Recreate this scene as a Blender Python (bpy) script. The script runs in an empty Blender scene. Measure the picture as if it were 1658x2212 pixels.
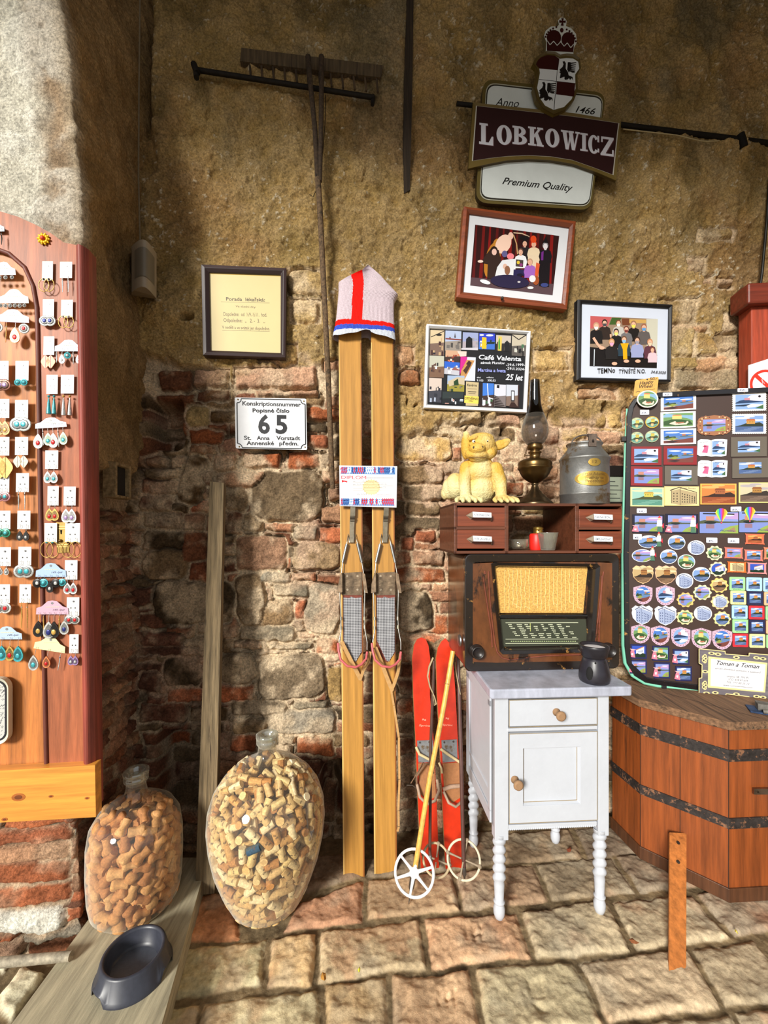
import bpy, bmesh, math, random
import numpy as np
from mathutils import Vector, Matrix
random.seed(7); rng = np.random.default_rng(11)
SC = bpy.context.scene; COL = SC.collection
# ---------------------------------------------------------------- camera, world, light
F, CX, HY, CZ = 900.0, 829.0, 1150.0, 1.28      # focal length in px, horizon, eye height
cam = bpy.data.cameras.new('camera'); cam.sensor_fit = 'VERTICAL'; cam.sensor_height = 36
cam.lens = F/2212*36; cam.shift_y = (HY-1106)/2212; cam.clip_start = .05
co = bpy.data.objects.new('camera', cam); COL.objects.link(co)
co.location = (0, 0, CZ); co.rotation_euler = (math.pi/2, 0, 0); SC.camera = co
SC.view_settings.view_transform = 'Standard'; SC.view_settings.look = 'None'
SC.view_settings.gamma = 1; SC.view_settings.use_curve_mapping = False
SC.view_settings.exposure = 0.2
W = bpy.data.worlds.new('sky'); SC.world = W; W.use_nodes = True
W.node_tree.nodes['Background'].inputs[0].default_value = (.95, .98, 1.0, 1)
W.node_tree.nodes['Background'].inputs[1].default_value = .50
def sun(name, d, energy, angle, color):
    l = bpy.data.lights.new(name, 'SUN'); l.energy = energy; l.angle = math.radians(angle); l.color = color
    o = bpy.data.objects.new(name, l); COL.objects.link(o); o.location = (-1, -3, 3)
    o.rotation_euler = Vector(d).to_track_quat('-Z', 'Y').to_euler()
sun('sun', (.42, .78, -.36), 5.0, 14, (1, .965, .89))
# ---------------------------------------------------------------- helpers
def L(c):
    c = c if isinstance(c, (tuple, list)) else (int(c[1:3], 16), int(c[3:5], 16), int(c[5:7], 16)) if isinstance(c, str) else c
    return tuple(((v/255)/12.92 if v/255 <= .04045 else ((v/255+.055)/1.055)**2.4) for v in c[:3])
def at(px, py, D): return Vector(((px-CX)/F*D, D, CZ-(py-HY)/F*D))
def onz(px, py, z=0.): return at(px, py, (CZ-z)*F/(py-HY))
class Plane:
    def __init__(s, p, t=0., lean=0.):
        """plane through p; t = how fast it recedes to the right; lean = how fast it recedes upward"""
        s.p = Vector(p); s.u = Vector((1, t, 0)).normalized()
        fw = Vector((-s.u.y, s.u.x, 0)); s.v = (Vector((0, 0, 1))+fw*lean).normalized(); s.n = s.u.cross(s.v)
        s.M = Matrix(((s.u.x, s.v.x, s.n.x, s.p.x), (s.u.y, s.v.y, s.n.y, s.p.y), (s.u.z, s.v.z, s.n.z, s.p.z), (0, 0, 0, 1)))
    def uv(s, px, py, h=0.):
        r = Vector(((px-CX)/F, 1, -(py-HY)/F)); C = Vector((0, 0, CZ))
        k = (s.p+s.n*h-C).dot(s.n)/r.dot(s.n); q = C+r*k-s.p
        return (q.dot(s.u), q.dot(s.v))
    def P(s, pts, h=0.): return [s.uv(x, y, h) for x, y in pts]
    def at(s, px, py, h=0.):
        u, v = s.uv(px, py, h); return s.p+s.u*u+s.v*v+s.n*h
    def off(s, px, py, h=0.):
        "same plane with its origin moved to a pixel"
        q = Plane.__new__(Plane); q.p = s.at(px, py, h); q.u, q.v, q.n = s.u, s.v, s.n
        q.M = Matrix(((q.u.x, q.v.x, q.n.x, q.p.x), (q.u.y, q.v.y, q.n.y, q.p.y), (q.u.z, q.v.z, q.n.z, q.p.z), (0, 0, 0, 1))); return q
def area2(p): return sum(p[i][0]*p[(i+1) % len(p)][1]-p[(i+1) % len(p)][0]*p[i][1] for i in range(len(p)))
def ccw(p): return list(p) if area2(p) > 0 else list(p)[::-1]
def circ(cx, cy, rx, ry=None, n=20, a0=0): 
    ry = rx if ry is None else ry
    return [(cx+rx*math.cos(a0+2*math.pi*i/n), cy+ry*math.sin(a0+2*math.pi*i/n)) for i in range(n)]
def rect(x0, y0, x1, y1): return [(x0, y0), (x1, y0), (x1, y1), (x0, y1)]
def rrect(x0, y0, x1, y1, r, n=4):
    o = []
    for cx, cy, a in ((x1-r, y1-r, 0), (x0+r, y1-r, 90), (x0+r, y0+r, 180), (x1-r, y0+r, 270)):
        for i in range(n+1):
            t = math.radians(a+90*i/n); o.append((cx+r*math.cos(t), cy+r*math.sin(t)))
    return o
def clip(poly, cv):
    "convex clip of poly by cv"
    cv = ccw(cv); out = list(poly)
    for i in range(len(cv)):
        a, b = cv[i], cv[(i+1) % len(cv)]; inp = out; out = []
        if not inp: return []
        def sd(p): return (b[0]-a[0])*(p[1]-a[1])-(b[1]-a[1])*(p[0]-a[0])
        for j in range(len(inp)):
            p, q = inp[j], inp[(j+1) % len(inp)]; sp, sq = sd(p), sd(q)
            if sp >= 0: out.append(p)
            if (sp >= 0) != (sq >= 0):
                k = sp/(sp-sq); out.append((p[0]+(q[0]-p[0])*k, p[1]+(q[1]-p[1])*k))
    return out
_txt = {}
def glyphs(s, shear=0, bold=0):
    k = (s, shear, bold)
    if k not in _txt:
        cu = bpy.data.curves.new('t', 'FONT'); cu.body = s; cu.shear = shear; cu.offset = bold; cu.resolution_u = 3; cu.space_character = 1.0
        o = bpy.data.objects.new('t', cu); COL.objects.link(o)
        dg = bpy.context.evaluated_depsgraph_get(); me = bpy.data.meshes.new_from_object(o.evaluated_get(dg))
        v = [(w.co.x, w.co.y) for w in me.vertices]; f = [tuple(p.vertices) for p in me.polygons]
        bpy.data.objects.remove(o); bpy.data.curves.remove(cu); bpy.data.meshes.remove(me)
        _txt[k] = (v, f)
    return _txt[k]
class MB:
    def __init__(s): s.v = []; s.f = []; s.c = []; s.s = []
    def add(s, vs, fs, col, sm=False):
        b = len(s.v); s.v += [tuple(v) for v in vs]; c = L(col)
        for f in fs: s.f.append([i+b for i in f]); s.c.append(c); s.s.append(sm)
        return s
    def poly(s, p, z, col):
        if len(p) < 3 or abs(area2(p)) < 1e-12: return s
        return s.add([(x, y, z) for x, y in ccw(p)], [range(len(p))], col)
    def prism(s, p, z0, z1, col, side=None, sm=False):
        p = ccw(p); n = len(p)
        s.add([(x, y, z1) for x, y in p], [range(n)], col)
        s.add([(x, y, z0) for x, y in p], [range(n-1, -1, -1)], side or col)
        return s.add([(x, y, z0) for x, y in p]+[(x, y, z1) for x, y in p], [(i, (i+1) % n, n+(i+1) % n, n+i) for i in range(n)], side or col, sm)
    def ring(s, a, b, z0, z1, col, zin=None):
        "raised band between outer loop a and inner loop b (same count)"
        if area2(a) < 0: a = a[::-1]; b = b[::-1]
        n = len(a); zi = z1 if zin is None else zin
        v = [(x, y, z0) for x, y in a]+[(x, y, z1) for x, y in a]+[(x, y, zi) for x, y in b]+[(x, y, z0) for x, y in b]
        fs = []
        for i in range(n):
            j = (i+1) % n
            for k in range(3): fs.append((k*n+i, k*n+j, (k+1)*n+j, (k+1)*n+i))
            fs.append((3*n+i, 3*n+j, j, i))
        return s.add(v, fs, col)
    def box(s, x0, y0, z0, x1, y1, z1, col):
        v = [(x, y, z) for z in (z0, z1) for x, y in ((x0, y0), (x1, y0), (x1, y1), (x0, y1))]
        return s.add(v, [(3, 2, 1, 0), (4, 5, 6, 7), (0, 1, 5, 4), (1, 2, 6, 5), (2, 3, 7, 6), (3, 0, 4, 7)], col)
    def hexa(s, a, b, col):
        "hexahedron between quad a and quad b (3d corner lists)"
        return s.add(list(a)+list(b), [(3, 2, 1, 0), (4, 5, 6, 7), (0, 1, 5, 4), (1, 2, 6, 5), (2, 3, 7, 6), (3, 0, 4, 7)], col)
    def tube(s, path, r, col, n=8, closed=False, flat=1.0):
        P = [Vector(p) for p in path]; m = len(P); R = r if isinstance(r, (list, tuple)) else [r]*m; vs = []; prev = None
        for i in range(m):
            if closed: t = P[(i+1) % m]-P[i-1]
            else: t = P[min(i+1, m-1)]-P[max(i-1, 0)]
            t.normalize()
            if prev is None:
                a = Vector((0, 0, 1)) if abs(t.z) < .9 else Vector((1, 0, 0)); x = t.cross(a).normalized()
            else: x = (prev-t*prev.dot(t)).normalized()
            prev = x; y = t.cross(x)
            for k in range(n):
                a = 2*math.pi*k/n; vs.append(P[i]+x*math.cos(a)*R[i]+y*math.sin(a)*R[i]*flat)
        fs = [(i*n+k, i*n+(k+1) % n, ((i+1) % m)*n+(k+1) % n, ((i+1) % m)*n+k) for i in range(m if closed else m-1) for k in range(n)]
        s.add(vs, fs, col, True)
        if not closed: s.add(vs[:n], [range(n-1, -1, -1)], col); s.add(vs[-n:], [range(n)], col)
        return s
    def lathe(s, prof, c=(0, 0, 0), col='#888888', n=32, axis='z', cap=True):
        vs = []
        for r, h in prof:
            for k in range(n):
                a = 2*math.pi*k/n; x, y = r*math.cos(a), r*math.sin(a)
                q = (x, y, h) if axis == 'z' else (x, -h, y) if axis == 'y' else (h, x, y)
                vs.append((c[0]+q[0], c[1]+q[1], c[2]+q[2]))
        m = len(prof); s.add(vs, [(i*n+k, i*n+(k+1) % n, (i+1)*n+(k+1) % n, (i+1)*n+k) for i in range(m-1) for k in range(n)], col, True)
        if cap:
            if prof[0][0] > 1e-5: s.add(vs[:n], [range(n-1, -1, -1)], col)
            if prof[-1][0] > 1e-5: s.add(vs[-n:], [range(n)], col)
        return s
    def ball(s, c, r, col, n=10, rot=None):
        r = r if isinstance(r, (tuple, list)) else (r, r, r); vs = []; m = n//2+1
        for i in range(m+1):
            t = math.pi*i/m
            for k in range(n):
                a = 2*math.pi*k/n; q = Vector((r[0]*math.sin(t)*math.cos(a), r[1]*math.sin(t)*math.sin(a), -r[2]*math.cos(t)))
                if rot is not None: q = rot @ q
                vs.append(Vector(c)+q)
        return s.add(vs, [(i*n+k, i*n+(k+1) % n, (i+1)*n+(k+1) % n, (i+1)*n+k) for i in range(m) for k in range(n)], col, True)
    def text(s, t, p0, p1, h, z, col, shear=0, bold=0):
        "lettering on the baseline p0-p1, capital height h"
        v, f = glyphs(t, shear, bold)
        if not v: return s
        x0 = min(a for a, b in v); x1 = max(a for a, b in v); d = (p1[0]-p0[0], p1[1]-p0[1]); ln = math.hypot(*d); e = (d[0]/ln, d[1]/ln); k = ln/(x1-x0); ky = h/.70
        return s.add([(p0[0]+e[0]*(a-x0)*k-e[1]*b*ky, p0[1]+e[1]*(a-x0)*k+e[0]*b*ky, z) for a, b in v], f, col)
    def build(s, name, mat, parent=None, M=None, bevel=0, mods=()):
        me = bpy.data.meshes.new(name); me.from_pydata(s.v, [], s.f)
        ca = me.color_attributes.new('Col', 'FLOAT_COLOR', 'CORNER')
        n = [len(f) for f in s.f]; arr = np.repeat(np.array(s.c, dtype=np.float32).reshape(-1, 3), n, axis=0)
        arr = np.concatenate([arr, np.ones((len(arr), 1), np.float32)], 1); ca.data.foreach_set('color', arr.ravel())
        me.polygons.foreach_set('use_smooth', s.s); me.materials.append(mat); me.update()
        o = bpy.data.objects.new(name, me); COL.objects.link(o)
        if parent is not None: o.parent = parent
        if M is not None: o.matrix_local = M
        if bevel:
            b = o.modifiers.new('bevel', 'BEVEL'); b.width = bevel; b.segments = 2; b.limit_method = 'ANGLE'; b.angle_limit = .7
        return o
def tag(o, label, cat, group=None):
    o['label'] = label; o['category'] = cat
    if group: o['group'] = group
    return o
def empty(name, label, cat, M=None, group=None):
    o = bpy.data.objects.new(name, None); COL.objects.link(o); o.empty_display_size = .05
    if M is not None: o.matrix_world = M
    return tag(o, label, cat, group)
def T(p, rz=0): return Matrix.Translation(Vector(p)) @ Matrix.Rotation(rz, 4, 'Z')
# ---------------------------------------------------------------- materials
def material(name, rough=.5, metal=0, ns=40, na=.25, bump=0, bs=None, st=(1, 1, 1), coat=0, dark=None, dns=6, dth=.6, alpha=None, rvar=0, spec=.5):
    m = bpy.data.materials.new(name); m.use_nodes = True; nt = m.node_tree; N = nt.nodes; K = nt.links; b = N['Principled BSDF']
    at_ = N.new('ShaderNodeAttribute'); at_.attribute_name = 'Col'
    tc = N.new('ShaderNodeTexCoord'); mp = N.new('ShaderNodeMapping'); mp.inputs['Scale'].default_value = st
    K.new(tc.outputs['Object'], mp.inputs[0])
    nz = N.new('ShaderNodeTexNoise'); nz.inputs['Scale'].default_value = ns; nz.inputs['Detail'].default_value = 6; nz.inputs['Roughness'].default_value = .65
    K.new(mp.outputs[0], nz.inputs['Vector'])
    mr = N.new('ShaderNodeMapRange'); mr.inputs[1].default_value = .33; mr.inputs[2].default_value = .67
    mr.inputs[3].default_value = 1-na; mr.inputs[4].default_value = 1+na*.6; K.new(nz.outputs[0], mr.inputs[0])
    mx = N.new('ShaderNodeVectorMath'); mx.operation = 'SCALE'; K.new(at_.outputs['Color'], mx.inputs[0]); K.new(mr.outputs[0], mx.inputs['Scale'])
    out = mx.outputs[0]
    if dark is not None:      # worn or dirty patches with a shape of their own
        n2 = N.new('ShaderNodeTexNoise'); n2.inputs['Scale'].default_value = dns; n2.inputs['Detail'].default_value = 8; n2.inputs['Roughness'].default_value = .7
        K.new(mp.outputs[0], n2.inputs['Vector'])
        r2 = N.new('ShaderNodeMapRange'); r2.inputs[1].default_value = dth; r2.inputs[2].default_value = dth+.06; K.new(n2.outputs[0], r2.inputs[0])
        mm = N.new('ShaderNodeMix'); mm.data_type = 'RGBA'; K.new(r2.outputs[0], mm.inputs['Factor']); K.new(out, mm.inputs['A']); mm.inputs['B'].default_value = (*L(dark), 1); out = mm.outputs['Result']
    K.new(out, b.inputs['Base Color'])
    b.inputs['Roughness'].default_value = rough; b.inputs['Metallic'].default_value = metal; b.inputs['Coat Weight'].default_value = coat; b.inputs['Coat Roughness'].default_value = .15
    b.inputs['Specular IOR Level'].default_value = spec
    if bump:
        n3 = N.new('ShaderNodeTexNoise'); n3.inputs['Scale'].default_value = bs or ns; n3.inputs['Detail'].default_value = 8; n3.inputs['Roughness'].default_value = .7; K.new(mp.outputs[0], n3.inputs['Vector'])
        bp = N.new('ShaderNodeBump'); bp.inputs['Strength'].default_value = 1; bp.inputs['Distance'].default_value = bump; K.new(n3.outputs[0], bp.inputs['Height']); K.new(bp.outputs[0], b.inputs['Normal'])
    return m
def glass(name, tint, base=.05, k=.85, rough=.02, veil=0):
    m = bpy.data.materials.new(name); m.use_nodes = True; nt = m.node_tree; N = nt.nodes; K = nt.links; N.remove(N['Principled BSDF'])
    t = N.new('ShaderNodeBsdfTransparent'); t.inputs[0].default_value = (*tint, 1); g = N.new('ShaderNodeBsdfGlossy'); g.inputs['Roughness'].default_value = rough
    lw = N.new('ShaderNodeLayerWeight'); p = N.new('ShaderNodeMath'); p.operation = 'POWER'; p.inputs[1].default_value = 4; K.new(lw.outputs['Facing'], p.inputs[0])
    q = N.new('ShaderNodeMath'); q.operation = 'MULTIPLY_ADD'; q.inputs[1].default_value = k; q.inputs[2].default_value = base; K.new(p.outputs[0], q.inputs[0])
    mx = N.new('ShaderNodeMixShader'); K.new(q.outputs[0], mx.inputs[0]); K.new(t.outputs[0], mx.inputs[1]); K.new(g.outputs[0], mx.inputs[2]); out = mx.outputs[0]
    if veil:  # beige diffuse, stronger at grazing angles, paints in reflection and haze
        d = N.new('ShaderNodeBsdfDiffuse'); d.inputs[0].default_value = (.8, .76, .66, 1); m2 = N.new('ShaderNodeMixShader'); a = N.new('ShaderNodeMath'); a.operation = 'MULTIPLY_ADD'; a.inputs[1].default_value = .55; a.inputs[2].default_value = veil; K.new(p.outputs[0], a.inputs[0]); K.new(a.outputs[0], m2.inputs[0]); K.new(out, m2.inputs[1]); K.new(d.outputs[0], m2.inputs[2]); out = m2.outputs[0]
    K.new(out, N['Material Output'].inputs[0])
    return m
m_rock = material('stone_and_mortar', .95, ns=130, na=.5, bump=.008, bs=150, spec=.2)
m_stucco = material('rough_plaster', .95, ns=70, na=.5, bump=.008, bs=90, spec=.2, dark='#5a4420', dns=5, dth=.60)
m_floor = material('worn_pavers', .8, ns=70, na=.3, bump=.0022, bs=90, spec=.3)
m_paint = material('painted', .45, ns=12, na=.06)
m_print = material('printed_card', .35, ns=12, na=.02)
m_matte = material('matte', .85, ns=80, na=.15, bump=.0008, bs=300)
m_woodv = material('wood_grain_upright', .6, ns=60, na=.45, bump=.0012, st=(1, .06, 1), coat=.03)
m_woodh = material('wood_grain_level', .45, ns=60, na=.35, bump=.0012, st=(.06, 1, 1), coat=.15)
m_woodz = material('wood_grain_staves', .5, ns=50, na=.4, bump=.0012, st=(1, 1, .06), coat=.1, dark='#5a2e14', dns=9, dth=.57)
m_old = material('weathered_wood', .9, ns=90, na=.6, bump=.004, st=(1, .05, 1), dark='#3a2e20', dns=30, dth=.56)
m_oldy = material('grey_floor_timber', .9, ns=60, na=.35, bump=.002, st=(1, .08, 1))
m_metal = material('worn_metal', .4, 1, ns=30, na=.3)
m_zinc = material('dull_zinc', .5, .75, ns=9, na=.35, bump=.001, bs=40, dark='#75634c', dns=9, dth=.54)
m_brass = material('old_brass', .32, .9, ns=12, na=.3)
m_iron = material('rusty_iron', .75, .5, ns=40, na=.5, bump=.002)
m_hoop = material('worn_iron_hoop', .6, .3, ns=60, na=.5, bump=.001, dark='#8a6248', dns=40, dth=.54)
m_radio = material('worn_varnish', .3, 0, ns=25, na=.3, coat=.5, st=(1, .5, 1), dark='#1c110a', dns=7, dth=.52)
m_radiob = material('chipped_black_lacquer', .22, 0, ns=25, na=.2, coat=.6, dark='#a87a40', dns=22, dth=.60)
m_white = material('chipped_white_paint', .4, 0, ns=8, na=.05, bump=.0006, bs=60, dark='#8a6a54', dns=26, dth=.69)
m_marble = material('grey_marble', .3, 0, ns=14, na=.3, st=(1, .35, 1), coat=.2)
m_cork = material('cork', .85, ns=150, na=.3, bump=.0008, bs=300)
m_knit = material('knitted_wool', .95, ns=200, na=.2, bump=.002, bs=350, spec=.1)
m_plast = material('statue_plaster', .7, ns=25, na=.14, bump=.003, bs=110)
m_ski = material('varnished_ski_wood', .35, ns=55, na=.3, bump=.0005, st=(1, .04, 1), coat=.3, dark='#8a5a28', dns=12, dth=.60)
m_redski = material('scratched_red_lacquer', .35, ns=30, na=.12, coat=.3, dark='#e8a080', dns=70, dth=.66)
m_rubber = material('dark_plastic', .38, ns=40, na=.2)
m_glass = glass('clear_glass', (.95, .93, .86), .07, .75, .03, .05)
m_smoke = glass('smoked_glass', (.45, .42, .40), .06, .7, .02, .03)
m_soot = glass('sooty_glass', (.06, .06, .07), .08, .7)
m_pane = glass('picture_glass', (.97, .97, .97), .03, .5)
# ---------------------------------------------------------------- noise for the relief
def vnoise(X, Y, s, seed):
    r = np.random.default_rng(seed); g = r.random((256, 256)).astype(np.float32)
    x = X/s; y = Y/s; xi = np.floor(x).astype(int); yi = np.floor(y).astype(int); fx = x-xi; fy = y-yi
    fx = fx*fx*(3-2*fx); fy = fy*fy*(3-2*fy)
    a = g[yi % 256, xi % 256]; b = g[yi % 256, (xi+1) % 256]; c = g[(yi+1) % 256, xi % 256]; d = g[(yi+1) % 256, (xi+1) % 256]
    return (a*(1-fx)+b*fx)*(1-fy)+(c*(1-fx)+d*fx)*fy-.5
def fbm(X, Y, s, seed, o=4, g=.55):
    r = 0; a = 1
    for i in range(o): r = r+a*vnoise(X+i*17.3, Y-i*9.1, s/2**i, seed+i); a *= g
    return r
def sstep(a, b, x): t = np.clip((x-a)/(b-a), 0, 1); return t*t*(3-2*t)
PAL = {'R': (190, 112, 74), 'r': (140, 92, 68), 'P': (192, 148, 116), 'S': (146, 122, 92), 'G': (154, 142, 120), 'Y': (190, 158, 104), 'D': (96, 76, 52), 'W': (222, 214, 196), 'V': None, 'B': (172, 160, 140), 'T': (178, 128, 98)}
def relief(A, B, stones, fill, warp=4.0, seed=3, edge=5.):
    """A,B authoring coordinates of the grid in px; stones (x0,y0,x1,y1,type[,rot]). Returns stone mask 0..1, colour, raise, void."""
    wx = A+warp*2*fbm(A, B, 34, seed, 3); wy = B+warp*2*fbm(A, B, 34, seed+50, 3)
    wx = wx+warp*.5*fbm(A, B, 9, seed+9, 2); wy = wy+warp*.5*fbm(A, B, 9, seed+19, 2)
    best = np.full(A.shape, -50., np.float32); colr = np.zeros(A.shape+(3,), np.float32); rs = np.zeros(A.shape, np.float32); void = np.zeros(A.shape, np.float32)
    for pri, lst in ((1, stones), (0, fill)):
        lock = best.copy() if pri == 0 else None
        for sidx, st in enumerate(lst):
            x0, y0, x1, y1, ty = st[:5]; rot = st[5] if len(st) > 5 else 0
            m = (A > x0-25) & (A < x1+25) & (B > y0-25) & (B < y1+25)
            if not m.any(): continue
            ii = np.where(m.any(1))[0]; jj = np.where(m.any(0))[0]; sl = (slice(ii[0], ii[-1]+1), slice(jj[0], jj[-1]+1))
            cx, cy, hw, hh = (x0+x1)/2, (y0+y1)/2, (x1-x0)/2, (y1-y0)/2
            dx = wx[sl]-cx; dy = wy[sl]-cy
            if rot: c, s_ = math.cos(rot), math.sin(rot); dx, dy = dx*c+dy*s_, -dx*s_+dy*c
            rr = min(hw, hh)*(.62 if ty in 'SGWDYB' else .3)
            qx = np.abs(dx)-hw+rr; qy = np.abs(dy)-hh+rr
            d = rr-np.hypot(np.maximum(qx, 0), np.maximum(qy, 0))-np.minimum(np.maximum(qx, qy), 0)*(-1)*(-1)
            d = np.where((qx < 0) & (qy < 0), rr-np.maximum(qx, qy), rr-np.hypot(np.maximum(qx, 0), np.maximum(qy, 0)))
            if ty == 'V':
                void[sl] = np.maximum(void[sl], sstep(-2, 14, d)); continue
            if pri == 0: d = np.where(lock[sl] > -4, -50, d)
            up = d > best[sl]
            best[sl] = np.where(up, d, best[sl])
            r = random.Random(sidx*7+int(x0)); k = 1+r.uniform(-.16, .12); hh_ = r.uniform(-5, 5); cc = np.array(L([max(0, min(255, PAL[ty][q]*k+(hh_, 0, -hh_)[q])) for q in range(3)]), np.float32)
            colr[sl] = np.where(up[..., None], cc, colr[sl]); rs[sl] = np.where(up, r.uniform(.5, 1.3)+(0.1*dx/hw+.1*dy/hh), rs[sl])
    mask = sstep(-2.0, edge*.6, best)
    crev = np.exp(-((best+1.0)/2.2)**2)*sstep(.02, .28, fbm(A, B, 60, seed+77, 3))
    return mask, colr, rs*sstep(-2, edge*1.4, best), np.maximum(void, crev*.26)
def grid_mesh(name, P, C, mat, kind='structure'):
    h, w = P.shape[:2]; me = bpy.data.meshes.new(name)
    me.vertices.add(h*w); me.vertices.foreach_set('co', P.astype(np.float32).ravel())
    idx = np.arange(h*w).reshape(h, w); q = np.stack([idx[:-1, :-1], idx[:-1, 1:], idx[1:, 1:], idx[1:, :-1]], -1).reshape(-1, 4)
    me.loops.add(q.size); me.loops.foreach_set('vertex_index', q.ravel().astype(np.int32)); me.polygons.add(len(q))
    me.polygons.foreach_set('loop_start', (np.arange(len(q))*4).astype(np.int32))
    me.update(calc_edges=True); me.polygons.foreach_set('use_smooth', np.ones(len(q), bool))
    ca = me.color_attributes.new('Col', 'FLOAT_COLOR', 'POINT'); ca.data.foreach_set('color', np.concatenate([C, np.ones(C.shape[:2]+(1,))], -1).astype(np.float32).ravel())
    me.materials.append(mat); me.validate(); o = bpy.data.objects.new(name, me); COL.objects.link(o); o['kind'] = kind
    return o
def lin(c): return np.array(L(c), np.float32)
WT = .12; WY = 1.80                                 # back wall: y = WY + WT*x
WALL = Plane((0, WY, 0), WT)
# ---------------------------------------------------------------- back wall: plaster above, bare brick and rubble below
ST = [(343,798,412,843,'r'),(415,798,493,837,'P'),(506,795,682,840,'P'),(421,843,493,866,'r'),(552,843,685,860,'P'),(402,876,451,921,'Y'),
(408,928,483,959,'R'),(666,939,708,967,'R'),(526,975,604,1011,'R'),(620,977,692,1010,'R'),(460,983,512,1016,'P'),(695,977,716,1003,'r'),
(467,1019,578,1052,'P'),(438,1019,460,1052,'r'),(542,1016,698,1127,'S',-.06),(304,1035,386,1065,'r'),(304,1070,371,1105,'r'),(390,985,442,1088,'D',.35),
(483,1048,535,1104,'S'),(307,1107,395,1141,'r'),(480,1104,522,1156,'r'),(695,1016,737,1045,'R'),(693,1091,740,1127,'P'),(693,1138,745,1171,'R'),
(633,1133,689,1166,'G'),(307,1146,395,1189,'D'),(311,1189,405,1254,'S'),(408,1218,448,1254,'R'),(392,1148,448,1216,'r'),(509,1160,618,1234,'P'),
(565,1239,627,1257,'G'),(630,1239,682,1255,'R'),(633,1169,734,1234,'S'),(330,1255,509,1346,'D'),(513,1242,578,1353,'S',-.15),(591,1262,669,1291,'G'),
(548,1298,633,1353,'S',-.12),(636,1299,659,1337,'R'),(660,1262,737,1369,'B',.2),(516,1355,636,1386,'G'),(643,1366,675,1379,'R'),(506,1387,568,1403,'R'),
(581,1389,672,1402,'G'),(679,1376,730,1412,'R'),(301,1325,360,1356,'r'),(304,1363,395,1395,'r'),(301,1395,428,1415,'r'),(353,1421,434,1480,'D'),
(470,1415,552,1477,'S'),(555,1412,702,1509,'S',-.05),(704,1441,740,1516,'Y'),(301,1451,343,1493,'r'),(360,1487,434,1516,'R'),(470,1483,552,1516,'R'),
(304,1519,402,1558,'r'),(408,1526,493,1558,'D'),(500,1516,617,1545,'S'),(630,1516,708,1532,'G'),(581,1534,728,1584,'B'),(503,1553,578,1581,'S'),
(500,1588,555,1623,'R'),(636,1591,721,1630,'R'),(856,941,974,996,'Y'),(856,1006,954,1045,'S'),(869,1048,957,1081,'S'),(1078,963,1140,999,'P'),
(1091,1042,1127,1071,'R'),(1110,1005,1200,1038,'P'),(1150,966,1200,996,'P'),(974,963,996,993,'R'),(895,1146,941,1169,'R'),(866,1159,892,1188,'R'),
(856,1191,886,1221,'r'),(889,1188,960,1221,'P'),(856,1227,960,1260,'R'),(873,1084,951,1113,'S'),(1048,895,1123,921,'P'),(1153,755,1228,800,'Y'),
(1273,934,1342,960,'P'),(1309,882,1342,924,'Y'),(1182,862,1306,924,'Y'),(1250,840,1330,862,'P'),(866,1433,890,1464,'r'),(858,1469,892,1500,'r'),(855,1511,892,1542,'R'),
(855,1550,896,1585,'S'),(855,1598,896,1632,'r'),(860,1280,935,1366,'D'),(760,1270,780,1330,'R'),(700,780,740,800,'P'),(856,752,890,790,'P'),(862,800,905,828,'R'),
(780,1180,803,1230,'Y'),(1420,648,1500,700,'Y'),(1545,722,1608,765,'S'),(1560,680,1612,718,'P'),(1478,562,1516,592,'r'),(1508,600,1532,618,'R'),(1545,606,1575,624,'R'),(1450,706,1500,770,'Y'),
(1470,700,1530,716,'P'),(1500,770,1600,800,'P'),(1455,800,1600,840,'G'),(1560,745,1594,790,'D'),(1500,500,1575,524,'Y'),(560,770,610,784,'R'),(600,745,640,790,'Y'),(622,585,700,640,'Y'),(630,650,690,700,'Y'),
(318,862,398,975,'V'),(340,1568,440,1760,'V'),(690,1640,742,1760,'V'),(618,1228,632,1240,'V'),(395,682,425,700,'V'),(1080,920,1095,945,'V'),(1110,1080,1135,1110,'V'),(1300,870,1315,900,'V')]
def rows(x0, x1, y0, y1, seed, kinds, hmin=20, hmax=40, wmin=38, wmax=105, gap=6):
    r = random.Random(seed); o = []; y = y0
    while y < y1:
        h = r.uniform(hmin, hmax); x = x0-r.uniform(0, 60)
        while x < x1:
            w = r.uniform(wmin, wmax); o.append((x, y+r.uniform(-3, 3), x+w, y+h+r.uniform(-3, 3), r.choice(kinds), r.uniform(-.05, .05))); x += w+gap*r.uniform(.6, 1.8)
        y += h+gap
    return o
FILL = rows(280, 860, 850, 1960, 5, 'rrRSSTPSDr', 16, 42, 30, 110, 3)+rows(860, 1700, 880, 1960, 6, 'RTrPSPSY', 18, 42, 34, 120, 4)
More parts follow.
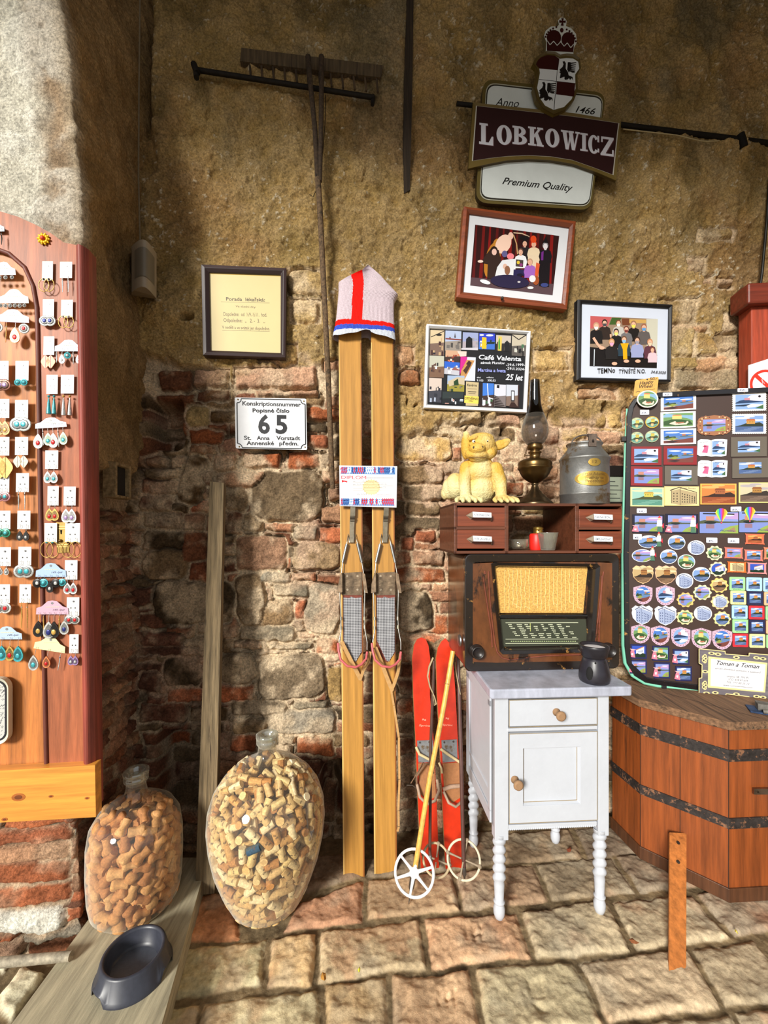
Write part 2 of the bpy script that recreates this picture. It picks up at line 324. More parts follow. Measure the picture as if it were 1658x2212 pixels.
def back_wall():
    u0, u1, z0, z1, d = -1.12, 1.95, -.02, 3.95, .0046
    u = np.arange(u0, u1, d); z = np.arange(z0, z1, d); U, Z = np.meshgrid(u, z)
    ux, uy = WALL.u.x, WALL.u.y; X = U*ux; Y = WY+U*uy
    A = CX+F*X/Y; B = HY+F*(CZ-Z)/Y
    mask, colr, rs, void = relief(A, B, ST, FILL)
    # where the plaster still hangs on: above a ragged line
    edge = 790+70*sstep(600, 900, A)-60*sstep(1180, 1450, A)*0+fbm(A, B, 120, 70, 4)*150-40*sstep(380, 300, A)
    pl = sstep(-16, 16, edge-B)                    # 1 = plaster
    named = np.zeros_like(pl)
    for s in ST:
        if s[4] != 'V' and s[3] < 870: named = np.maximum(named, ((A > s[0]-4) & (A < s[2]+4) & (B > s[1]-4) & (B < s[3]+4))*.75)
    pl = np.where(named > 0, pl*(1-named), pl)
    n1 = fbm(U, Z, .30, 100, 5); n2 = fbm(U, Z, .05, 110, 4); n3 = fbm(U, Z, .018, 120, 3, .7)
    c_pl = lin((184, 154, 102))*(1+.35*n1[..., None])+n2[..., None]*.05
    ol = sstep(.1, .5, fbm(U, Z, .35, 130, 4))[..., None]; c_pl = c_pl*(1-ol*.30)+lin((140, 118, 60))*ol*.30
    rd = sstep(.15, .5, fbm(U, Z, .5, 136, 4))[..., None]; c_pl = c_pl*(1-rd*.35)+lin((156, 108, 70))*rd*.35
    wh = sstep(.62, .78, n3+.35*fbm(U, Z, .2, 140, 3)+.1)[..., None]; c_pl = c_pl*(1-wh)+lin((226, 210, 180))*wh
    gy = sstep(.12, .4, fbm(U, Z*.5, .28, 150, 4))*sstep(2.7, 3.3, Z); gy = gy[..., None]; c_pl = c_pl*(1-gy*.5)+lin((150, 140, 116))*gy*.5
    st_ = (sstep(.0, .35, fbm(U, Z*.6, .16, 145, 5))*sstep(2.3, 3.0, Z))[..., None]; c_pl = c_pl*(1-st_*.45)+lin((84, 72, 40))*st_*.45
    c_mo = lin((226, 202, 168))*(1+.5*n2[..., None]+.2*n1[..., None]); pk = sstep(0, .4, fbm(U, Z, .25, 160, 3))[..., None]; c_mo = c_mo*(1-pk*.4)+lin((206, 158, 134))*pk*.4
    smear = sstep(-.12, .32, fbm(U, Z, .11, 170, 4))[..., None]*.78
    c_st = colr*(1+.5*n2[..., None]+.25*n3[..., None]); c_st = c_st*(1-smear)+c_mo*smear
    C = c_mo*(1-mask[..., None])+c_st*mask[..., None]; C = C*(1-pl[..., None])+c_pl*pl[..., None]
    fade = sstep(1.0, 0, Z/.5)[..., None]; low_dark = sstep(.0, .5, n1+.1)[..., None]*fade; C = C*(1-.35*low_dark)  # mottled darkening towards the foot of the wall
    crack = 1-sstep(0, .035, np.abs(fbm(U, Z, .22, 180, 4)))*1.0
    H = (1-pl)*(.020*rs*mask-.006+.010*n2+.006*n3)+pl*(.022+.050*n1+.016*n2+.008*n3-.006*crack)
    H = H+.02*fbm(U, Z, .7, 190, 2)-void*.13
    for fx0, fy0, fx1, fy1, cap in ((975, 435, 1260, 680, .018), (1235, 635, 1462, 840, .012), (905, 690, 1155, 900, .012), (428, 562, 632, 786, .016), (498, 848, 674, 982, .022), (1290, 990, 1385, 1100, .03), (1000, 150, 1350, 460, .02), (720, 560, 870, 1600, .012), (862, -80, 900, 420, .02)):
        w_ = sstep(0, 14, A-fx0)*sstep(0, 14, fx1-A)*sstep(0, 14, B-fy0)*sstep(0, 14, fy1-B); H = np.where(H > cap, H*(1-w_)+cap*w_, H)
    # gouge where the two walls meet
    H = H-.09*np.exp(-((A-318)/11)**2)*sstep(330, 250, B)
    C = np.clip(C, .01, .95)
    n = WALL.n; P = np.stack([X+n.x*H, Y+n.y*H, Z+0*H], -1)
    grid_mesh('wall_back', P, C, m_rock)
back_wall()
# ---------------------------------------------------------------- left pier: pale face towards us, brown reveal going back to the corner
CORN = Vector((-.985, WY-.985*WT, 0)); PT = .40; EDGE = Vector((CORN.x+WT*PT*.99, CORN.y-PT*.99, 0))   # reveal runs from the corner to EDGE
def pier():
    d = .0048; s = np.arange(-.62, PT+.10, d); z = np.arange(-.02, 3.95, d); S, Z = np.meshgrid(s, z)
    sh = -.17*np.clip((Z-2.15)/1.3, 0, 1)**1.6-.03*sstep(1.4, .2, Z)*0
    ns = Vector((math.cos(math.atan(WT)), math.sin(math.atan(WT)), 0)); nf = WALL.n
    # base curve: s<0 along the face, s>0 along the reveal
    ex = EDGE.x+sh; w = sstep(-.03, .03, S)
    Xf = ex+S*ns.x; Yf = EDGE.y+S*ns.y
    k = (S/PT); Xr = ex+(CORN.x-ex)*k; Yr = EDGE.y+(CORN.y-EDGE.y)*k
    X = np.where(S < 0, Xf, Xr); Y = np.where(S < 0, Yf, Yr)
    nx = nf.x*(1-w)+ns.x*w; ny = nf.y*(1-w)+ns.y*w; nn = np.hypot(nx, ny); nx /= nn; ny /= nn
    A = S*420+1000; B = 1150+(CZ-Z)*620
    fr = lambda x0, y0, x1, y1, t, r=0: ((x0-1000+1000-0)*1., y0, x1*1., y1, t, r)
    stn = [(735, 1712, 985, 1738, 'R'), (760, 1742, 800, 1765, 'r'), (810, 1742, 985, 1775, 'P'), (740, 1780, 850, 1812, 'P'), (858, 1778, 990, 1812, 'R'), (745, 1816, 840, 1850, 'B'), (845, 1818, 985, 1856, 'R'), (850, 1862, 985, 1905, 'W'), (745, 1856, 840, 1900, 'B')]
    fl = rows(1000, 1230, 1100, 1960, 31, 'rTTPrT', 20, 34, 24, 70, 4)+rows(700, 995, 1560, 1960, 33, 'RPrB', 20, 30, 40, 90, 6)
    mask, colr, rs, void = relief(A, B, stn, fl, 4, 41)
    front = 1-w
    line = 1.55*w+.50*front+.25*fbm(S, Z, .25, 201, 3); pl = sstep(-.03, .03, Z-line)
    n1 = fbm(S, Z, .25, 210, 5); n2 = fbm(S, Z, .05, 220, 4); n3 = fbm(S, Z, .018, 230, 3, .7)
    pale = lin((216, 210, 192))*(1+.3*n1[..., None]+.4*n2[..., None]); rim = sstep(-.10, -.02, S+.07*n1)*front
    pink = lin((176, 150, 120))*(1+.4*n2[..., None]); f_ = rim[..., None]; pale = pale*(1-f_)+pink*f_
    wh = sstep(.2, .5, n1+.3*n2)[..., None]; pale = pale*(1-wh*.6)+lin((240, 236, 222))*wh*.6
    brown = lin((168, 138, 96))*(1+.4*n1[..., None]+.3*n2[..., None]); og = sstep(.1, .4, fbm(S, Z, .3, 240, 3))[..., None]; brown = brown*(1-og*.4)+lin((150, 116, 66))*og*.4
    c_pl = pale*front[..., None]+brown*w[..., None]
    c_mo = lin((196, 170, 140))*(1+.5*n2[..., None]); c_st = colr*(1+.5*n2[..., None]); sm_ = sstep(0, .4, fbm(S, Z, .1, 250, 3))[..., None]*.4; c_st = c_st*(1-sm_)+c_mo*sm_
    C = c_mo*(1-mask[..., None])+c_st*mask[..., None]; C = C*(1-pl[..., None])+c_pl*pl[..., None]
    H = (1-pl)*(.016*rs*mask-.004+.012*n2+.006*n3)+pl*(.012+.03*n1+.009*n2+.004*n3)-void*.1
    H = H+w*(1-pl)*(-.02+.06*fbm(S, Z, .3, 260, 2))
    C = np.clip(C, .01, .95)
    grid_mesh('wall_left', np.stack([X+nx*H, Y+ny*H, Z+0*H], -1), C, m_rock)
pier()
# ---------------------------------------------------------------- floor of worn square pavers
def crop7(*p): return [(300+x*.819, 1850+y*.819) for x, y in p]
PAV = [(crop7((95,222),(132,100),(250,88),(272,212)),(176,122,84)),(crop7((378,192),(420,120),(592,56),(592,168)),(160,120,92)),(crop7((602,52),(826,38),(845,138),(602,162)),(160,134,104)),
(crop7((834,38),(1035,12),(1080,112),(852,138)),(150,124,98)),(crop7((1042,12),(1245,-8),(1308,92),(1088,112)),(144,128,104)),(crop7((1255,-8),(1410,-20),(1490,72),(1318,92)),(130,112,92)),
(crop7((20,380),(100,236),(338,206),(322,334)),(172,160,124)),(crop7((350,204),(470,194),(464,332),(334,340)),(178,150,110)),(crop7((478,188),(738,160),(754,288),(474,328)),(170,150,118)),
(crop7((748,156),(992,140),(1040,262),(768,288)),(176,142,110)),(crop7((1003,138),(1232,106),(1298,243),(1048,262)),(166,150,122)),(crop7((1244,108),(1458,94),(1556,210),(1310,243)),(168,152,124)),
(crop7((1468,92),(1700,56),(1760,180),(1566,206)),(134,116,96)),(crop7((-60,410),(166,376),(148,480),(-60,480)),(170,160,128)),(crop7((174,372),(474,340),(482,480),(150,480)),(174,160,126)),
(crop7((490,324),(654,312),(660,480),(492,480)),(172,146,108)),(crop7((664,306),(870,290),(910,480),(668,480)),(174,144,112)),(crop7((886,286),(1142,266),(1236,440),(918,480)),(172,158,126)),
(crop7((1152,264),(1448,236),(1538,394),(1240,430)),(170,150,122)),(crop7((1458,234),(1622,212),(1730,360),(1548,392)),(156,140,114)),(crop7((1250,440),(1560,404),(1600,500),(1260,500)),(160,146,120)),(crop7((1570,402),(1760,370),(1800,500),(1610,500)),(166,152,126)),
([(905,1800),(1072,1790),(1085,1862),(912,1884)],(120,104,84)),([(1080,1795),(1230,1785),(1258,1850),(1092,1862)],(132,112,88)),([(1240,1785),(1390,1775),(1450,1832),(1268,1850)],(120,104,86)),
([(600,1850),(770,1840),(782,1890),(640,1930)],(110,90,70)),([(430,1880),(560,1860),(560,1920),(420,1925)],(110,90,70)),([(780,1850),(900,1840),(905,1880),(790,1890)],(120,104,84)),
([(1540,1960),(1660,1925),(1760,1990),(1690,1994)],(120,104,90))]
STN = [([(-20,2160),(40,2085),(96,2100),(20,2215)],(196,188,160)),([(-20,2080),(10,2040),(32,2060),(0,2110)],(190,184,160)),([(36,2040),(60,2028),(90,2040),(70,2070)],(190,180,150)),([(-10,2225),(60,2190),(70,2240),(0,2260)],(150,90,50))]
def floor():
    d = .0045; x = np.arange(-1.5, 1.9, d); y = np.arange(.55, 2.1, d); X, Y = np.meshgrid(x, y)
    wx = X+.010*fbm(X, Y, .12, 300, 3)+.004*fbm(X, Y, .03, 301, 2); wy = Y+.010*fbm(X, Y, .12, 305, 3)+.004*fbm(X, Y, .03, 306, 2)
    best = np.full(X.shape, -9., np.float32); colr = np.zeros(X.shape+(3,), np.float32); tl = np.zeros(X.shape, np.float32)
    quads = [(q, c, 0) for q, c in PAV]+[(q, c, 1) for q, c in STN]
    r = random.Random(4)
    for q, c, k in quads:
        P = ccw([(onz(a, b).x, onz(a, b).y) for a, b in q]); dd = np.full(X.shape, 9., np.float32)
        for i in range(4):
            a, b = P[i], P[(i+1) % 4]; ln = math.hypot(b[0]-a[0], b[1]-a[1])
            e = ((b[0]-a[0])*(wy-a[1])-(b[1]-a[1])*(wx-a[0]))/ln
            dd = np.minimum(dd, e)
        rad = .03 if k else .018; dd = dd-np.maximum(0, rad*.6-dd)*.5
        dd = dd+.0035; up = dd > best; best = np.where(up, dd, best); colr = np.where(up[..., None], lin(c), colr)
        cx = sum(p[0] for p in P)/4; cy = sum(p[1] for p in P)/4; tx, ty, tz = r.uniform(-.02, .02), r.uniform(-.02, .02), r.uniform(-.003, .002)
        tl = np.where(up, tz+tx*(X-cx)+ty*(Y-cy)+(.012 if k else 0), tl)
    mask = sstep(-.001, .005, best); rs = sstep(-.002, .022, best)
    n1 = fbm(X, Y, .22, 310, 5); n2 = fbm(X, Y, .04, 320, 4); n3 = fbm(X, Y, .014, 330, 3, .7)
    cs = colr*1.42*(1+.35*n1[..., None]+.3*n2[..., None]); rd = sstep(.12, .4, fbm(X, Y, .12, 340, 4))[..., None]; cs = cs*(1-rd*.35)+lin((186, 124, 86))*rd*.35
    gr = sstep(.05, .4, fbm(X, Y, .15, 350, 4))[..., None]; cs = cs*(1-gr*.4)+lin((178, 168, 146))*gr*.4
    cj = lin((124, 106, 78))*(1+.8*n2[..., None]); C = cj*(1-mask[..., None])+cs*mask[..., None]
    H = -.012+.006*n2+mask*(.011*rs+tl*.8+.004*n1+.0026*n2)+.0014*n3
    # old maker's letters and hand prints pressed into some pavers
    def groove(pts, w=.006, dep=.006):
        nonlocal H
        Q = [onz(a, b) for a, b in pts]
        for a, b in zip(Q[:-1], Q[1:]):
            ab = b-a; t = np.clip(((X-a.x)*ab.x+(Y-a.y)*ab.y)/(ab.x**2+ab.y**2), 0, 1); ds = np.hypot(X-a.x-t*ab.x, Y-a.y-t*ab.y)
            H -= dep*np.exp(-(ds/w)**2)
    for (ax, ay) in ((1008, 2010), (950, 2150)):
        groove([(ax, ay-12), (ax-2, ay+14)]); groove([(ax+14, ay-12), (ax+16, ay+18)]); groove([(ax+14, ay+3), (ax+30, ay+1)]); groove([(ax+30, ay-14), (ax+33, ay+16)])
    for k in range(4): groove([(1140+k*9, 2118-abs(k-1.5)*3), (1150+k*8, 2148)]); groove([(435+k*10, 2075), (433+k*10, 2100)], .005, .004)
    for k in range(3): groove([(1158+k*6, 2165+k*3), (1166+k*6, 2178)])
    C = np.clip(C, .01, .95); grid_mesh('floor', np.stack([X, Y, H], -1), C, m_floor)
floor()
# ground beyond the frame, ceiling and unseen side wall added to darken the top
mb = MB(); mb.box(-6, -8, -.10, 6, .56, -.012, (150, 135, 110)); o = mb.build('floor', m_floor); o['kind'] = 'structure'
mb = MB(); mb.box(-3.4, -.95, 3.93, 3.4, 2.6, 4.2, (120, 98, 62)); o = mb.build('unseen_ceiling', m_stucco); o['kind'] = 'structure'
mb = MB(); mb.box(2.25, .2, -.05, 2.5, 2.5, 4.0, (150, 124, 80)); o = mb.build('unseen_wall_right', m_stucco); o['kind'] = 'structure'
# ================================================================ things standing on the floor and leaning on the wall
def cr(x0, y0, k): return lambda *p: [(x0+p[i]/k, y0+p[i+1]/k) for i in range(0, len(p), 2)]
# ---- grey timber lying at the foot of the pier
def wbox(pts, z0, z1, name, mat, col, lab=None, cat=None, bevel=.003):
    cx = sum(p[0] for p in pts)/len(pts); cy = sum(p[1] for p in pts)/len(pts)
    o = MB().prism([(x-cx, y-cy) for x, y in pts], 0, z1-z0, col).build(name, mat, None, T((cx, cy, z0)), bevel)
    if lab: tag(o, lab, cat)
    return o
wbox([(-.91, .80), (-.50, .80), (-.655, 1.55), (-.93, 1.55)], -.004, .07, 'floor_timber', m_oldy, (178, 168, 140), 'wide flat grey timber on the floor under the small jar and the pet bowl', 'timber')
# ---- jars of corks
def cork_mb(kind, seed, col):
    r = random.Random(seed); m = MB()
    if kind == 'wine': m.lathe([(.0112, -.021), (.0118, -.019), (.0118, .019), (.0112, .021)], col=col, n=12)
    else: m.lathe([(.0125, -.022), (.0135, -.019), (.0118, -.004), (.0125, .002), (.017, .010), (.0172, .017), (.015, .0215), (.006, .0235)], col=col, n=12)
    if kind == 'wine':
        ink = (96, 70, 50)
        for k in range(4):      # printed band of lettering wrapped round the cork
            a = 1.1*k+r.uniform(0, 1); z0 = r.uniform(-.012, .004)
            for q in range(5):
                a2 = a+q*.16; zz = z0+r.uniform(0, .003)
                v = [(.0120*math.cos(b), .0120*math.sin(b), z) for b, z in ((a2, zz), (a2+.09, zz), (a2+.09, zz+.005), (a2, zz+.005))]; m.add(v, [(0, 1, 2, 3)], ink)
    return m
def jar(c, prof, name, lab, kind, n_out, cols, cork_name, cork_lab, grp, ztop, seed, spec=None, neck=None):
    M = T(c); g = empty(name, lab, 'glass jar', M)
    m = MB(); m.lathe(prof, n=56, col=(255, 255, 255), cap=False); m.build('glass_body', m_glass, g)
    rn, zn = neck; m = MB()
    m.lathe([(rn*.98, zn-.035), (rn*1.02, zn-.03), (rn*1.22, zn-.024), (rn*1.25, zn-.012), (rn*1.08, zn-.008), (rn*1.28, zn-.004), (rn*1.3, zn+.006), (rn*1.1, zn+.010), (rn*.8, zn+.006), (rn*.75, zn-.03)], n=32, col=(255, 255, 255), cap=False)
    m.build('glass_rim', m_lip, g)['label'] = 'thick glass rim of the neck'
    zs = [p[1] for p in prof]; rs = [p[0] for p in prof]
    def R(z): return float(np.interp(z, zs, rs))
    r = random.Random(seed); meshes = []
    for i, cc in enumerate(cols):
        meshes.append(cork_mb(kind, i, cc))
    protos = []
    # outermost layer: single corks, spread evenly over the side that shows
    pts = []; tries = 0; dmin = .0268 if kind == 'wine' else .031
    while tries < 60000 and len(pts) < n_out:
        tries += 1; z = r.uniform(.015, ztop); a = r.uniform(math.pi*.86, math.pi*2.14); rad = R(z)-(.0145 if kind == 'wine' else .0185)
        if r.random() > rad/max(rs)+.15: continue
        if rad < .006: continue
        p = Vector((rad*math.cos(a), rad*math.sin(a), z))
        if all((p-q).length > dmin for q in pts): pts.append(p)
    objs = []
    for i, p in enumerate(pts):
        rad = Vector((p.x, p.y, 0)).normalized()
        d = Vector((r.gauss(0, 1), r.gauss(0, 1), r.gauss(0, 1))).normalized(); sl = (R(p.z+.01)-R(p.z-.01))/.02; nm_ = Vector((rad.x, rad.y, -sl)).normalized(); d = d-nm_*d.dot(nm_)
        if r.random() < .16: d = nm_*1.; p = p-nm_*.008
        d.normalize(); rad = nm_
        e = (d.cross(rad) if abs(d.dot(rad)) < .9 else d.orthogonal()).normalized(); f = d.cross(e); Mr = Matrix((e, f, d)).transposed().to_4x4() @ Matrix.Rotation(r.uniform(0, 6), 4, 'Z')
        k = r.randrange(len(cols))
        if i < len(cols): k = i
        if len(protos) <= k: o = meshes[k].build(cork_name, m_cork); protos.append(o)
        else: o = protos[k].copy(); COL.objects.link(o)
        o.matrix_world = M @ Matrix.Translation(p) @ Mr @ Matrix.Scale(r.uniform(.94, 1.08), 4); tag(o, cork_lab, 'cork', grp); objs.append(o)
    # everything further in: one heap nobody could count
    m = MB(); n_in = 0
    for lay, cnt in ((.040, 420), (.066, 300)):
        for i in range(cnt):
            z = r.uniform(.012, ztop-.006); a = r.uniform(0, 2*math.pi); rd = R(z)-lay
            if rd < .004: continue
            q = Vector((rd*math.cos(a), rd*math.sin(a), z)); d = Vector((r.gauss(0, 1), r.gauss(0, 1), r.gauss(0, 1))).normalized(); x = d.orthogonal().normalized(); y = d.cross(x); c_ = r.choice(cols)
            vs = [q+d*s*.021+(x*math.cos(t)+y*math.sin(t))*.0118 for s in (-1, 1) for t in [k*math.pi/4 for k in range(8)]]
            m.add(vs, [(k, (k+1) % 8, 8+(k+1) % 8, 8+k) for k in range(8)]+[range(7, -1, -1), range(8, 16)], c_)
    h = m.build('cork_heap', m_cork, None, M); h['kind'] = 'stuff'; tag(h, 'corks heaped deep inside the '+('large demijohn' if kind == 'wine' else 'small jar'), 'corks')
    return objs
m_lip = glass('rim_glass', (.80, .84, .80), .22, .6, .08, .12)
BJ = at(577, 1150, 1.435); BJ.z = .004
S_ = lambda px: px*1.435/900
bprof = [(.0, .002), (.075, .002), (.10, .008), (.122, .03), (.150, .09), (.175, .16), (.190, .23), (.196, .29), (.193, .34), (.178, .39), (.152, .43), (.112, .468), (.070, .492), (.040, .505), (.032, .520), (.029, .545), (.029, .572)]
WC = [(214, 178, 120), (226, 198, 144), (200, 152, 92), (232, 208, 160), (206, 166, 106), (188, 132, 76), (220, 190, 130), (236, 216, 174), (210, 174, 120)]
co_ = jar(BJ, bprof, 'glass_demijohn', 'large bulging glass demijohn full of wine corks, between the leaning post and wooden skis', 'wine', 262, WC, 'wine_cork',
    'used wine cork packed inside the large demijohn', 'wine corks in the large demijohn', .475, 3, neck=(.029, .575))
# the one dark blue cork
blue = cork_mb('wine', 99, (52, 78, 96)); tgt = min(co_, key=lambda o: (o.matrix_world.translation-(BJ+Vector((.015, -.15, .325)))).length)
b = blue.build('wine_cork', m_cork); b.matrix_world = tgt.matrix_world.copy() @ Matrix.Translation((0, 0, .0)); tag(b, 'single dark blue cork among the pale ones in the large demijohn', 'cork'); bpy.data.objects.remove(tgt)
b.matrix_world = Matrix.Translation(b.matrix_world.translation+Vector((0, -.006, 0))) @ Matrix.Rotation(1.15, 4, 'Y')
SJ = at(294, 1150, 1.36); SJ.z = .072
sprof = [(0, .002), (.095, .002), (.115, .008), (.128, .025), (.134, .06), (.138, .14), (.137, .22), (.130, .27), (.110, .305), (.078, .328), (.048, .342), (.034, .357), (.029, .38), (.028, .41)]
CC = [(196, 138, 84), (206, 152, 96), (180, 120, 72), (212, 162, 108), (188, 130, 80)]
jar(SJ, sprof, 'glass_jar', 'small glass jar full of champagne corks, standing on the grey floor timber', 'champagne', 112, CC, 'champagne_cork',
    'mushroom-shaped champagne cork packed inside the small jar', 'champagne corks in the small jar', .318, 5, neck=(.029, .425))
# ---- pet bowl
def bowl():
    c = at(286, 1150, 1.135); g_ = T((c.x-.005, 1.150, .07), .5) @ Matrix.Scale(.86, 4)
    m = MB(); n = 60; prof = [(.112, .0), (.112, .006), (.106, .012), (.093, .062), (.090, .066), (.086, .0675), (.082, .066), (.079, .060), (.074, .020), (.066, .013), (0, .012)]
    vs = []
    for j, (r, h) in enumerate(prof):
        for k in range(n):
            a = 2*math.pi*k/n; hh = h
            if j < 3:
                for aa in (math.radians(208), math.radians(208+120), math.radians(208-120)):    # cut-out feet
                    dd = abs((a-aa+math.pi) % (2*math.pi)-math.pi)
                    if dd < .27: hh = max(h, .026+.003*j)
            vs.append((r*math.cos(a), r*math.sin(a), hh))
    m.add(vs, [(i*n+k, i*n+(k+1) % n, (i+1)*n+(k+1) % n, (i+1)*n+k) for i in range(len(prof)-2) for k in range(n)], (52, 54, 64), True)
    b0 = (len(prof)-2)*n; m.add(vs[b0:b0+n], [range(n)], (88, 92, 102))
    o = m.build('pet_bowl', m_rubber, None, g_); tag(o, 'round dark blue-grey plastic pet bowl with cut-out feet on the floor timber', 'bowl')
bowl()
# ---- leaning grey post, floor to wall
PP = Plane((0, 1.462-.0+.45*WT, 0), WT, .105)
p = PP.P([(421, 1934), (449, 1936), (480, 1042), (456, 1040)]); q = PP.P([(449, 1936), (463, 1922), (486, 1052), (480, 1042)])
p0 = PP.off(421, 1934); L0 = PP.uv(421, 1934); loc = lambda pts: [(a-L0[0], b-L0[1]) for a, b in pts]
mb = MB(); P = loc(PP.P([(421, 1934), (463, 1930), (483, 1043), (453, 1040)])); mb.prism(P, -.035, 0, (126, 108, 80))
o = mb.build('wooden_post', m_old, None, p0.M, .004); tag(o, 'square weathered grey-brown post leaning on the wall between the two jars', 'post')
# ---- hay rake and iron bar
def wt(n_off, px, py): return WALL.at(px, py, n_off)
g = empty('hay_rake', 'long wooden hay rake with a forked handle, hung high beside the skis', 'rake', T(wt(.05, 680, 1055)))
base = wt(.05, 680, 1055)
def rel(p): return [Vector(x)-base for x in p]
m = MB(); K_ = (66, 50, 34)
m.tube(rel([wt(.055, 718, 1056), wt(.06, 708, 800), wt(.075, 690, 440), wt(.08, 686, 385)]), [.0105, .011, .0115, .012], (104, 82, 58)); m.build('pole', m_old, g)
for xs in ((686, 680, 670, 665), (690, 693, 694, 694)):
    m = MB(); m.tube(rel([wt(.08, xs[0], 392), wt(.082, xs[1], 280), wt(.085, xs[2], 180), wt(.085, xs[3], 122)]), [.010, .010, .010, .011], K_); m.build('handle_fork', m_old, g)
hq = WALL.off(672, 135, .055); L1 = WALL.uv(672, 135, .055); lp = lambda pts: [(a-L1[0], b-L1[1]) for a, b in WALL.P(pts, .055)]
m = MB(); m.prism(lp([(521, 103), (828, 141), (822, 167), (518, 132)]), -.022, .0, (88, 72, 50)); o = m.build('head_board', m_old, g); o.matrix_world = hq.M
for i in range(12):
    x = 536+i*25; y = 133+(x-521)*.12; a, b = lp([(x+2, y-6), (x+5, y+30)]); m = MB(); m.tube([(a[0], a[1], -.01), (b[0], b[1], -.004)], .0045, (80, 62, 42)); o = m.build('tine', m_old, g); o.matrix_world = hq.M
m = MB(); br = wt(.03, 612, 178); rb = lambda p: [Vector(x)-br for x in p]
m.tube(rb([wt(.062, 418, 150), wt(.062, 808, 211)]), .009, (34, 28, 22)); m.tube(rb([wt(-.02, 422, 148), wt(.065, 422, 150), wt(.075, 424, 168)]), .010, (30, 25, 20)); m.tube(rb([wt(-.02, 806, 208), wt(.06, 806, 209), wt(.07, 804, 226)]), .008, (30, 25, 20))
m.tube(rb([wt(.07, 418, 138), wt(.072, 426, 158)]), .012, (30, 25, 20))
o = m.build('iron_bar', m_iron, None, T(br)); tag(o, 'dark iron bar with bent end hooks fixed high on the wall, carrying the hay rake', 'bar')
m = MB(); w0 = wt(.03, 690, 300); m.tube([Vector(x)-w0 for x in [wt(.07, 703, 205), wt(.072, 702, 260), wt(.07, 697, 330), wt(.075, 690, 345), wt(.09, 683, 380), wt(.085, 692, 392), wt(.06, 676, 425), wt(.06, 668, 420)]], .0014, (26, 22, 18)); o = m.build('binding_wire', m_iron, None, T(w0)); tag(o, 'thin dark wire twisted round the fork of the hay rake', 'wire')
m = MB(); q0 = WALL.off(880, 415, .03); LL = WALL.uv(880, 415, .03)
m.prism([(a-LL[0], b-LL[1]) for a, b in WALL.P([(880, -30), (893, -30), (890, 200), (885, 410), (872, 418), (872, 180)], .03)], -.06, 0, (52, 40, 28)); o = m.build('wall_batten', m_old, None, q0.M, .002); tag(o, 'dark narrow upright batten high on the wall between rake and brewery sign', 'batten')
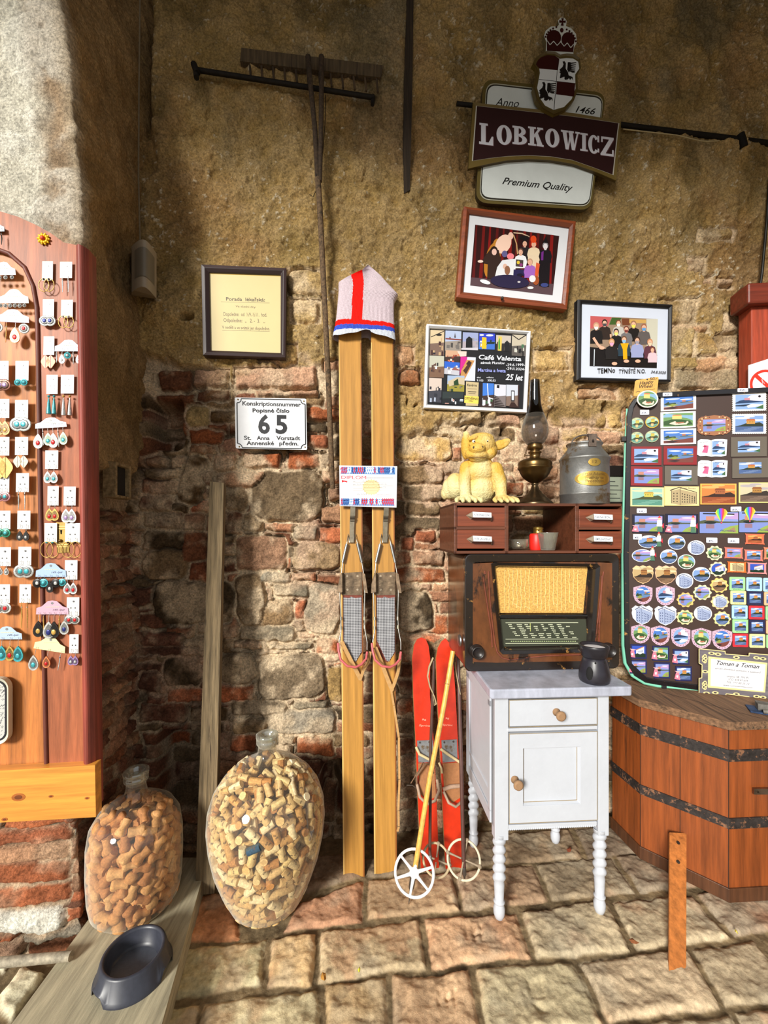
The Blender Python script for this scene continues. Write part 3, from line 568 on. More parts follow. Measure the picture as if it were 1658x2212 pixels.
# ---- pair of old wooden skis
SK = Plane((0, 1.572, 0), WT, .082)
B8 = cr(700, 980, 4.425)
m_pad = material('rubber_foot_pad', .5, ns=60, na=.2)
nt = m_pad.node_tree; ck = nt.nodes.new('ShaderNodeTexChecker'); ck.inputs['Scale'].default_value = 230; ck.inputs[1].default_value = (.42, .42, .44, 1); ck.inputs[2].default_value = (.05, .05, .055, 1)
mp_ = [n for n in nt.nodes if n.type == 'MAPPING'][0]; mp_.inputs['Rotation'].default_value = (0, 0, .785); nt.links.new(mp_.outputs[0], ck.inputs[0]); nt.links.new(ck.outputs[0], nt.nodes['Principled BSDF'].inputs['Base Color'])
def ski(edge, tip, side, dx, lab):
    (tl, tr), (bl, br_) = edge; pl = SK.off(bl[0], bl[1]); o0 = SK.uv(*bl)
    lc = lambda pts, h=0.: [(a-o0[0], b-o0[1]) for a, b in SK.P(pts, h)]
    g = empty('wooden_ski', lab, 'ski', pl.M, 'pair of tall wooden skis')
    m = MB(); ol = lc([bl, br_, tr, (tr[0], 640), (tip[0]+9, tip[1]+14), tip, (tip[0]-9, tip[1]+14), (tl[0], 640), tl]); m.prism(ol, -.016, 0, (182, 132, 62), (140, 90, 42)); m.build('ski_board', m_ski, g, None, .0015)
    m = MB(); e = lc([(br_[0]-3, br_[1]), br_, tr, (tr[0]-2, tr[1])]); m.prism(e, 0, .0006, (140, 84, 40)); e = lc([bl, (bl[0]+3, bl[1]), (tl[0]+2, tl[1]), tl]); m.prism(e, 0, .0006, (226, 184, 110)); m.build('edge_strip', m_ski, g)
    D8 = lambda *p, h=0.: lc([(x+dx, y) for x, y in B8(*p)], h)
    m = MB(); t = D8(160, 1140, 358, 1130, 360, 1350, 172, 1352); m.prism(t, .001, .004, (122, 104, 84))
    for a in (D8(160, 1140, 170, 1135, 172, 1320, 130, 1330, 132, 1250), D8(362, 1135, 385, 1150, 412, 1330, 385, 1325, 362, 1200)): m.prism(a, .004, .024, (150, 128, 104))
    for sx, sy in ((220, 1170), (318, 1170), (222, 1300), (318, 1300)):
        c = D8(sx, sy)[0]; m.prism(circ(c[0], c[1], .0045, n=10), .004, .0052, (176, 160, 138)); 
    for k in range(4):
        c = D8(205, 1215+k*14, 245, 1222+k*14)[:2]; m.tube([(c[0][0], c[0][1], .0045), (c[1][0], c[1][1], .0045)], .0012, (170, 150, 124), 5); c = D8(290, 1215+k*14, 345, 1222+k*14); m.tube([(c[0][0], c[0][1], .0045), (c[1][0], c[1][1], .0045)], .0012, (170, 150, 124), 5)
    o = m.build('toe_plate', m_iron, g, None, .0006); o['label'] = 'rusty steel toe plate'
    m = MB(); m.prism(D8(178, 1352, 360, 1352, 362, 1900, 285, 1995, 265, 1985, 178, 1880), .0, .002, (120, 60, 48)); m.build('pad_base', m_matte, g)
    m = MB(); m.prism(D8(184, 1372, 240, 1378, 255, 1366, 300, 1380, 354, 1370, 356, 1890, 300, 1985, 275, 1975, 184, 1780), .002, .0045, (130, 130, 130)); o = m.build('foot_pad', m_pad, g); o['label'] = 'grey ribbed rubber foot pad'
    m = MB(); m.prism(D8(252, 430, 298, 430, 292, 600, 245, 600), .012, .019, (150, 140, 120)); m.prism(D8(242, 640, 288, 640, 280, 850, 240, 850), .004, .011, (164, 152, 130)); m.prism(D8(246, 590, 290, 590, 288, 650, 243, 650), .004, .016, (120, 110, 94)); c = D8(245, 622, 290, 622); m.tube([(c[0][0], c[0][1], .016), (c[1][0], c[1][1], .016)], .004, (110, 100, 88)); m.build('tension_lever', m_metal, g, None, .001)
    for pts in ((215, 865, 175, 1040), (315, 860, 357, 1040)):
        a, b = D8(*pts); N_ = 70; r = []; pth = []
        for k in range(N_): f = k/(N_-1); pth.append((a[0]+(b[0]-a[0])*f, a[1]+(b[1]-a[1])*f, .012)); r.append(.0062 if k % 2 else .0052)
        m = MB(); m.tube(pth, r, (176, 178, 176), 10); m.build('spring', m_metal, g)
    m = MB()
    for pts, hs in (((240, 850, 228, 770, 215, 865), (.008, .01, .012)), ((280, 850, 290, 765, 315, 860), (.008, .01, .012)), ((175, 1040, 165, 1140, 148, 1330, 158, 1550, 160, 1690, 140, 1790), (.012, .014, .022, .018, .02, .028)), ((357, 1040, 375, 1150, 384, 1330, 380, 1550, 386, 1680, 405, 1790, 404, 1860), (.012, .014, .022, .018, .02, .028, .03))):
        m.tube([(a, b, h) for (a, b), h in zip(D8(*pts), hs)], .0022, (190, 190, 184), 8)
    for cx, cy in ((160, 1570), (160, 1660), (380, 1570), (382, 1650)):
        a = D8(cx, cy-16, cx, cy+16); m.tube([(a[0][0], a[0][1], .018), (a[1][0], a[1][1], .019)], .0042, (196, 186, 160))
    m.build('cable', m_metal, g)
    m = MB(); hp = D8(132, 1800, 136, 1860, 155, 1940, 215, 1995, 290, 2008, 345, 1985, 392, 1940, 404, 1880); m.tube([(a, b, .03+.03*math.sin(i/7*3.14)) for i, (a, b) in enumerate(hp)], .0048, (196, 96, 98), 8); o = m.build('heel_tube', m_rubber, g); o['label'] = 'pink-red rubber tube round the heel cable'
    if side == 'l': s1 = [((165, 1790, 235, 1930, 300, 2060, 345, 2150), .042), ((435, 1880, 420, 1980, 370, 2060, 340, 2160), .03)]
    else: s1 = [((165, 1840, 215, 1960, 270, 2110, 330, 2260), .042), ((405, 1900, 380, 2080, 350, 2180, 320, 2260, 345, 2400, 392, 2700, 398, 3100, 388, 3400, 392, 3550, 380, 3600), .012)]
    for pts, wd in s1:
        pts_ = D8(*pts); m = MB(); 
        for k in range(len(pts_)-1):
            a, b = pts_[k], pts_[k+1]; w = wd*.18 if len(pts_) < 6 else (.004 if k > 2 else .006); z = .022-.004*min(k, 3); dx_, dy_ = b[0]-a[0], b[1]-a[1]; l = math.hypot(dx_, dy_); nx, ny = -dy_/l*w, dx_/l*w
            m.hexa([(a[0]-nx, a[1]-ny, z), (a[0]+nx, a[1]+ny, z), (b[0]+nx, b[1]+ny, z-.004), (b[0]-nx, b[1]-ny, z-.004)], [(a[0]-nx, a[1]-ny, z+.002), (a[0]+nx, a[1]+ny, z+.002), (b[0]+nx, b[1]+ny, z-.002), (b[0]-nx, b[1]-ny, z-.002)], (188, 146, 92))
        o = m.build('leather_strap', m_matte, g); o['label'] = 'tan leather strap'
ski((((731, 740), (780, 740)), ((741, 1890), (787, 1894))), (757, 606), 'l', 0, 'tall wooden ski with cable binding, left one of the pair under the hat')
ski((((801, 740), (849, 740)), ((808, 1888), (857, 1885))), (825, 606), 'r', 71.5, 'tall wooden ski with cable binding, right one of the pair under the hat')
# ---- knitted hat pulled over the ski tips
def hat():
    H7 = lambda x, y: (680+x/7.536, 560+y/7.536)
    Lx = [(95, 868), (130, 815), (180, 775), (270, 592), (330, 490), (400, 382), (500, 386), (800, 362), (1000, 340), (1100, 325), (1200, 300), (1240, 290), (1290, 300)]
    Rx = [(95, 872), (140, 918), (200, 980), (290, 1075), (430, 1190), (520, 1275), (600, 1350), (660, 1310), (720, 1288), (900, 1284), (1150, 1292), (1240, 1298), (1360, 1310)]
    o0 = SK.uv(*H7(830, 1330)); pl = SK.off(*H7(830, 1330)); m = MB(); R, Cn = 96, 88; vs = []; cols = []
    for side in (1, -1):
        for i in range(R+1):
            f = i/R; 
            for j in range(Cn+1):
                t = j/Cn; ybot = 1262+30*math.sin(t*9)+ (60*t*t if t > .6 else 0)+10*math.sin(t*21)
                y = 95+f*(ybot-95); xl = np.interp(y, [a for a, b in Lx], [b for a, b in Lx]); xr = np.interp(y, [a for a, b in Rx], [b for a, b in Rx]); x = xl+(xr-xl)*t
                u, v = SK.uv(*H7(x, y)); bul = .030*math.sqrt(max(0, 1-(2*t-1)**4))*min(1, f*3.5)+.004*f
                fold = .004*math.exp(-((x-850)/60)**2)*math.exp(-((y-300)/250)**2); rib = .0010*(j % 2)
                vs.append((u-o0[0], v-o0[1], (bul+rib-fold)+.002 if side > 0 else -.018-bul*.25)); 
                if side > 0: cols.append((x, y, t))
    n = Cn+1
    def color(x, y, t):
        yb = 1020+60*t if t < .55 else 1100
        if y > 1200+25*t: return (200, 206, 218)
        if y > 1120+45*t: return (60, 84, 190)
        if y > 1035+70*t or (x > np.interp(y, [270, 500, 1060], [592, 612, 585]) and x < np.interp(y, [170, 500, 1100], [775, 782, 752])): return (226, 30, 22)
        return (198, 182, 190)
    for i in range(R):
        for j in range(Cn):
            a = i*n+j; c = cols[a]; m.add([vs[a], vs[a+1], vs[a+n+1], vs[a+n]], [(3, 2, 1, 0)], color((cols[a][0]+cols[a+1][0])/2, (cols[a][1]+cols[a+n][1])/2, c[2]))
            b = (R+1)*n+a; m.add([vs[b], vs[b+1], vs[b+n+1], vs[b+n]], [(0, 1, 2, 3)], (200, 186, 194))
    for i in range(R):
        for j in (0, Cn): a = i*n+j; b = (R+1)*n+a; m.add([vs[a], vs[a+n], vs[b+n], vs[b]], [(0, 1, 2, 3)], (212, 198, 206))
    for j in range(Cn): a = j; b = (R+1)*n+a; m.add([vs[a], vs[a+1], vs[b+1], vs[b]], [(0, 1, 2, 3)], (212, 198, 206))
    o = m.build('knitted_hat', m_knit, None, pl.M); tag(o, 'white knitted hat with red stripe and blue hem, pulled over the ski tips', 'hat')
hat()
# ---- diploma clipped to the skis
def diploma():
    o0 = SK.uv(796, 1050, .024); pl = SK.off(796, 1050, .024); lc = lambda pts: [(a-o0[0], b-o0[1]) for a, b in SK.P(pts, .024)]
    D = lambda *p: lc(B8(*p)); m = MB(); m.prism(D(143, 112, 697, 120, 690, 515, 148, 500), -.0018, 0, (214, 214, 222)); m.poly(D(158, 124, 676, 130, 668, 504, 156, 492), .0004, (238, 236, 236))
    r = random.Random(2)
    for x0, y0, x1, y1 in ((160, 126, 676, 200), (158, 428, 668, 500)):
        m.poly(D(x0, y0, x1, y0+6, x1, y1, x0, y1-6), .0007, (88, 140, 200))
        for k in range(26):
            x = x0+10+k*19.5; c = r.choice([(214, 40, 50), (236, 236, 240), (196, 40, 60), (30, 60, 130)]); y = (y0+y1)/2; q = r.uniform(-8, 8)
            m.poly(D(x-3, y-26, x+5, y-26, x+5, y-4, x+14, y+30, x+8, y+30, x, y+6, x-8, y+30, x-14, y+30, x-4, y-2), .001, c)
            m.poly(D(x-12+q, y-18, x+12, y-26+q, x+12, y-20+q, x-12+q, y-10), .001, c); a = D(x, y-32)[0]; m.poly(circ(a[0], a[1], .0022, n=8), .001, c)
    c = D(450, 320)[0]; m.poly(circ(c[0], c[1], .034, .030, 24), .0006, (240, 214, 160))
    for k in range(20): a = k*.314; m.poly([(c[0]+.030*math.cos(a-.08), c[1]+.028*math.sin(a-.08)), (c[0]+.041*math.cos(a), c[1]+.037*math.sin(a)), (c[0]+.030*math.cos(a+.08), c[1]+.028*math.sin(a+.08))], .0006, (240, 214, 160))
    tx = lambda s, x0, y, x1, h, col, sh=0: m.text(s, *D(x0, y, x1, y+3), h, .0011, col, sh)
    tx('DIPLOM', 163, 240, 400, .0125, (206, 70, 90))
    for y in (275, 303, 328, 350): m.poly(D(272, y, 655, y+3, 655, y+5, 272, y+2), .0009, (150, 140, 130))
    def wav(x0, y, x1, h, col, sd):
        rr = random.Random(sd); pts = []; x = x0
        while x < x1: pts.append(D(x, y-rr.uniform(.2, 1)*h*(len(pts) % 2))[0]); x += h*.42
        m.tube([(a_, b_, .0012) for a_, b_ in pts], .0004, col, 4)
    for i, (x0, y, x1, h, col) in enumerate(((405, 234, 660, 7, (110, 100, 100)), (365, 272, 520, 18, (60, 50, 60)), (315, 300, 600, 15, (60, 50, 60)), (380, 326, 590, 15, (60, 50, 60)), (272, 270, 296, 7, (90, 80, 80)), (272, 298, 300, 7, (90, 80, 80)), (315, 396, 410, 20, (40, 40, 50)), (505, 392, 645, 10, (190, 110, 150)), (500, 408, 645, 10, (190, 110, 150)))): wav(x0, y, x1, h, col, i)
    m.poly(D(166, 252, 220, 262, 218, 276, 190, 268, 168, 276), .001, (200, 40, 50))
    o = m.build('diploma_card', m_print, None, pl.M); tag(o, 'laminated diploma with blue and red pictogram border, clamped across both wooden skis', 'diploma')
diploma()
# ---- pair of short red skis with their poles
RS = Plane((0, 1.562, 0), WT, .225); C3 = cr(830, 1360, 3.57)
def red_ski(ol, tip, dx, lab, parts):
    b0 = C3(*parts['base'])[0]; pl = RS.off(*b0); o0 = RS.uv(*b0); lc = lambda *p, h=0.: [(a-o0[0], b-o0[1]) for a, b in RS.P(C3(*p), h)]
    g = empty('red_ski', lab, 'ski', pl.M, 'pair of short red skis'); m = MB(); m.prism(lc(*ol), -.012, 0, (198, 46, 14), (196, 140, 84)); m.build('ski_board', m_redski, g, None, .001)
    m = MB(); m.prism(lc(*parts['plate']), 0, .0025, (150, 152, 154)); 
    for x, y in parts['riv']: c = lc(x, y)[0]; m.prism(circ(c[0], c[1], .004, n=10), .0025, .004, (90, 84, 80))
    m.build('metal_plate', m_zinc, g)['label'] = 'grey metal binding plate'
    m = MB(); m.prism(lc(*parts['foot']), 0, .004, (158, 106, 66)); m.build('foot_plate', m_matte, g)['label'] = 'brown foot plate'
    for pts, z, w, c in parts['straps']:
        m = MB(); P_ = lc(*pts); zs_ = [z*math.sin(math.pi*(i+.3)/(len(P_)-1+.6))+.005 for i in range(len(P_))]
        m.tube([(a, b, zz) for (a, b), zz in zip(P_, zs_)], w, c, 8, flat=1); o = m.build('strap', m_matte, g)
    m = MB(); 
    for s, x, y, w in parts['txt']: m.text(s, *lc(x, y, x+w, y+4), .007, .0006, (240, 176, 150), .2)
    m.build('scratched_writing', m_print, g)
TN = (206, 186, 140); BR_ = (120, 90, 66)
red_ski((285, 60, 318, 74, 340, 125, 352, 220, 350, 500, 378, 850, 402, 1300, 422, 1862, 282, 1866, 258, 1300, 240, 850, 222, 500, 214, 220, 228, 120, 252, 74), None, 0, 'short red ski with strap binding, left one of the red pair',
    dict(base=(350, 1864), plate=(250, 855, 372, 850, 380, 1020, 262, 1025), riv=[(272, 870), (345, 866)], foot=(258, 1030, 380, 1024, 396, 1290, 330, 1310, 268, 1260),
    straps=[((240, 900, 262, 950, 350, 1000), .012, .0055, TN), ((245, 1190, 238, 1110, 300, 1010, 345, 1030, 352, 1120), .03, .004, BR_), ((246, 1180, 262, 1270, 310, 1315, 370, 1290, 408, 1220, 400, 1150), .035, .0055, (168, 142, 120)), ((200, 1180, 250, 1090, 290, 1020), .01, .002, BR_), ((170, 1195, 210, 1190, 240, 1215), .01, .002, (70, 60, 50))], txt=[('96', 290, 700, 30), ('Sprint', 265, 745, 90)]))
red_ski((470, 66, 505, 110, 522, 150, 548, 500, 566, 850, 586, 1300, 602, 1852, 472, 1858, 445, 1300, 425, 850, 406, 500, 398, 220, 412, 140, 440, 90), None, 0, 'short red ski with strap binding, right one, beside the white cabinet',
    dict(base=(540, 1856), plate=(438, 852, 556, 846, 562, 1015, 448, 1025), riv=[(460, 868), (530, 862)], foot=(446, 1030, 576, 1022, 586, 1290, 520, 1335, 462, 1280),
    straps=[((428, 915, 470, 945, 580, 1020), .012, .0055, TN), ((448, 1225, 500, 1200, 580, 1198), .012, .008, (168, 138, 116)), ((450, 1240, 478, 1310, 530, 1340, 584, 1320), .03, .005, (176, 152, 130)), ((415, 1020, 432, 1060, 440, 1100), .01, .004, TN)], txt=[('96', 470, 690, 26), ('Sprint', 445, 740, 80)]))
def pole(lab, pts, col, rad, ring=None, ringr=.06, nrm=(-.1, -.85, .45), plastic=False, strap=None, rings=(), ferr=True, rc=(226, 214, 190)):
    P3 = [at(*C3(x, y)[0], D) for x, y, D in pts]; b = P3[-1].copy(); g = empty('ski_pole', lab, 'ski pole', T(b), None); R_ = [x-b for x in P3]
    m = MB(); m.tube(R_[:-1], rad, col, 10)
    for f in rings: q = R_[0].lerp(R_[-2], f); d_ = (R_[-2]-R_[0]).normalized()*.002; m.tube([q-d_, q+d_], rad*1.08, tuple(int(c*.7) for c in col), 10)
    m.build('shaft', m_ski if plastic else m_rubber, g)
    m = MB(); m.tube([R_[-2], R_[-2].lerp(R_[-1], .45), R_[-2].lerp(R_[-1], .55), R_[-1]], [rad*1.1, rad*1.1, rad*.6, .0008], (150, 150, 150), 10); m.build('tip', m_metal, g)
    c = at(*C3(ring[0], ring[1])[0], ring[2])-b; nn = Vector(nrm).normalized(); x = nn.orthogonal().normalized(); y = nn.cross(x); rr = ringr
    m = MB(); N_ = 36; m.tube([c+(x*math.cos(t)+y*math.sin(t))*rr for t in [2*math.pi*k/N_ for k in range(N_)]], .0048 if plastic else .0042, rc, 8, True)
    k6 = 6 if plastic else 4
    for k in range(k6):
        t = 2*math.pi*k/k6+.5; d_ = x*math.cos(t)+y*math.sin(t); m.tube([c+d_*.008, c+d_*rr*.5, c+d_*rr*.98], [.007, .005, .004] if plastic else [.003, .003, .004], rc if plastic else (150, 134, 112), 8)
    if plastic: m.tube([c-nn*.006, c+nn*.006], .016, rc, 16)
    else:
        for k in range(4): t = 2*math.pi*k/4+.5; d_ = x*math.cos(t)+y*math.sin(t); m.ball(c+d_*rr, .008, (150, 134, 112), 8)
    m.build('basket', m_paint if plastic else m_matte, g)['label'] = 'white plastic basket' if plastic else 'round cane basket tied with leather'
    if strap:
        m = MB(); m.tube([at(*C3(x_, y_)[0], d)-b for x_, y_, d in strap], [.006]*(len(strap)-1)+[.004], (170, 152, 118), 8, flat=.35); m.build('wrist_strap', m_matte, g)
pole('dark brown cane-basket ski pole standing between the two red skis', [(382, 240, 1.60), (356, 900, 1.56), (350, 1700, 1.51), (352, 1740, 1.505), (372, 1845, 1.49)], (78, 54, 46), .0058, (400, 1775, 1.50), .050, strap=[(375, 215, 1.60), (345, 285, 1.595), (332, 360, 1.59), (350, 440, 1.585), (385, 520, 1.58), (398, 570, 1.58), (382, 585, 1.58), (372, 500, 1.58)], nrm=(.25, -.6, .7), rc=(196, 176, 140))
pole('dark brown cane-basket ski pole standing beside the white cabinet', [(566, 200, 1.66), (590, 1000, 1.55), (606, 1640, 1.50), (612, 1830, 1.485), (620, 1960, 1.475)], (84, 56, 50), .0072, (610, 1772, 1.487), .058, strap=[(545, 250, 1.64), (552, 330, 1.63), (570, 430, 1.62), (585, 500, 1.61)], nrm=(-.35, -.75, .55), rc=(214, 200, 172))
pole('yellow bamboo ski pole with a white plastic basket, leaning against the radio', [(528, 165, 1.60), (460, 575, 1.56), (350, 1140, 1.50), (238, 1830, 1.45), (225, 1880, 1.445), (186, 2120, 1.43)], (226, 172, 84), .0092, (230, 1874, 1.438), .066, plastic=True, rings=(.16, .33, .57, .8), nrm=(-.15, -.86, .48), rc=(236, 236, 236))
# ---- white bedside cabinet with marble top
CAB = Plane((.363, 1.363, 0), .06)
def cabinet():
    g = empty('bedside_cabinet', 'white painted bedside cabinet with turned legs and grey marble top, under the radio', 'cabinet', CAB.M); c = lambda *p: CAB.P(cr(0, 0, 1)(*p))
    wcol = (186, 190, 198); x0, x1 = 0.0, .386; zb, zt = .292, .744; d = .365
    zz = lambda y: CAB.uv(1190, y)[1]; xx = lambda x: CAB.uv(x, 1650)[0]
    m = MB(); m.box(x0, zb+.012, -d, x0+.018, zt, -.012, wcol); m.box(x1-.018, zb+.012, -d, x1, zt, -.012, wcol); m.box(x0, zb+.012, -d, x1, zt, -d+.015, wcol); m.box(x0+.01, zb+.02, -d+.01, x1-.01, zb+.034, -.02, wcol)
    m.box(x0-.004, zb+.10, -d+.03, x0+.004, zb+.115, -.06, wcol)
    m.box(x0+.04, zz(1578), -.02, x1-.04, zz(1571), .002, wcol); m.box(x0+.04, zb+.012, -.02, x1-.04, zz(1780), -.002, wcol)
    m.build('body', m_white, g, None, .002)
    for xa, xb in ((x0, xx(1098)), (xx(1292), x1)):
        m = MB(); m.box(xa, zb-.022, -.035, xb, zt, 0, wcol); m.box(xa+.008, zb-.032, -.03, xb-.008, zb-.02, -.004, wcol); m.build('corner_post', m_white, g, None, .002)
    m = MB(); 
    for k in range(46): x = x0+.046+k*(x1-x0-.092)/45; m.ball((x, zb+.012, -.004), (.0042, .0045, .004), wcol, 6)
    for k in range(46): z_ = -.04-k*(d-.05)/45; m.ball((x0+.004, zb+.012, z_), (.004, .0045, .0042), wcol, 6)
    m.build('bead_trim', m_white, g)
    m = MB(); xd0, xd1 = xx(1100), xx(1290); m.box(xd0, zz(1568), -.02, xd1, zz(1512), -.002, wcol); dr = m.build('drawer', m_white, g, None, .002)
    m = MB(); a0, a1, b0, b1 = xd0, xd1, zz(1777), zz(1583); i0, i1, j0, j1 = xx(1130), xx(1254), zz(1740), zz(1616)
    m.ring([(a0, b0), (a1, b0), (a1, b1), (a0, b1)], [(i0, j0), (i1, j0), (i1, j1), (i0, j1)], -.02, -.002, wcol); m.ring([(i0, j0), (i1, j0), (i1, j1), (i0, j1)], [(i0+.006, j0+.006), (i1-.006, j0+.006), (i1-.006, j1-.006), (i0+.006, j1-.006)], -.02, -.003, wcol, -.014); m.box(i0, j0, -.02, i1, j1, -.014, wcol)
    do = m.build('door', m_white, g, None, .001)
    m = MB(); gr = (150, 128, 88)  # beige lines: joint grime that also paints in the weak recess shade
    for A_, z_, w_ in (((i0+.006, j0+.006), -.0135, 0), ((a0+.0005, b0+.001), -.0015, 1), ((a0+.0005, b1-.001), -.0015, 1), ((xd0, zz(1511)), -.002, 1), ((xd0, zz(1569)), -.001, 1)):
        x2 = i1-.006 if not w_ else a1; m.tube([(A_[0], A_[1], z_), (x2, A_[1], z_)], .0010, gr, 5)
    for x_, y0_, y1_, z_ in ((i0+.006, j0+.006, j1-.006, -.0135), (i1-.006, j0+.006, j1-.006, -.0135), (a0, b0, b1, -.0018), (a1, b0, b1, -.0018), (xd0, zz(1568), zz(1512), -.0018), (xd1, zz(1568), zz(1512), -.0018)): m.tube([(x_, y0_, z_), (x_, y1_, z_)], .0009, gr, 5)
    m.build('grime_and_joint_shade', m_matte, g)['label'] = 'yellowed grime and painted shade in the panel joints'
    # frame-and-panel side towards the red skis
    m = MB(); 
    for s in (x0-.0005,): m.box(s-.005, zb+.05, -d+.02, s, zt-.03, -d+.06, wcol); m.box(s-.005, zb+.05, -.06, s, zt-.03, -.038, wcol); m.box(s-.005, zt-.05, -d+.02, s, zt-.012, -.038, wcol); m.box(s-.005, zb+.012, -d+.02, s, zb+.055, -.038, wcol)
    m.build('side_frame', m_white, g, None, .001)
    for px, py, par in ((1205, 1540, dr), (1115, 1686, do)):
        u, v = CAB.uv(px, py); m = MB(); m.lathe([(.012, 0), (.013, .003), (.008, .006), (.0075, .018), (.014, .028), (.0165, .034), (.015, .038), (.011, .040)], (0, 0, 0), (150, 116, 84), 20); o = m.build('knob', m_matte, par, Matrix.Translation((u-.006, v+.003, -.002))); o['label'] = 'brown turned wooden knob'
    for lx, lz in ((x0+.020, -.018), (x1-.022, -.018), (x0+.022, -d+.03), (x1-.022, -d+.03)):
        prof = [(.009, 0), (.014, .004), (.0185, .018), (.019, .035), (.015, .048), (.013, .052), (.0185, .055), (.0185, .060), (.0145, .063), (.0165, .10), (.0175, .118)]
        for k in range(5): h = .122+k*.030; prof += [(.0155, h), (.0205, h+.008), (.022, h+.015), (.0205, h+.022), (.0155, h+.029)]
        prof += [(.020, .272), (.020, .285)]; vs = []; n = 24
        m = MB()
        for r, h in prof:
            for k in range(n):
                a = 2*math.pi*k/n; tw = .010*math.sin(a) if .118 < h < .27 else 0; vs.append((r*math.cos(a), h+tw, r*math.sin(a)))
        m.add(vs, [(i*n+k, (i+1)*n+k, (i+1)*n+(k+1) % n, i*n+(k+1) % n) for i in range(len(prof)-1) for k in range(n)], wcol, True); m.add(vs[:n], [range(n)], wcol)
        m.build('leg', m_white, g, Matrix.Translation((lx, 0, lz)))
    m = MB(); tp = [(-.024, .020), (-.018, .028), (.444, .028), (.452, .018), (.452, -d-.01), (-.012, -d-.01)]
    tp3 = lambda y, e: [(a+(e if a > .2 else -e)*0, y, b) for a, b in tp]
    m.add(tp3(.744, 0)+tp3(.776, 0), [(0, 1, 2, 3, 4, 5), (11, 10, 9, 8, 7, 6)]+[(i, 6+i, 6+(i+1) % 6, (i+1) % 6) for i in range(6)], (176, 180, 196)); bm_ = m.build('marble_top', m_marble, g, None, .005); bm_['label'] = 'grey veined marble top'
cabinet()
ZT = .777
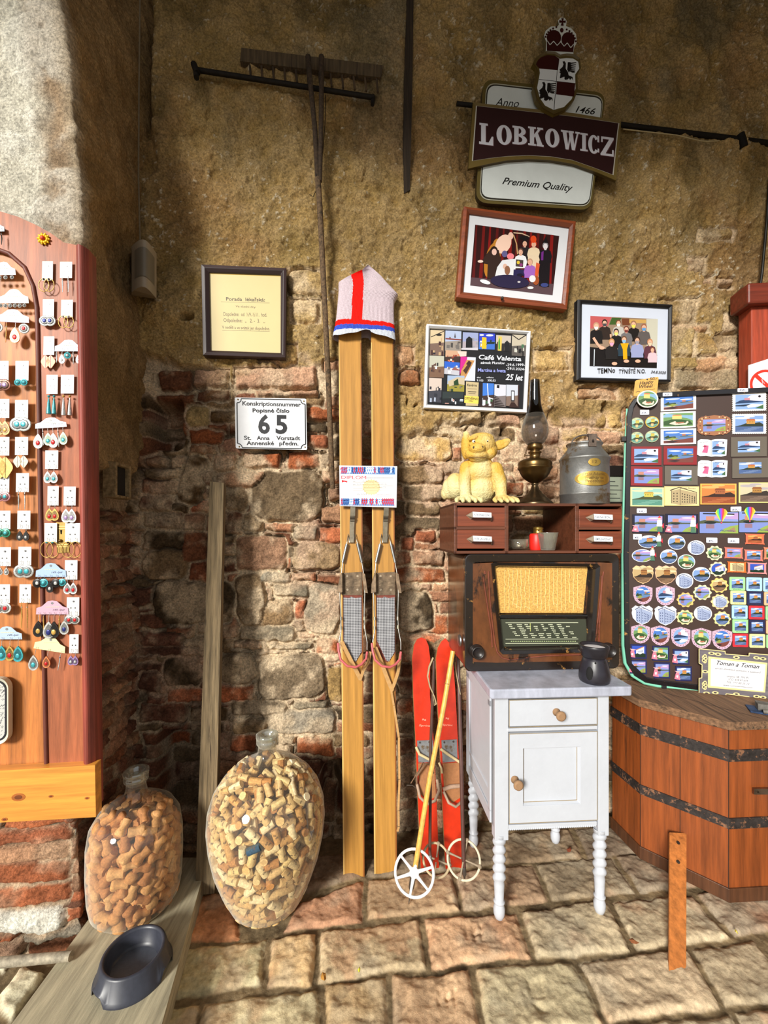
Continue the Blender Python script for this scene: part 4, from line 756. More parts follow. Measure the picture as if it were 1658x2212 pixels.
# ---- old radio
RD = Plane((.27, 1.505+.0, ZT), .06); R7 = cr(940, 1180, 3.768)
def radio():
    b = RD.uv(1003, 1452); x0, x1 = RD.uv(1003, 1300)[0], RD.uv(1336, 1300)[0]; H = .424; dep = .285
    g = empty('table_radio', 'old wooden valve radio with woven speaker cloth and dark dial on the marble top', 'radio', RD.M); lc = lambda *p, h=0.: RD.P(R7(*p), h)
    m = MB(); m.ring(rrect(x0, 0, x1, H, .022, 6), rrect(x0+.035, .035, x1-.03, H-.03, .012, 6), -.025, .004, (30, 22, 18), .0); m.build('front_rim', m_radiob, g, None, .004)['label'] = 'black chipped lacquer rim'
    m = MB(); m.prism(rrect(x0+.002, .003, x1-.002, H-.003, .022, 6), -dep, -.022, (92, 54, 26)); m.build('case', m_radio, g)
    # sunken front: brown panel with a tapered opening
    op = [(475, 160), (500, 152), (1285, 162), (1306, 180), (1262, 815), (1240, 838), (560, 852), (540, 830)]; opl = lc(*[q for p in op for q in p])
    cx, cy = sum(p[0] for p in opl)/8, sum(p[1] for p in opl)/8; sc_ = lambda k, dx=0: [(cx+(x-cx)*k, cy+(y-cy)*k) for x, y in opl]
    out = [(x0+.03, H-.034), (x0+.12, H-.03), (x1-.12, H-.03), (x1-.026, H-.034), (x1-.026, .034), (x1-.12, .03), (x0+.12, .03), (x0+.03, .034)]
    m = MB(); m.ring(out, sc_(1.05), -.012, .001, (98, 56, 26), .002); m.build('front_panel', m_radio, g)['label'] = 'worn brown veneer front'
    m = MB(); m.ring(sc_(1.06), sc_(.985), -.02, .009, (24, 18, 16), .004); m.ring(sc_(.985), sc_(.93), -.03, .0035, (40, 34, 30), -.020); m.build('opening_rim', m_radiob, g, None, .001)['label'] = 'black inner rim of the opening'
    m = MB(); cl = lc(478, 172, 1252, 182, 1216, 548, 516, 548); m.prism(cl, -.03, -.012, (206, 160, 84)); spk = m.build('speaker_cloth', m_cloth, g)
    m = MB(); r = random.Random(8)
    for k in range(19):
        x = 575+k*33; y1 = 540 if r.random() < .5 else r.randint(470, 535); pts = [lc(x+r.uniform(-4, 4), y)[0] for y in range(195, y1, 24)]; m.tube([(a, b_, -.011) for a, b_ in pts], .0011, (240, 206, 138), 5)
        if y1 < 520: a, b_ = lc(x, y1-20, x+34, y1)[0:2]; m.tube([(a[0], a[1], -.011), (b_[0], b_[1], -.0105)], .0011, (240, 206, 138), 5)
    m.build('loose_threads', m_matte, spk)
    m = MB(); a = lc(518, 572, 1238, 568); m.tube([(a[0][0], a[0][1], -.008), (a[1][0], a[1][1], -.008)], .0075, (18, 15, 14), 12); m.build('divider_bar', m_radiob, g)
    m = MB(); m.prism(lc(530, 600, 1240, 600, 1256, 812, 545, 826), -.03, -.014, (58, 62, 50)); dial = m.build('dial', m_print, g); dial['label'] = 'dark station dial'
    m = MB(); tz = -.0135; col = (206, 210, 180)
    for row in range(8):
        for k in range(8):
            if r.random() < .18: continue
            x = 605+row*9+k*66+r.uniform(-3, 3); y = 645+row*15; w_ = r.randint(24, 48)
            while w_ > 5: q_ = r.randint(4, 9); m.poly(lc(x, y-4, x+q_, y-4, x+q_, y+3, x, y+3), tz, col); x += q_+2; w_ -= q_+2
    for y in (628, 762, 797): m.poly(lc(580, y, 1175, y-2, 1178, y+3, 582, y+4), tz, col)
    for k in range(30): x = 625+k*18; m.poly(lc(x, 778, x+11, 778, x+11, 784, x, 784), tz, (190, 206, 150))
    a = lc(780, 640); m.poly(lc(781, 632, 785, 632, 787, 700, 783, 700), tz+.0002, (200, 206, 120)); m.build('dial_print', m_print, dial)
    pn = MB(); pn.poly(lc(530, 600, 1240, 600, 1256, 812, 545, 826), -.010, (255, 255, 255)); pn.build('dial_glass', m_pane, dial)
    for pts in ((385, 238, 420, 480, 455, 700, 460, 820), (400, 198, 402, 226), (428, 202, 440, 420, 462, 640, 482, 790, 500, 860, 540, 905, 600, 922, 740, 905, 900, 888, 1175, 880), (1362, 206, 1340, 400, 1322, 560, 1300, 740, 1288, 846), (1350, 240, 1345, 420, 1328, 660, 1326, 808)):
        m = MB(); m.tube([(a, b_, .003) for a, b_ in lc(*pts)], .0032, (118, 62, 44), 8); m.build('trim_strip', m_radio, g)
    for px, py in ((352, 873), (1434, 857)):
        a = lc(px, py, h=.03)[0]; m = MB(); m.lathe([(.026, 0), (.026, .004), (.024, .006), (.0235, .022), (.0215, .027), (.019, .027), (.018, .022), (0, .021)], col=(36, 30, 28), n=28); m.build('knob', m_rubber, g, Matrix.Translation((a[0], a[1], .0)))['label'] = 'dark round tuning knob'
    m = MB(); m.lathe([(.022, 0), (.022, .004), (.020, .006), (0, .007)], col=(170, 172, 176), n=24, axis='x'); m.build('side_socket', m_metal, g, Matrix.Translation((x0-.004, .10, -.05)) @ Matrix.Rotation(math.pi, 4, 'Z'))['label'] = 'round metal socket on the side'
m_cloth = material('woven_speaker_cloth', .9, ns=160, na=.45, bump=.0012, bs=160)
radio()
# ---- apothecary drawer unit on the radio
DU = Plane((.27, 1.500, ZT+.426), .06); D6 = cr(940, 890, 3.948)
def drawers():
    g = empty('drawer_unit', 'low brown drawer unit with four labelled drawers and open middle, on the radio', 'drawer unit', DU.M)
    lc = lambda *p, h=0.: DU.P(D6(*p), h); H = lc(700, 778)[0][1]; x0, x1 = lc(160, 900)[0][0], lc(1590, 900)[0][0]; dp = .27; bc = (98, 54, 34); t = .010
    xa, xb = lc(608, 900)[0][0], lc(1208, 900)[0][0]
    m = MB(); m.box(x0, 0, -dp, x1, t, 0, bc); m.box(x0, H-t, -dp, x1, H, 0, bc); m.box(x0, 0, -dp, x0+t, H, 0, bc); m.box(x1-.003, 0, -dp, x1, H, 0, bc)
    for x in (xa, xb): m.box(x-t*.7, 0, -dp, x+t*.7, H, 0, bc)
    ym = lc(400, 990)[0][1]; m.box(x0, ym-.006, -dp, xa, ym+.006, 0, bc); m.box(xb, ym-.006, -dp, x1, ym+.006, 0, bc); m.box(x0, 0, -dp, xa, H, -dp+.006, bc); m.box(xb, 0, -dp, x1, H, -dp+.006, bc)
    m.build('case', m_woodh, g, None, .0015)
    for (a, b, c_, d, s, hx, hy) in ((188, 815, 592, 975, 'FLOR.CINAE.CONC', 315, 850), (186, 1006, 592, 1166, 'FLOR.LAVANDUL', 318, 1055), (1224, 830, 1588, 982, 'FARINA SECAL.', 1350, 868), (1224, 1018, 1588, 1170, 'EMPL.SAPONAT', 1350, 1056)):
        p, q = lc(a, d, c_, b); m = MB(); m.box(p[0], p[1], -.05, q[0], q[1], .001, (120, 58, 34)); dr = m.build('drawer', m_woodh, g, None, .0015)
        P_ = lc(hx, hy, hx+162, hy+8, hx+164, hy+50, hx+4, hy+48, h=.028); hm = MB(); hd = [(x, y, .026) for x, y in P_]; up = lc(hx-50, hy+52)[0]
        hm.hexa([(x, y, .0245) for x, y in P_], hd, (236, 240, 244)); 
        bl, br2, tl, tr = hd[3], hd[2], hd[0], hd[1]
        for e, s_ in ((tl, bl), (tr, br2)): hm.add([e, (s_[0], s_[1], .026), (s_[0], s_[1]-.006, .001), (e[0]-.016, e[1]-.012, .001), (e[0]+.0015, e[1], .026), (s_[0]+.0015, s_[1], .026), (s_[0]+.0015, s_[1]-.006, .001), (e[0]-.0145, e[1]-.012, .001)], [(0, 1, 2, 3), (7, 6, 5, 4), (0, 4, 5, 1), (1, 5, 6, 2), (3, 2, 6, 7)], (150, 134, 116))
        e_ = hd[2]; hm.tube([(e_[0]-.001, e_[1]+.002, .025), (e_[0]+.004, e_[1]-.007, .012), (e_[0]+.007, e_[1]-.012, .001)], .0022, (120, 104, 88), 6)
        ho = hm.build('handle', m_paint, dr); ho['label'] = 'bracket handle with a white name plate'
        tm = MB(); w = hd[1][0]-hd[0][0]; tm.text(s, (hd[3][0]+w*.08, hd[3][1]+.005), (hd[2][0]-w*.08, hd[2][1]+.005), .0075, .0264, (60, 70, 90), 0, .01); tm.build('lettering', m_print, ho)
drawers()
ZD = ZT+.426+DU.P(D6(700, 778))[0][1]
# ---- things in the open middle
zi = DU.p.z+.0105
def cup(px, D, prof, name, lab, cat, mat, col=(255, 255, 255), z=zi, n=24, cap=False):
    q = at(px, 1150, D); q.z = z; o = MB().lathe(prof, col=col, n=n, cap=cap).build(name, mat, None, T(q)); return tag(o, lab, cat), q
k_ = .000425
cup(940+957/3.948, 1.555, [(0, .004), (56*k_, .004), (58*k_, 0), (62*k_, .003), (88*k_, 62*k_*2.45), (90*k_, 155*k_), (84*k_, 155*k_), (60*k_, .008), (0, .008)], 'glass_tumbler', 'small clear pressed glass tumbler in the open middle of the drawer unit', 'glass', m_lip, n=12)
q = at(940+862/3.948, 1150, 1.60); q.z = zi; g = empty('grave_candle', 'red candle lantern with a brass cap, behind the glass tumbler', 'candle', T(q))
m = MB(); m.lathe([(.024, 0), (.0265, .01), (.0265, .055), (.022, .062)], col=(214, 34, 24)); m.build('red_cup', m_paint, g)
m = MB(); m.lathe([(.022, .060), (.018, .066), (.018, .080), (.020, .083), (.012, .088), (0, .089)], (.006, 0, 0), (200, 160, 80)); m.build('cap', m_brass, g)['label'] = 'perforated brass cap'
for k in range(6): 
    a = k*1.05-1.8; m = MB(); m.ball((.006+.018*math.cos(a), .018*math.sin(a), .073), .003, (20, 14, 10), 6); m.build('vent', m_matte, g) if k < 4 else None
cup(940+708/3.948, 1.60, [(0, .003), (.025, .003), (.034, .018), (.036, .040), (.034, .040), (.030, .01), (0, .008)], 'glass_bowl', 'low clear glass bowl in the left part of the open middle', 'bowl', m_glass, n=28)
cup(940+712/3.948, 1.60, [(0, 0), (.014, 0), (.014, .012), (.012, .013), (0, .012)], 'tealight', 'tealight in a metal cup inside the low glass bowl', 'candle', m_zinc, (210, 208, 204), zi+.008, 20, True)
# ---- figurine on top
def figurine():
    s = .000425; q = at(940+400/3.948, 1150, 1.575); q.z = ZD
    V3 = lambda x, y, d=0.: Vector(((x-400)*s, d*s, (772-y)*s)); m = MB()
    def blob(x, y, d, rx, rz, ry, rot=None): m.ball(V3(x, y, d), (rx*s, ry*s, rz*s), (230, 200, 90), 20, rot)
    def limb(pts, rr):
        for (a, b), (ra, rb) in zip(zip(pts[:-1], pts[1:]), zip(rr[:-1], rr[1:])):
            for k in range(7): f = k/6; c = [a[i]+(b[i]-a[i])*f for i in range(3)]; r_ = ra+(rb-ra)*f; blob(c[0], c[1], c[2], r_, r_, r_)
    RY = lambda a: Matrix.Rotation(a, 3, 'Y')
    blob(385, 610, 60, 150, 165, 130); blob(370, 480, 30, 150, 120, 115); blob(375, 420, 20, 125, 80, 100)
    blob(180, 600, 110, 95, 125, 120); blob(130, 620, 130, 70, 100, 80); blob(560, 640, 120, 60, 110, 110); blob(90, 660, 140, 40, 60, 50)
    limb([(262, 450, 0), (238, 560, -20), (240, 690, -40)], (64, 54, 48)); limb([(515, 460, 0), (552, 570, -20), (555, 690, -40)], (66, 56, 50))
    blob(245, 728, -60, 78, 42, 60); blob(562, 730, -60, 76, 42, 60)
    for i, x in enumerate((148, 202, 256, 308, 356)): limb([(x*.75+62, 728, -90), (x, 742, -135), (x-3, 756, -158)], (22, 20, 16))
    for i, x in enumerate((474, 524, 576, 624, 664)): limb([(x*.75+142, 728, -90), (x, 742, -135), (x+3, 756, -158)], (22, 20, 16))
    blob(385, 250, -20, 128, 100, 105); blob(390, 190, -10, 112, 52, 90); blob(430, 300, -10, 100, 80, 90)
    blob(330, 300, -104, 72, 52, 62); blob(340, 348, -75, 98, 46, 66); blob(345, 385, -60, 72, 26, 50); blob(290, 295, -130, 26, 24, 24); blob(365, 292, -130, 28, 26, 24)
    blob(300, 204, -88, 46, 20, 30, RY(-.35)); blob(418, 206, -88, 46, 20, 30, RY(.35)); blob(300, 262, -84, 40, 15, 26, RY(.2)); blob(418, 262, -80, 42, 15, 26, RY(-.2)); blob(365, 212, -92, 22, 30, 24); blob(455, 330, -60, 50, 46, 50); blob(268, 335, -60, 34, 42, 44)
    blob(255, 250, 20, 40, 120, 60); blob(265, 158, 10, 26, 44, 22, RY(-.25)); blob(246, 140, 10, 18, 20, 16)
    blob(560, 240, 20, 62, 44, 24, RY(-.35)); blob(610, 212, 20, 52, 30, 20, RY(-.3)); blob(590, 250, 15, 60, 22, 18, RY(-.5))
    g = empty('creature_figurine', 'yellow plaster pig-faced creature sitting on the left of the drawer unit', 'figurine', T(q))
    me = m.build('body', m_stat, g); rm = me.modifiers.new('r', 'REMESH'); rm.mode = 'VOXEL'; rm.voxel_size = .0022; rm.use_smooth_shade = True
    sm_ = me.modifiers.new('s', 'SMOOTH'); sm_.factor = .5; sm_.iterations = 3
    for x, y in ((300, 236), (415, 236)):
        e = MB(); e.ball(V3(x, y, -112), (.0062, .0036, .0056), (236, 232, 214), 12); e.ball(V3(x+2, y+1, -120), .0028, (26, 24, 20), 8); e.build('eye', m_paint, g)
    for x, y in ((291, 296), (364, 293)): e = MB(); e.ball(V3(x, y, -153), (.0042, .002, .0050), (70, 56, 36), 8); e.build('nostril', m_matte, g)
    e = MB(); e.tube([V3(260, 368, -98), V3(300, 378, -134), V3(345, 382, -138), V3(410, 372, -108)], .0012, (120, 92, 54), 6); e.build('mouth', m_matte, g)
m_stat = bpy.data.materials.new('yellow_plaster'); m_stat.use_nodes = True
_n = m_stat.node_tree; _b = _n.nodes['Principled BSDF']; _b.inputs['Roughness'].default_value = .7
_tc = _n.nodes.new('ShaderNodeTexCoord'); _z = _n.nodes.new('ShaderNodeTexNoise'); _z.inputs['Scale'].default_value = 9; _z.inputs['Detail'].default_value = 6; _n.links.new(_tc.outputs['Object'], _z.inputs[0])
_r = _n.nodes.new('ShaderNodeValToRGB'); _sx = _n.nodes.new('ShaderNodeSeparateXYZ'); _n.links.new(_tc.outputs['Object'], _sx.inputs[0]); _d = _n.nodes.new('ShaderNodeMath'); _d.operation = 'SUBTRACT'; _d.inputs[1].default_value = .165; _n.links.new(_sx.outputs['Z'], _d.inputs[0]); _ab = _n.nodes.new('ShaderNodeMath'); _ab.operation = 'ABSOLUTE'; _n.links.new(_d.outputs[0], _ab.inputs[0]); _ma = _n.nodes.new('ShaderNodeMath'); _ma.operation = 'MULTIPLY_ADD'; _ma.inputs[1].default_value = -1.7; _n.links.new(_ab.outputs[0], _ma.inputs[0]); _mb = _n.nodes.new('ShaderNodeMath'); _mb.operation = 'ADD'; _mb.inputs[1].default_value = .13; _n.links.new(_z.outputs[0], _mb.inputs[0]); _n.links.new(_mb.outputs[0], _ma.inputs[2])
_r.color_ramp.elements[0].position = .38; _r.color_ramp.elements[0].color = (*L((216, 204, 150)), 1); _r.color_ramp.elements[1].position = .60; _r.color_ramp.elements[1].color = (*L((206, 162, 64)), 1); _n.links.new(_ma.outputs[0], _r.inputs[0]); _n.links.new(_r.outputs[0], _b.inputs[0])
_z2 = _n.nodes.new('ShaderNodeTexNoise'); _z2.inputs['Scale'].default_value = 160; _z2.inputs['Detail'].default_value = 5; _n.links.new(_tc.outputs['Object'], _z2.inputs[0]); _bp = _n.nodes.new('ShaderNodeBump'); _bp.inputs['Distance'].default_value = .004; _n.links.new(_z2.outputs[0], _bp.inputs['Height']); _n.links.new(_bp.outputs[0], _b.inputs['Normal'])
figurine()
# ---- oil lamp
def lamp():
    s = .000437; q = at(940+848/3.948, 1150, 1.60); q.z = ZD; g = empty('oil_lamp', 'old brass oil lamp with sooty glass chimney, between yellow figurine and milk can', 'oil lamp', T(q))
    pr = lambda p: [(a*s, (778-b)*s) for a, b in p]
    MB().lathe(pr([(150, 778), (152, 768), (140, 750), (120, 735), (118, 725), (98, 712), (92, 700), (66, 680), (58, 665), (38, 645), (30, 620), (24, 605), (34, 597), (26, 588)]), col=(88, 72, 52), n=40).build('base', m_brass, g)
    MB().lathe(pr([(26, 590), (60, 572), (100, 540), (122, 505), (136, 470), (146, 462), (147, 452), (140, 444), (143, 420), (138, 400), (118, 386), (80, 374), (56, 366)]), col=(98, 76, 44), n=40).build('font', m_brass, g)
    MB().lathe(pr([(50, 368), (44, 355), (46, 330), (56, 324), (56, 312), (40, 306), (42, 298), (64, 292), (68, 268), (60, 255), (62, 240), (54, 236)]), col=(110, 86, 52), n=32).build('burner', m_brass, g)
    m = MB(); m.tube([(-.02, 0, (778-345)*s), (-.040, -.004, (778-345)*s)], .0015, (120, 100, 70), 6); m.lathe([(0, -.041), (.006, -.041), (.006, -.039), (0, -.039)], (0, -.004, (778-345)*s), (130, 106, 70), 12, 'x'); m.build('wick_knob', m_brass, g)
    c3 = lambda p: [(a*k_*1.286, (778-(680-890+b/3.07)*3.948)*s) for a, b in p]
    lo = [(52, 838), (64, 825), (80, 800), (90, 765), (91, 740), (86, 705), (74, 665), (60, 630)]; hi = [(60, 630), (50, 600), (42, 570), (38, 530), (34, 470), (31, 400)]
    MB().lathe(c3(lo), n=36, col=(255, 255, 255), cap=False).build('chimney', m_smoke, g); MB().lathe(c3(hi), n=36, col=(255, 255, 255), cap=False).build('chimney_top', m_soot, g)['label'] = 'sooty, blackened upper chimney'
lamp()
# ---- milk can
def can():
    s = .000437; q = at(940+1268/3.948, 1150, 1.605); q.z = ZD; g = empty('milk_can', 'grey zinc milk can with two brass plates, right end of the drawer unit', 'milk can', T(q)); pr = lambda p: [(a*s, (785-b)*s) for a, b in p]
    MB().lathe(pr([(196, 785), (200, 780), (200, 705), (206, 699), (206, 693), (200, 688), (198, 405), (206, 394), (208, 384), (200, 376), (185, 355), (150, 310), (140, 295), (134, 275), (146, 262), (150, 252), (144, 246), (124, 250), (122, 280)]), col=(138, 138, 136), n=48).build('can_body', m_zinc, g)
    MB().lathe(pr([(128, 262), (128, 246), (110, 240), (0, 240)]), col=(120, 118, 112), n=32).build('lid', m_zinc, g)
    R_ = 202*s
    for cx, cy, rx, ry, lines in ((1262, 575, 158, 62, (('Frant.Adamec', -24, 190, 26), ('mlékárna', 4, 150, 24), ('Prostějov', 34, 150, 26))), (1258, 440, 50, 33, (('12', 10, 36, 24),))):
        m = MB(); u = [(math.cos(t), math.sin(t)) for t in [2*math.pi*k/40 for k in range(40)]]; bend = lambda x, z, r: (r*math.sin(x/R_), -r*math.cos(x/R_), z)
        zc = (785-cy)*s; xo = (cx-1268)*s
        for f0, f1 in ((0, .3), (.3, .6), (.6, .85), (.85, 1)):
            vs = [bend(xo+a*f*rx*s, zc+b*f*ry*s, R_+.0016) for f in (f0, f1) for a, b in u]; m.add(vs, [(i, (i+1) % 40, 40+(i+1) % 40, 40+i) for i in range(40)], (206, 168, 84), True)
        vs = [bend(xo+a*rx*s, zc+b*ry*s, r) for r in (R_+.0016, R_-.002) for a, b in u]; m.add(vs, [(i, (i+1) % 40, 40+(i+1) % 40, 40+i) for i in range(40)], (170, 134, 64)); pl_ = m.build('name_plate', m_brass, g)
        t = MB()
        for s_, dy, w, h in lines: t.text(s_, (xo-w*s/2, zc-dy*s), (xo+w*s/2, zc-dy*s), h*s, 0, (96, 74, 36))
        t.v = [bend(x, z, R_+.0022) for x, z, _ in t.v]; t.build('engraving', m_print, pl_)
    m = MB(); m.box(-.014, -.066, .212, .014, -.056, .256, (110, 96, 86)); m.tube([(-.016, -.06, .254), (.016, -.06, .254)], .006, (100, 86, 78)); m.ball((0, -.068, .232), (.004, .003, .006), (40, 34, 30), 8); m.build('clasp', m_iron, g, None, .001)
    m = MB(); 
    m.tube([(.056*math.cos(t), -.02+.0, .235+.03*math.sin(t)) for t in [0+k*math.pi/12 for k in range(13)]], .003, (110, 100, 92), 8); m.build('handle', m_iron, g)
can()
# ---- framed notice behind the milk can
def flat_frame(): 
    pl = WALL.off(1325, 1050, .05); o0 = WALL.uv(1325, 1050, .05); lc = lambda *p: [(a-o0[0], b-o0[1]) for a, b in WALL.P(cr(0, 0, 1)(*p), .05)]
    g = empty('framed_notice', 'small dark-framed notice on the wall behind the milk can, mostly hidden', 'frame', pl.M)
    o_, i_ = lc(1300, 1088, 1372, 1088, 1372, 1006, 1300, 1006), lc(1306, 1084, 1368, 1084, 1368, 1028, 1306, 1028)
    MB().ring(o_, i_, -.015, .004, (26, 22, 20), .002).build('frame', m_paint, g); m = MB(); m.prism(i_, -.014, -.006, (150, 158, 140))
    for k in range(6):
        y = 1040+k*9; a, b = lc(1311, y, 1330+(k*7) % 17, y+1); m.box(a[0], b[1], -.006, b[0], a[1]+.002, -.0056, (60, 64, 60))
    m.build('paper', m_print, g); MB().poly(i_, .0, (255, 255, 255)).build('glass_pane', m_pane, g)
flat_frame()
# ---- aroma burner on the marble
def burner():
    q = at(1283, 1150, 1.405); q.z = ZT; s = .000412; g = empty('aroma_burner', 'small black ceramic aroma burner on the front right of the marble top', 'aroma burner', T(q))
    pr = lambda p: [(a*s, (1165-b)*s) for a, b in p]
    MB().lathe(pr([(98, 1165), (112, 1155), (118, 1130), (116, 1080), (104, 1030), (92, 990), (84, 968), (78, 965)]), col=(38, 36, 44), n=36).build('body', m_rubber, g)
    MB().lathe(pr([(78, 968), (96, 955), (104, 910), (112, 885), (114, 866), (108, 860), (98, 868), (90, 884), (80, 892), (0, 894)]), col=(34, 32, 38), n=36).build('dish', m_rubber, g)
    MB().lathe(pr([(84, 884), (0, 880)]), col=(214, 214, 220), n=28).build('wax', m_paint, g)['label'] = 'pale wax in the dish'
    for ang, h, rr in ((-2.35, 1085, .016), (-1.95, 990, .0042), (-1.1, 985, .0042)):
        m = MB(); c = Vector((math.cos(ang), math.sin(ang), 0)); rad = (112 if rr > .01 else 96)*s-.002; m.ball(c*rad+Vector((0, 0, (1165-h)*s)), (rr*.75, rr*.35, rr*1.7 if rr > .01 else rr), (8, 7, 8), 14, Matrix.Rotation(ang+math.pi/2, 3, 'Z')); m.build('opening', m_matte, g)['label'] = 'dark opening'
burner()
# ---- many-sided wooden cask under the magnet board
BP = [(.985, 1.80), (1.006, 1.634), (1.192, 1.442), (1.50, 1.462), (1.69, 1.66), (1.69, 1.93)]
BC = (1.30, 1.70); zt = .628
def off_poly(P, d, c=BC):
    o = []; n = len(P)
    for i in range(n):
        a, b, e = Vector(P[i-1]), Vector(P[i]), Vector(P[(i+1) % n]); n1 = Vector((b.y-a.y, a.x-b.x)).normalized(); n2 = Vector((e.y-b.y, b.x-e.x)).normalized()
        k = (n1+n2)/(1+n1.dot(n2)); o.append((b.x+k.x*d-c[0], b.y+k.y*d-c[1]))
    return o
def cask():
    g = empty('wooden_cask', 'large many-sided brown wooden cask with iron hoops under the magnet board', 'cask', T((*BC, 0)))
    B0 = off_poly(BP, 0); m = MB(); m.prism(B0, .03, zt-.028, (122, 66, 28), (136, 68, 26))
    m.build('staves', m_woodz, g, None, .002)
    m = MB(); m.ring(off_poly(BP, .006), off_poly(BP, -.01), .002, .05, (84, 50, 28)); m.build('base_band', m_woodz, g, None, .002)
    for z0, z1 in ((.488, .528), (.256, .292)): m = MB(); m.ring(off_poly(BP, .005), off_poly(BP, -.004), z0, z1, (52, 46, 44)); m.build('hoop', m_hoop, g)['label'] = 'rusty black iron hoop'
    m = MB(); m.prism(off_poly(BP, .012), zt-.028, zt, (124, 92, 66)); o = m.build('lid', m_old, g, None, .004); o['label'] = 'worn dusty wooden lid'
    m = MB()
    for a, b in (((-.30, .17), (.02, -.24)), ((-.05, .20), (.33, -.10))): d = Vector(b)-Vector(a); nn = Vector((-d.y, d.x)).normalized()*.0015; m.poly([(a[0]-nn.x, a[1]-nn.y), (b[0]-nn.x, b[1]-nn.y), (b[0]+nn.x, b[1]+nn.y), (a[0]+nn.x, a[1]+nn.y)], zt+.0006, (50, 34, 22))
    m.build('board_joint', m_matte, g)
    a, b = B0[1], B0[2]
    for f in (0, .48, 1): 
        x, y = a[0]+(b[0]-a[0])*f, a[1]+(b[1]-a[1])*f; n_ = Vector((b[1]-a[1], a[0]-b[0])).normalized(); m = MB(); m.tube([(x+n_.x*.0, y+n_.y*.0, .05), (x, y, zt-.03)], .0013, (60, 34, 18), 5); m.build('stave_joint', m_matte, g)
    m = MB(); x, y = B0[2][0]+.085, B0[2][1]-.004; m.box(x, y, .375, x+.06, y+.008, .395, (150, 130, 112)); m.tube([(x+.012, y, .385), (x+.012, y-.003, .385)], .003, (90, 80, 70)); m.build('metal_plate', m_metal, g)
cask()
# slat leaning against the cask
def slat():
    A_ = onz(1463, 2100); B_ = Vector((1.083, 1.535, .178)); d = B_-A_; s1 = Vector((1, .1, 0)).normalized(); nn = s1.cross(d).normalized(); g = empty('leaning_board', 'short brown wooden slat with two bolt holes leaning against the cask', 'slat', T(A_))
    w0, w1 = .027, .034; t = nn*.010; up = d+Vector((0, 0, 0)); m = MB()
    m.hexa([-s1*w0, s1*w0-d*.03, s1*w1+up-d*.02, -s1*w1+up], [x+t*(-1) for x in (-s1*w0, s1*w0-d*.03, s1*w1+up-d*.02, -s1*w1+up)], (186, 112, 54)); m.build('plank', m_woodz, g, None, .001)
    for f, c in ((.90, (60, 44, 34)), (.74, (80, 66, 54))):
        q = d*f; m = MB(); m.tube([q-nn*.004, q+nn*.0022], .0058, c, 12); m.build('bolt_hole', m_iron, g)
slat()
q = at(1652, 1548, 1.50); q.z = zt+.001; m = MB(); m.box(-.045, -.02, 0, .06, .05, .006, (52, 74, 110)); m.box(-.02, .0, .006, .06, .04, .030, (120, 116, 110)); m.tube([(-.01, -.02, .012), (.06, -.03, .02)], .008, (130, 126, 118)); o = m.build('metal_fitting', m_iron, None, T(q, -.5), .002); tag(o, 'small blue and grey metal fitting lying on the cask lid, right edge', 'fitting')
# ---- red post and sign at the right edge
RP = Plane((1.66, 1.885, 0), -.1)
def post():
    pl = RP.off(1640, 1100); o0 = RP.uv(1640, 1100); lc = lambda *p, h=0.: [(a-o0[0], b-o0[1]) for a, b in RP.P(cr(0, 0, 1)(*p), h)]
    g = empty('red_post', 'red-brown wooden post with thick cap behind the magnet board, right edge', 'post', pl.M)
    a = lc(1622, 1100, 1800, 650); MB().box(a[0][0], a[0][1]-.25, -.08, a[1][0]+.1, a[1][1], 0, (156, 60, 34)).build('shaft', m_woodv, g, None, .004)
    b = lc(1602, 665, 1800, 610); MB().box(b[0][0], b[0][1], -.08, b[1][0]+.1, b[1][1], .035, (112, 42, 26)).build('cap', m_woodh, g, None, .008)
    c = Plane((0, 0, 0)); sg = empty('no_smoking_sign', 'white no smoking sign with a red barred circle fixed to the red post', 'sign', pl.M)
    q = lc(1616, 870, 1700, 852, 1700, 762, 1616, 789, h=.004); MB().prism(q, .001, .005, (232, 234, 240)).build('sign_plate', m_paint, sg)
    m = MB(); cc = lc(1652, 829, h=.006)[0]; R_ = .064; m.ring(circ(cc[0], cc[1], R_, n=36), circ(cc[0], cc[1], R_*.82, n=36), .005, .006, (206, 52, 40)); s_ = R_*.9; k = .09*R_
    m.poly([(cc[0]-s_*.66-k, cc[1]+s_*.66-k), (cc[0]-s_*.66+k, cc[1]+s_*.66+k), (cc[0]+s_*.66+k, cc[1]-s_*.66+k), (cc[0]+s_*.66-k, cc[1]-s_*.66-k)], .0062, (206, 52, 40)); m.build('prohibition_ring', m_print, sg)
    m = MB(); m.poly([(cc[0]-.03, cc[1]-.045), (cc[0]-.018, cc[1]-.05), (cc[0]-.004, cc[1]-.026), (cc[0]-.016, cc[1]-.02)], .0058, (24, 24, 26)); m.poly([(cc[0]-.016, cc[1]-.02), (cc[0]-.004, cc[1]-.026), (cc[0]+.03, cc[1]+.02), (cc[0]+.018, cc[1]+.026)], .0056, (196, 198, 204))
    for k in range(2): m.tube([(cc[0]-.002-k*.008, cc[1]+.0, .0055), (cc[0]-.014, cc[1]+.018, .0055), (cc[0]-.004-k*.006, cc[1]+.034, .0055)], .0014, (190, 192, 198), 5)
    m.build('cigarette', m_print, sg)
post()
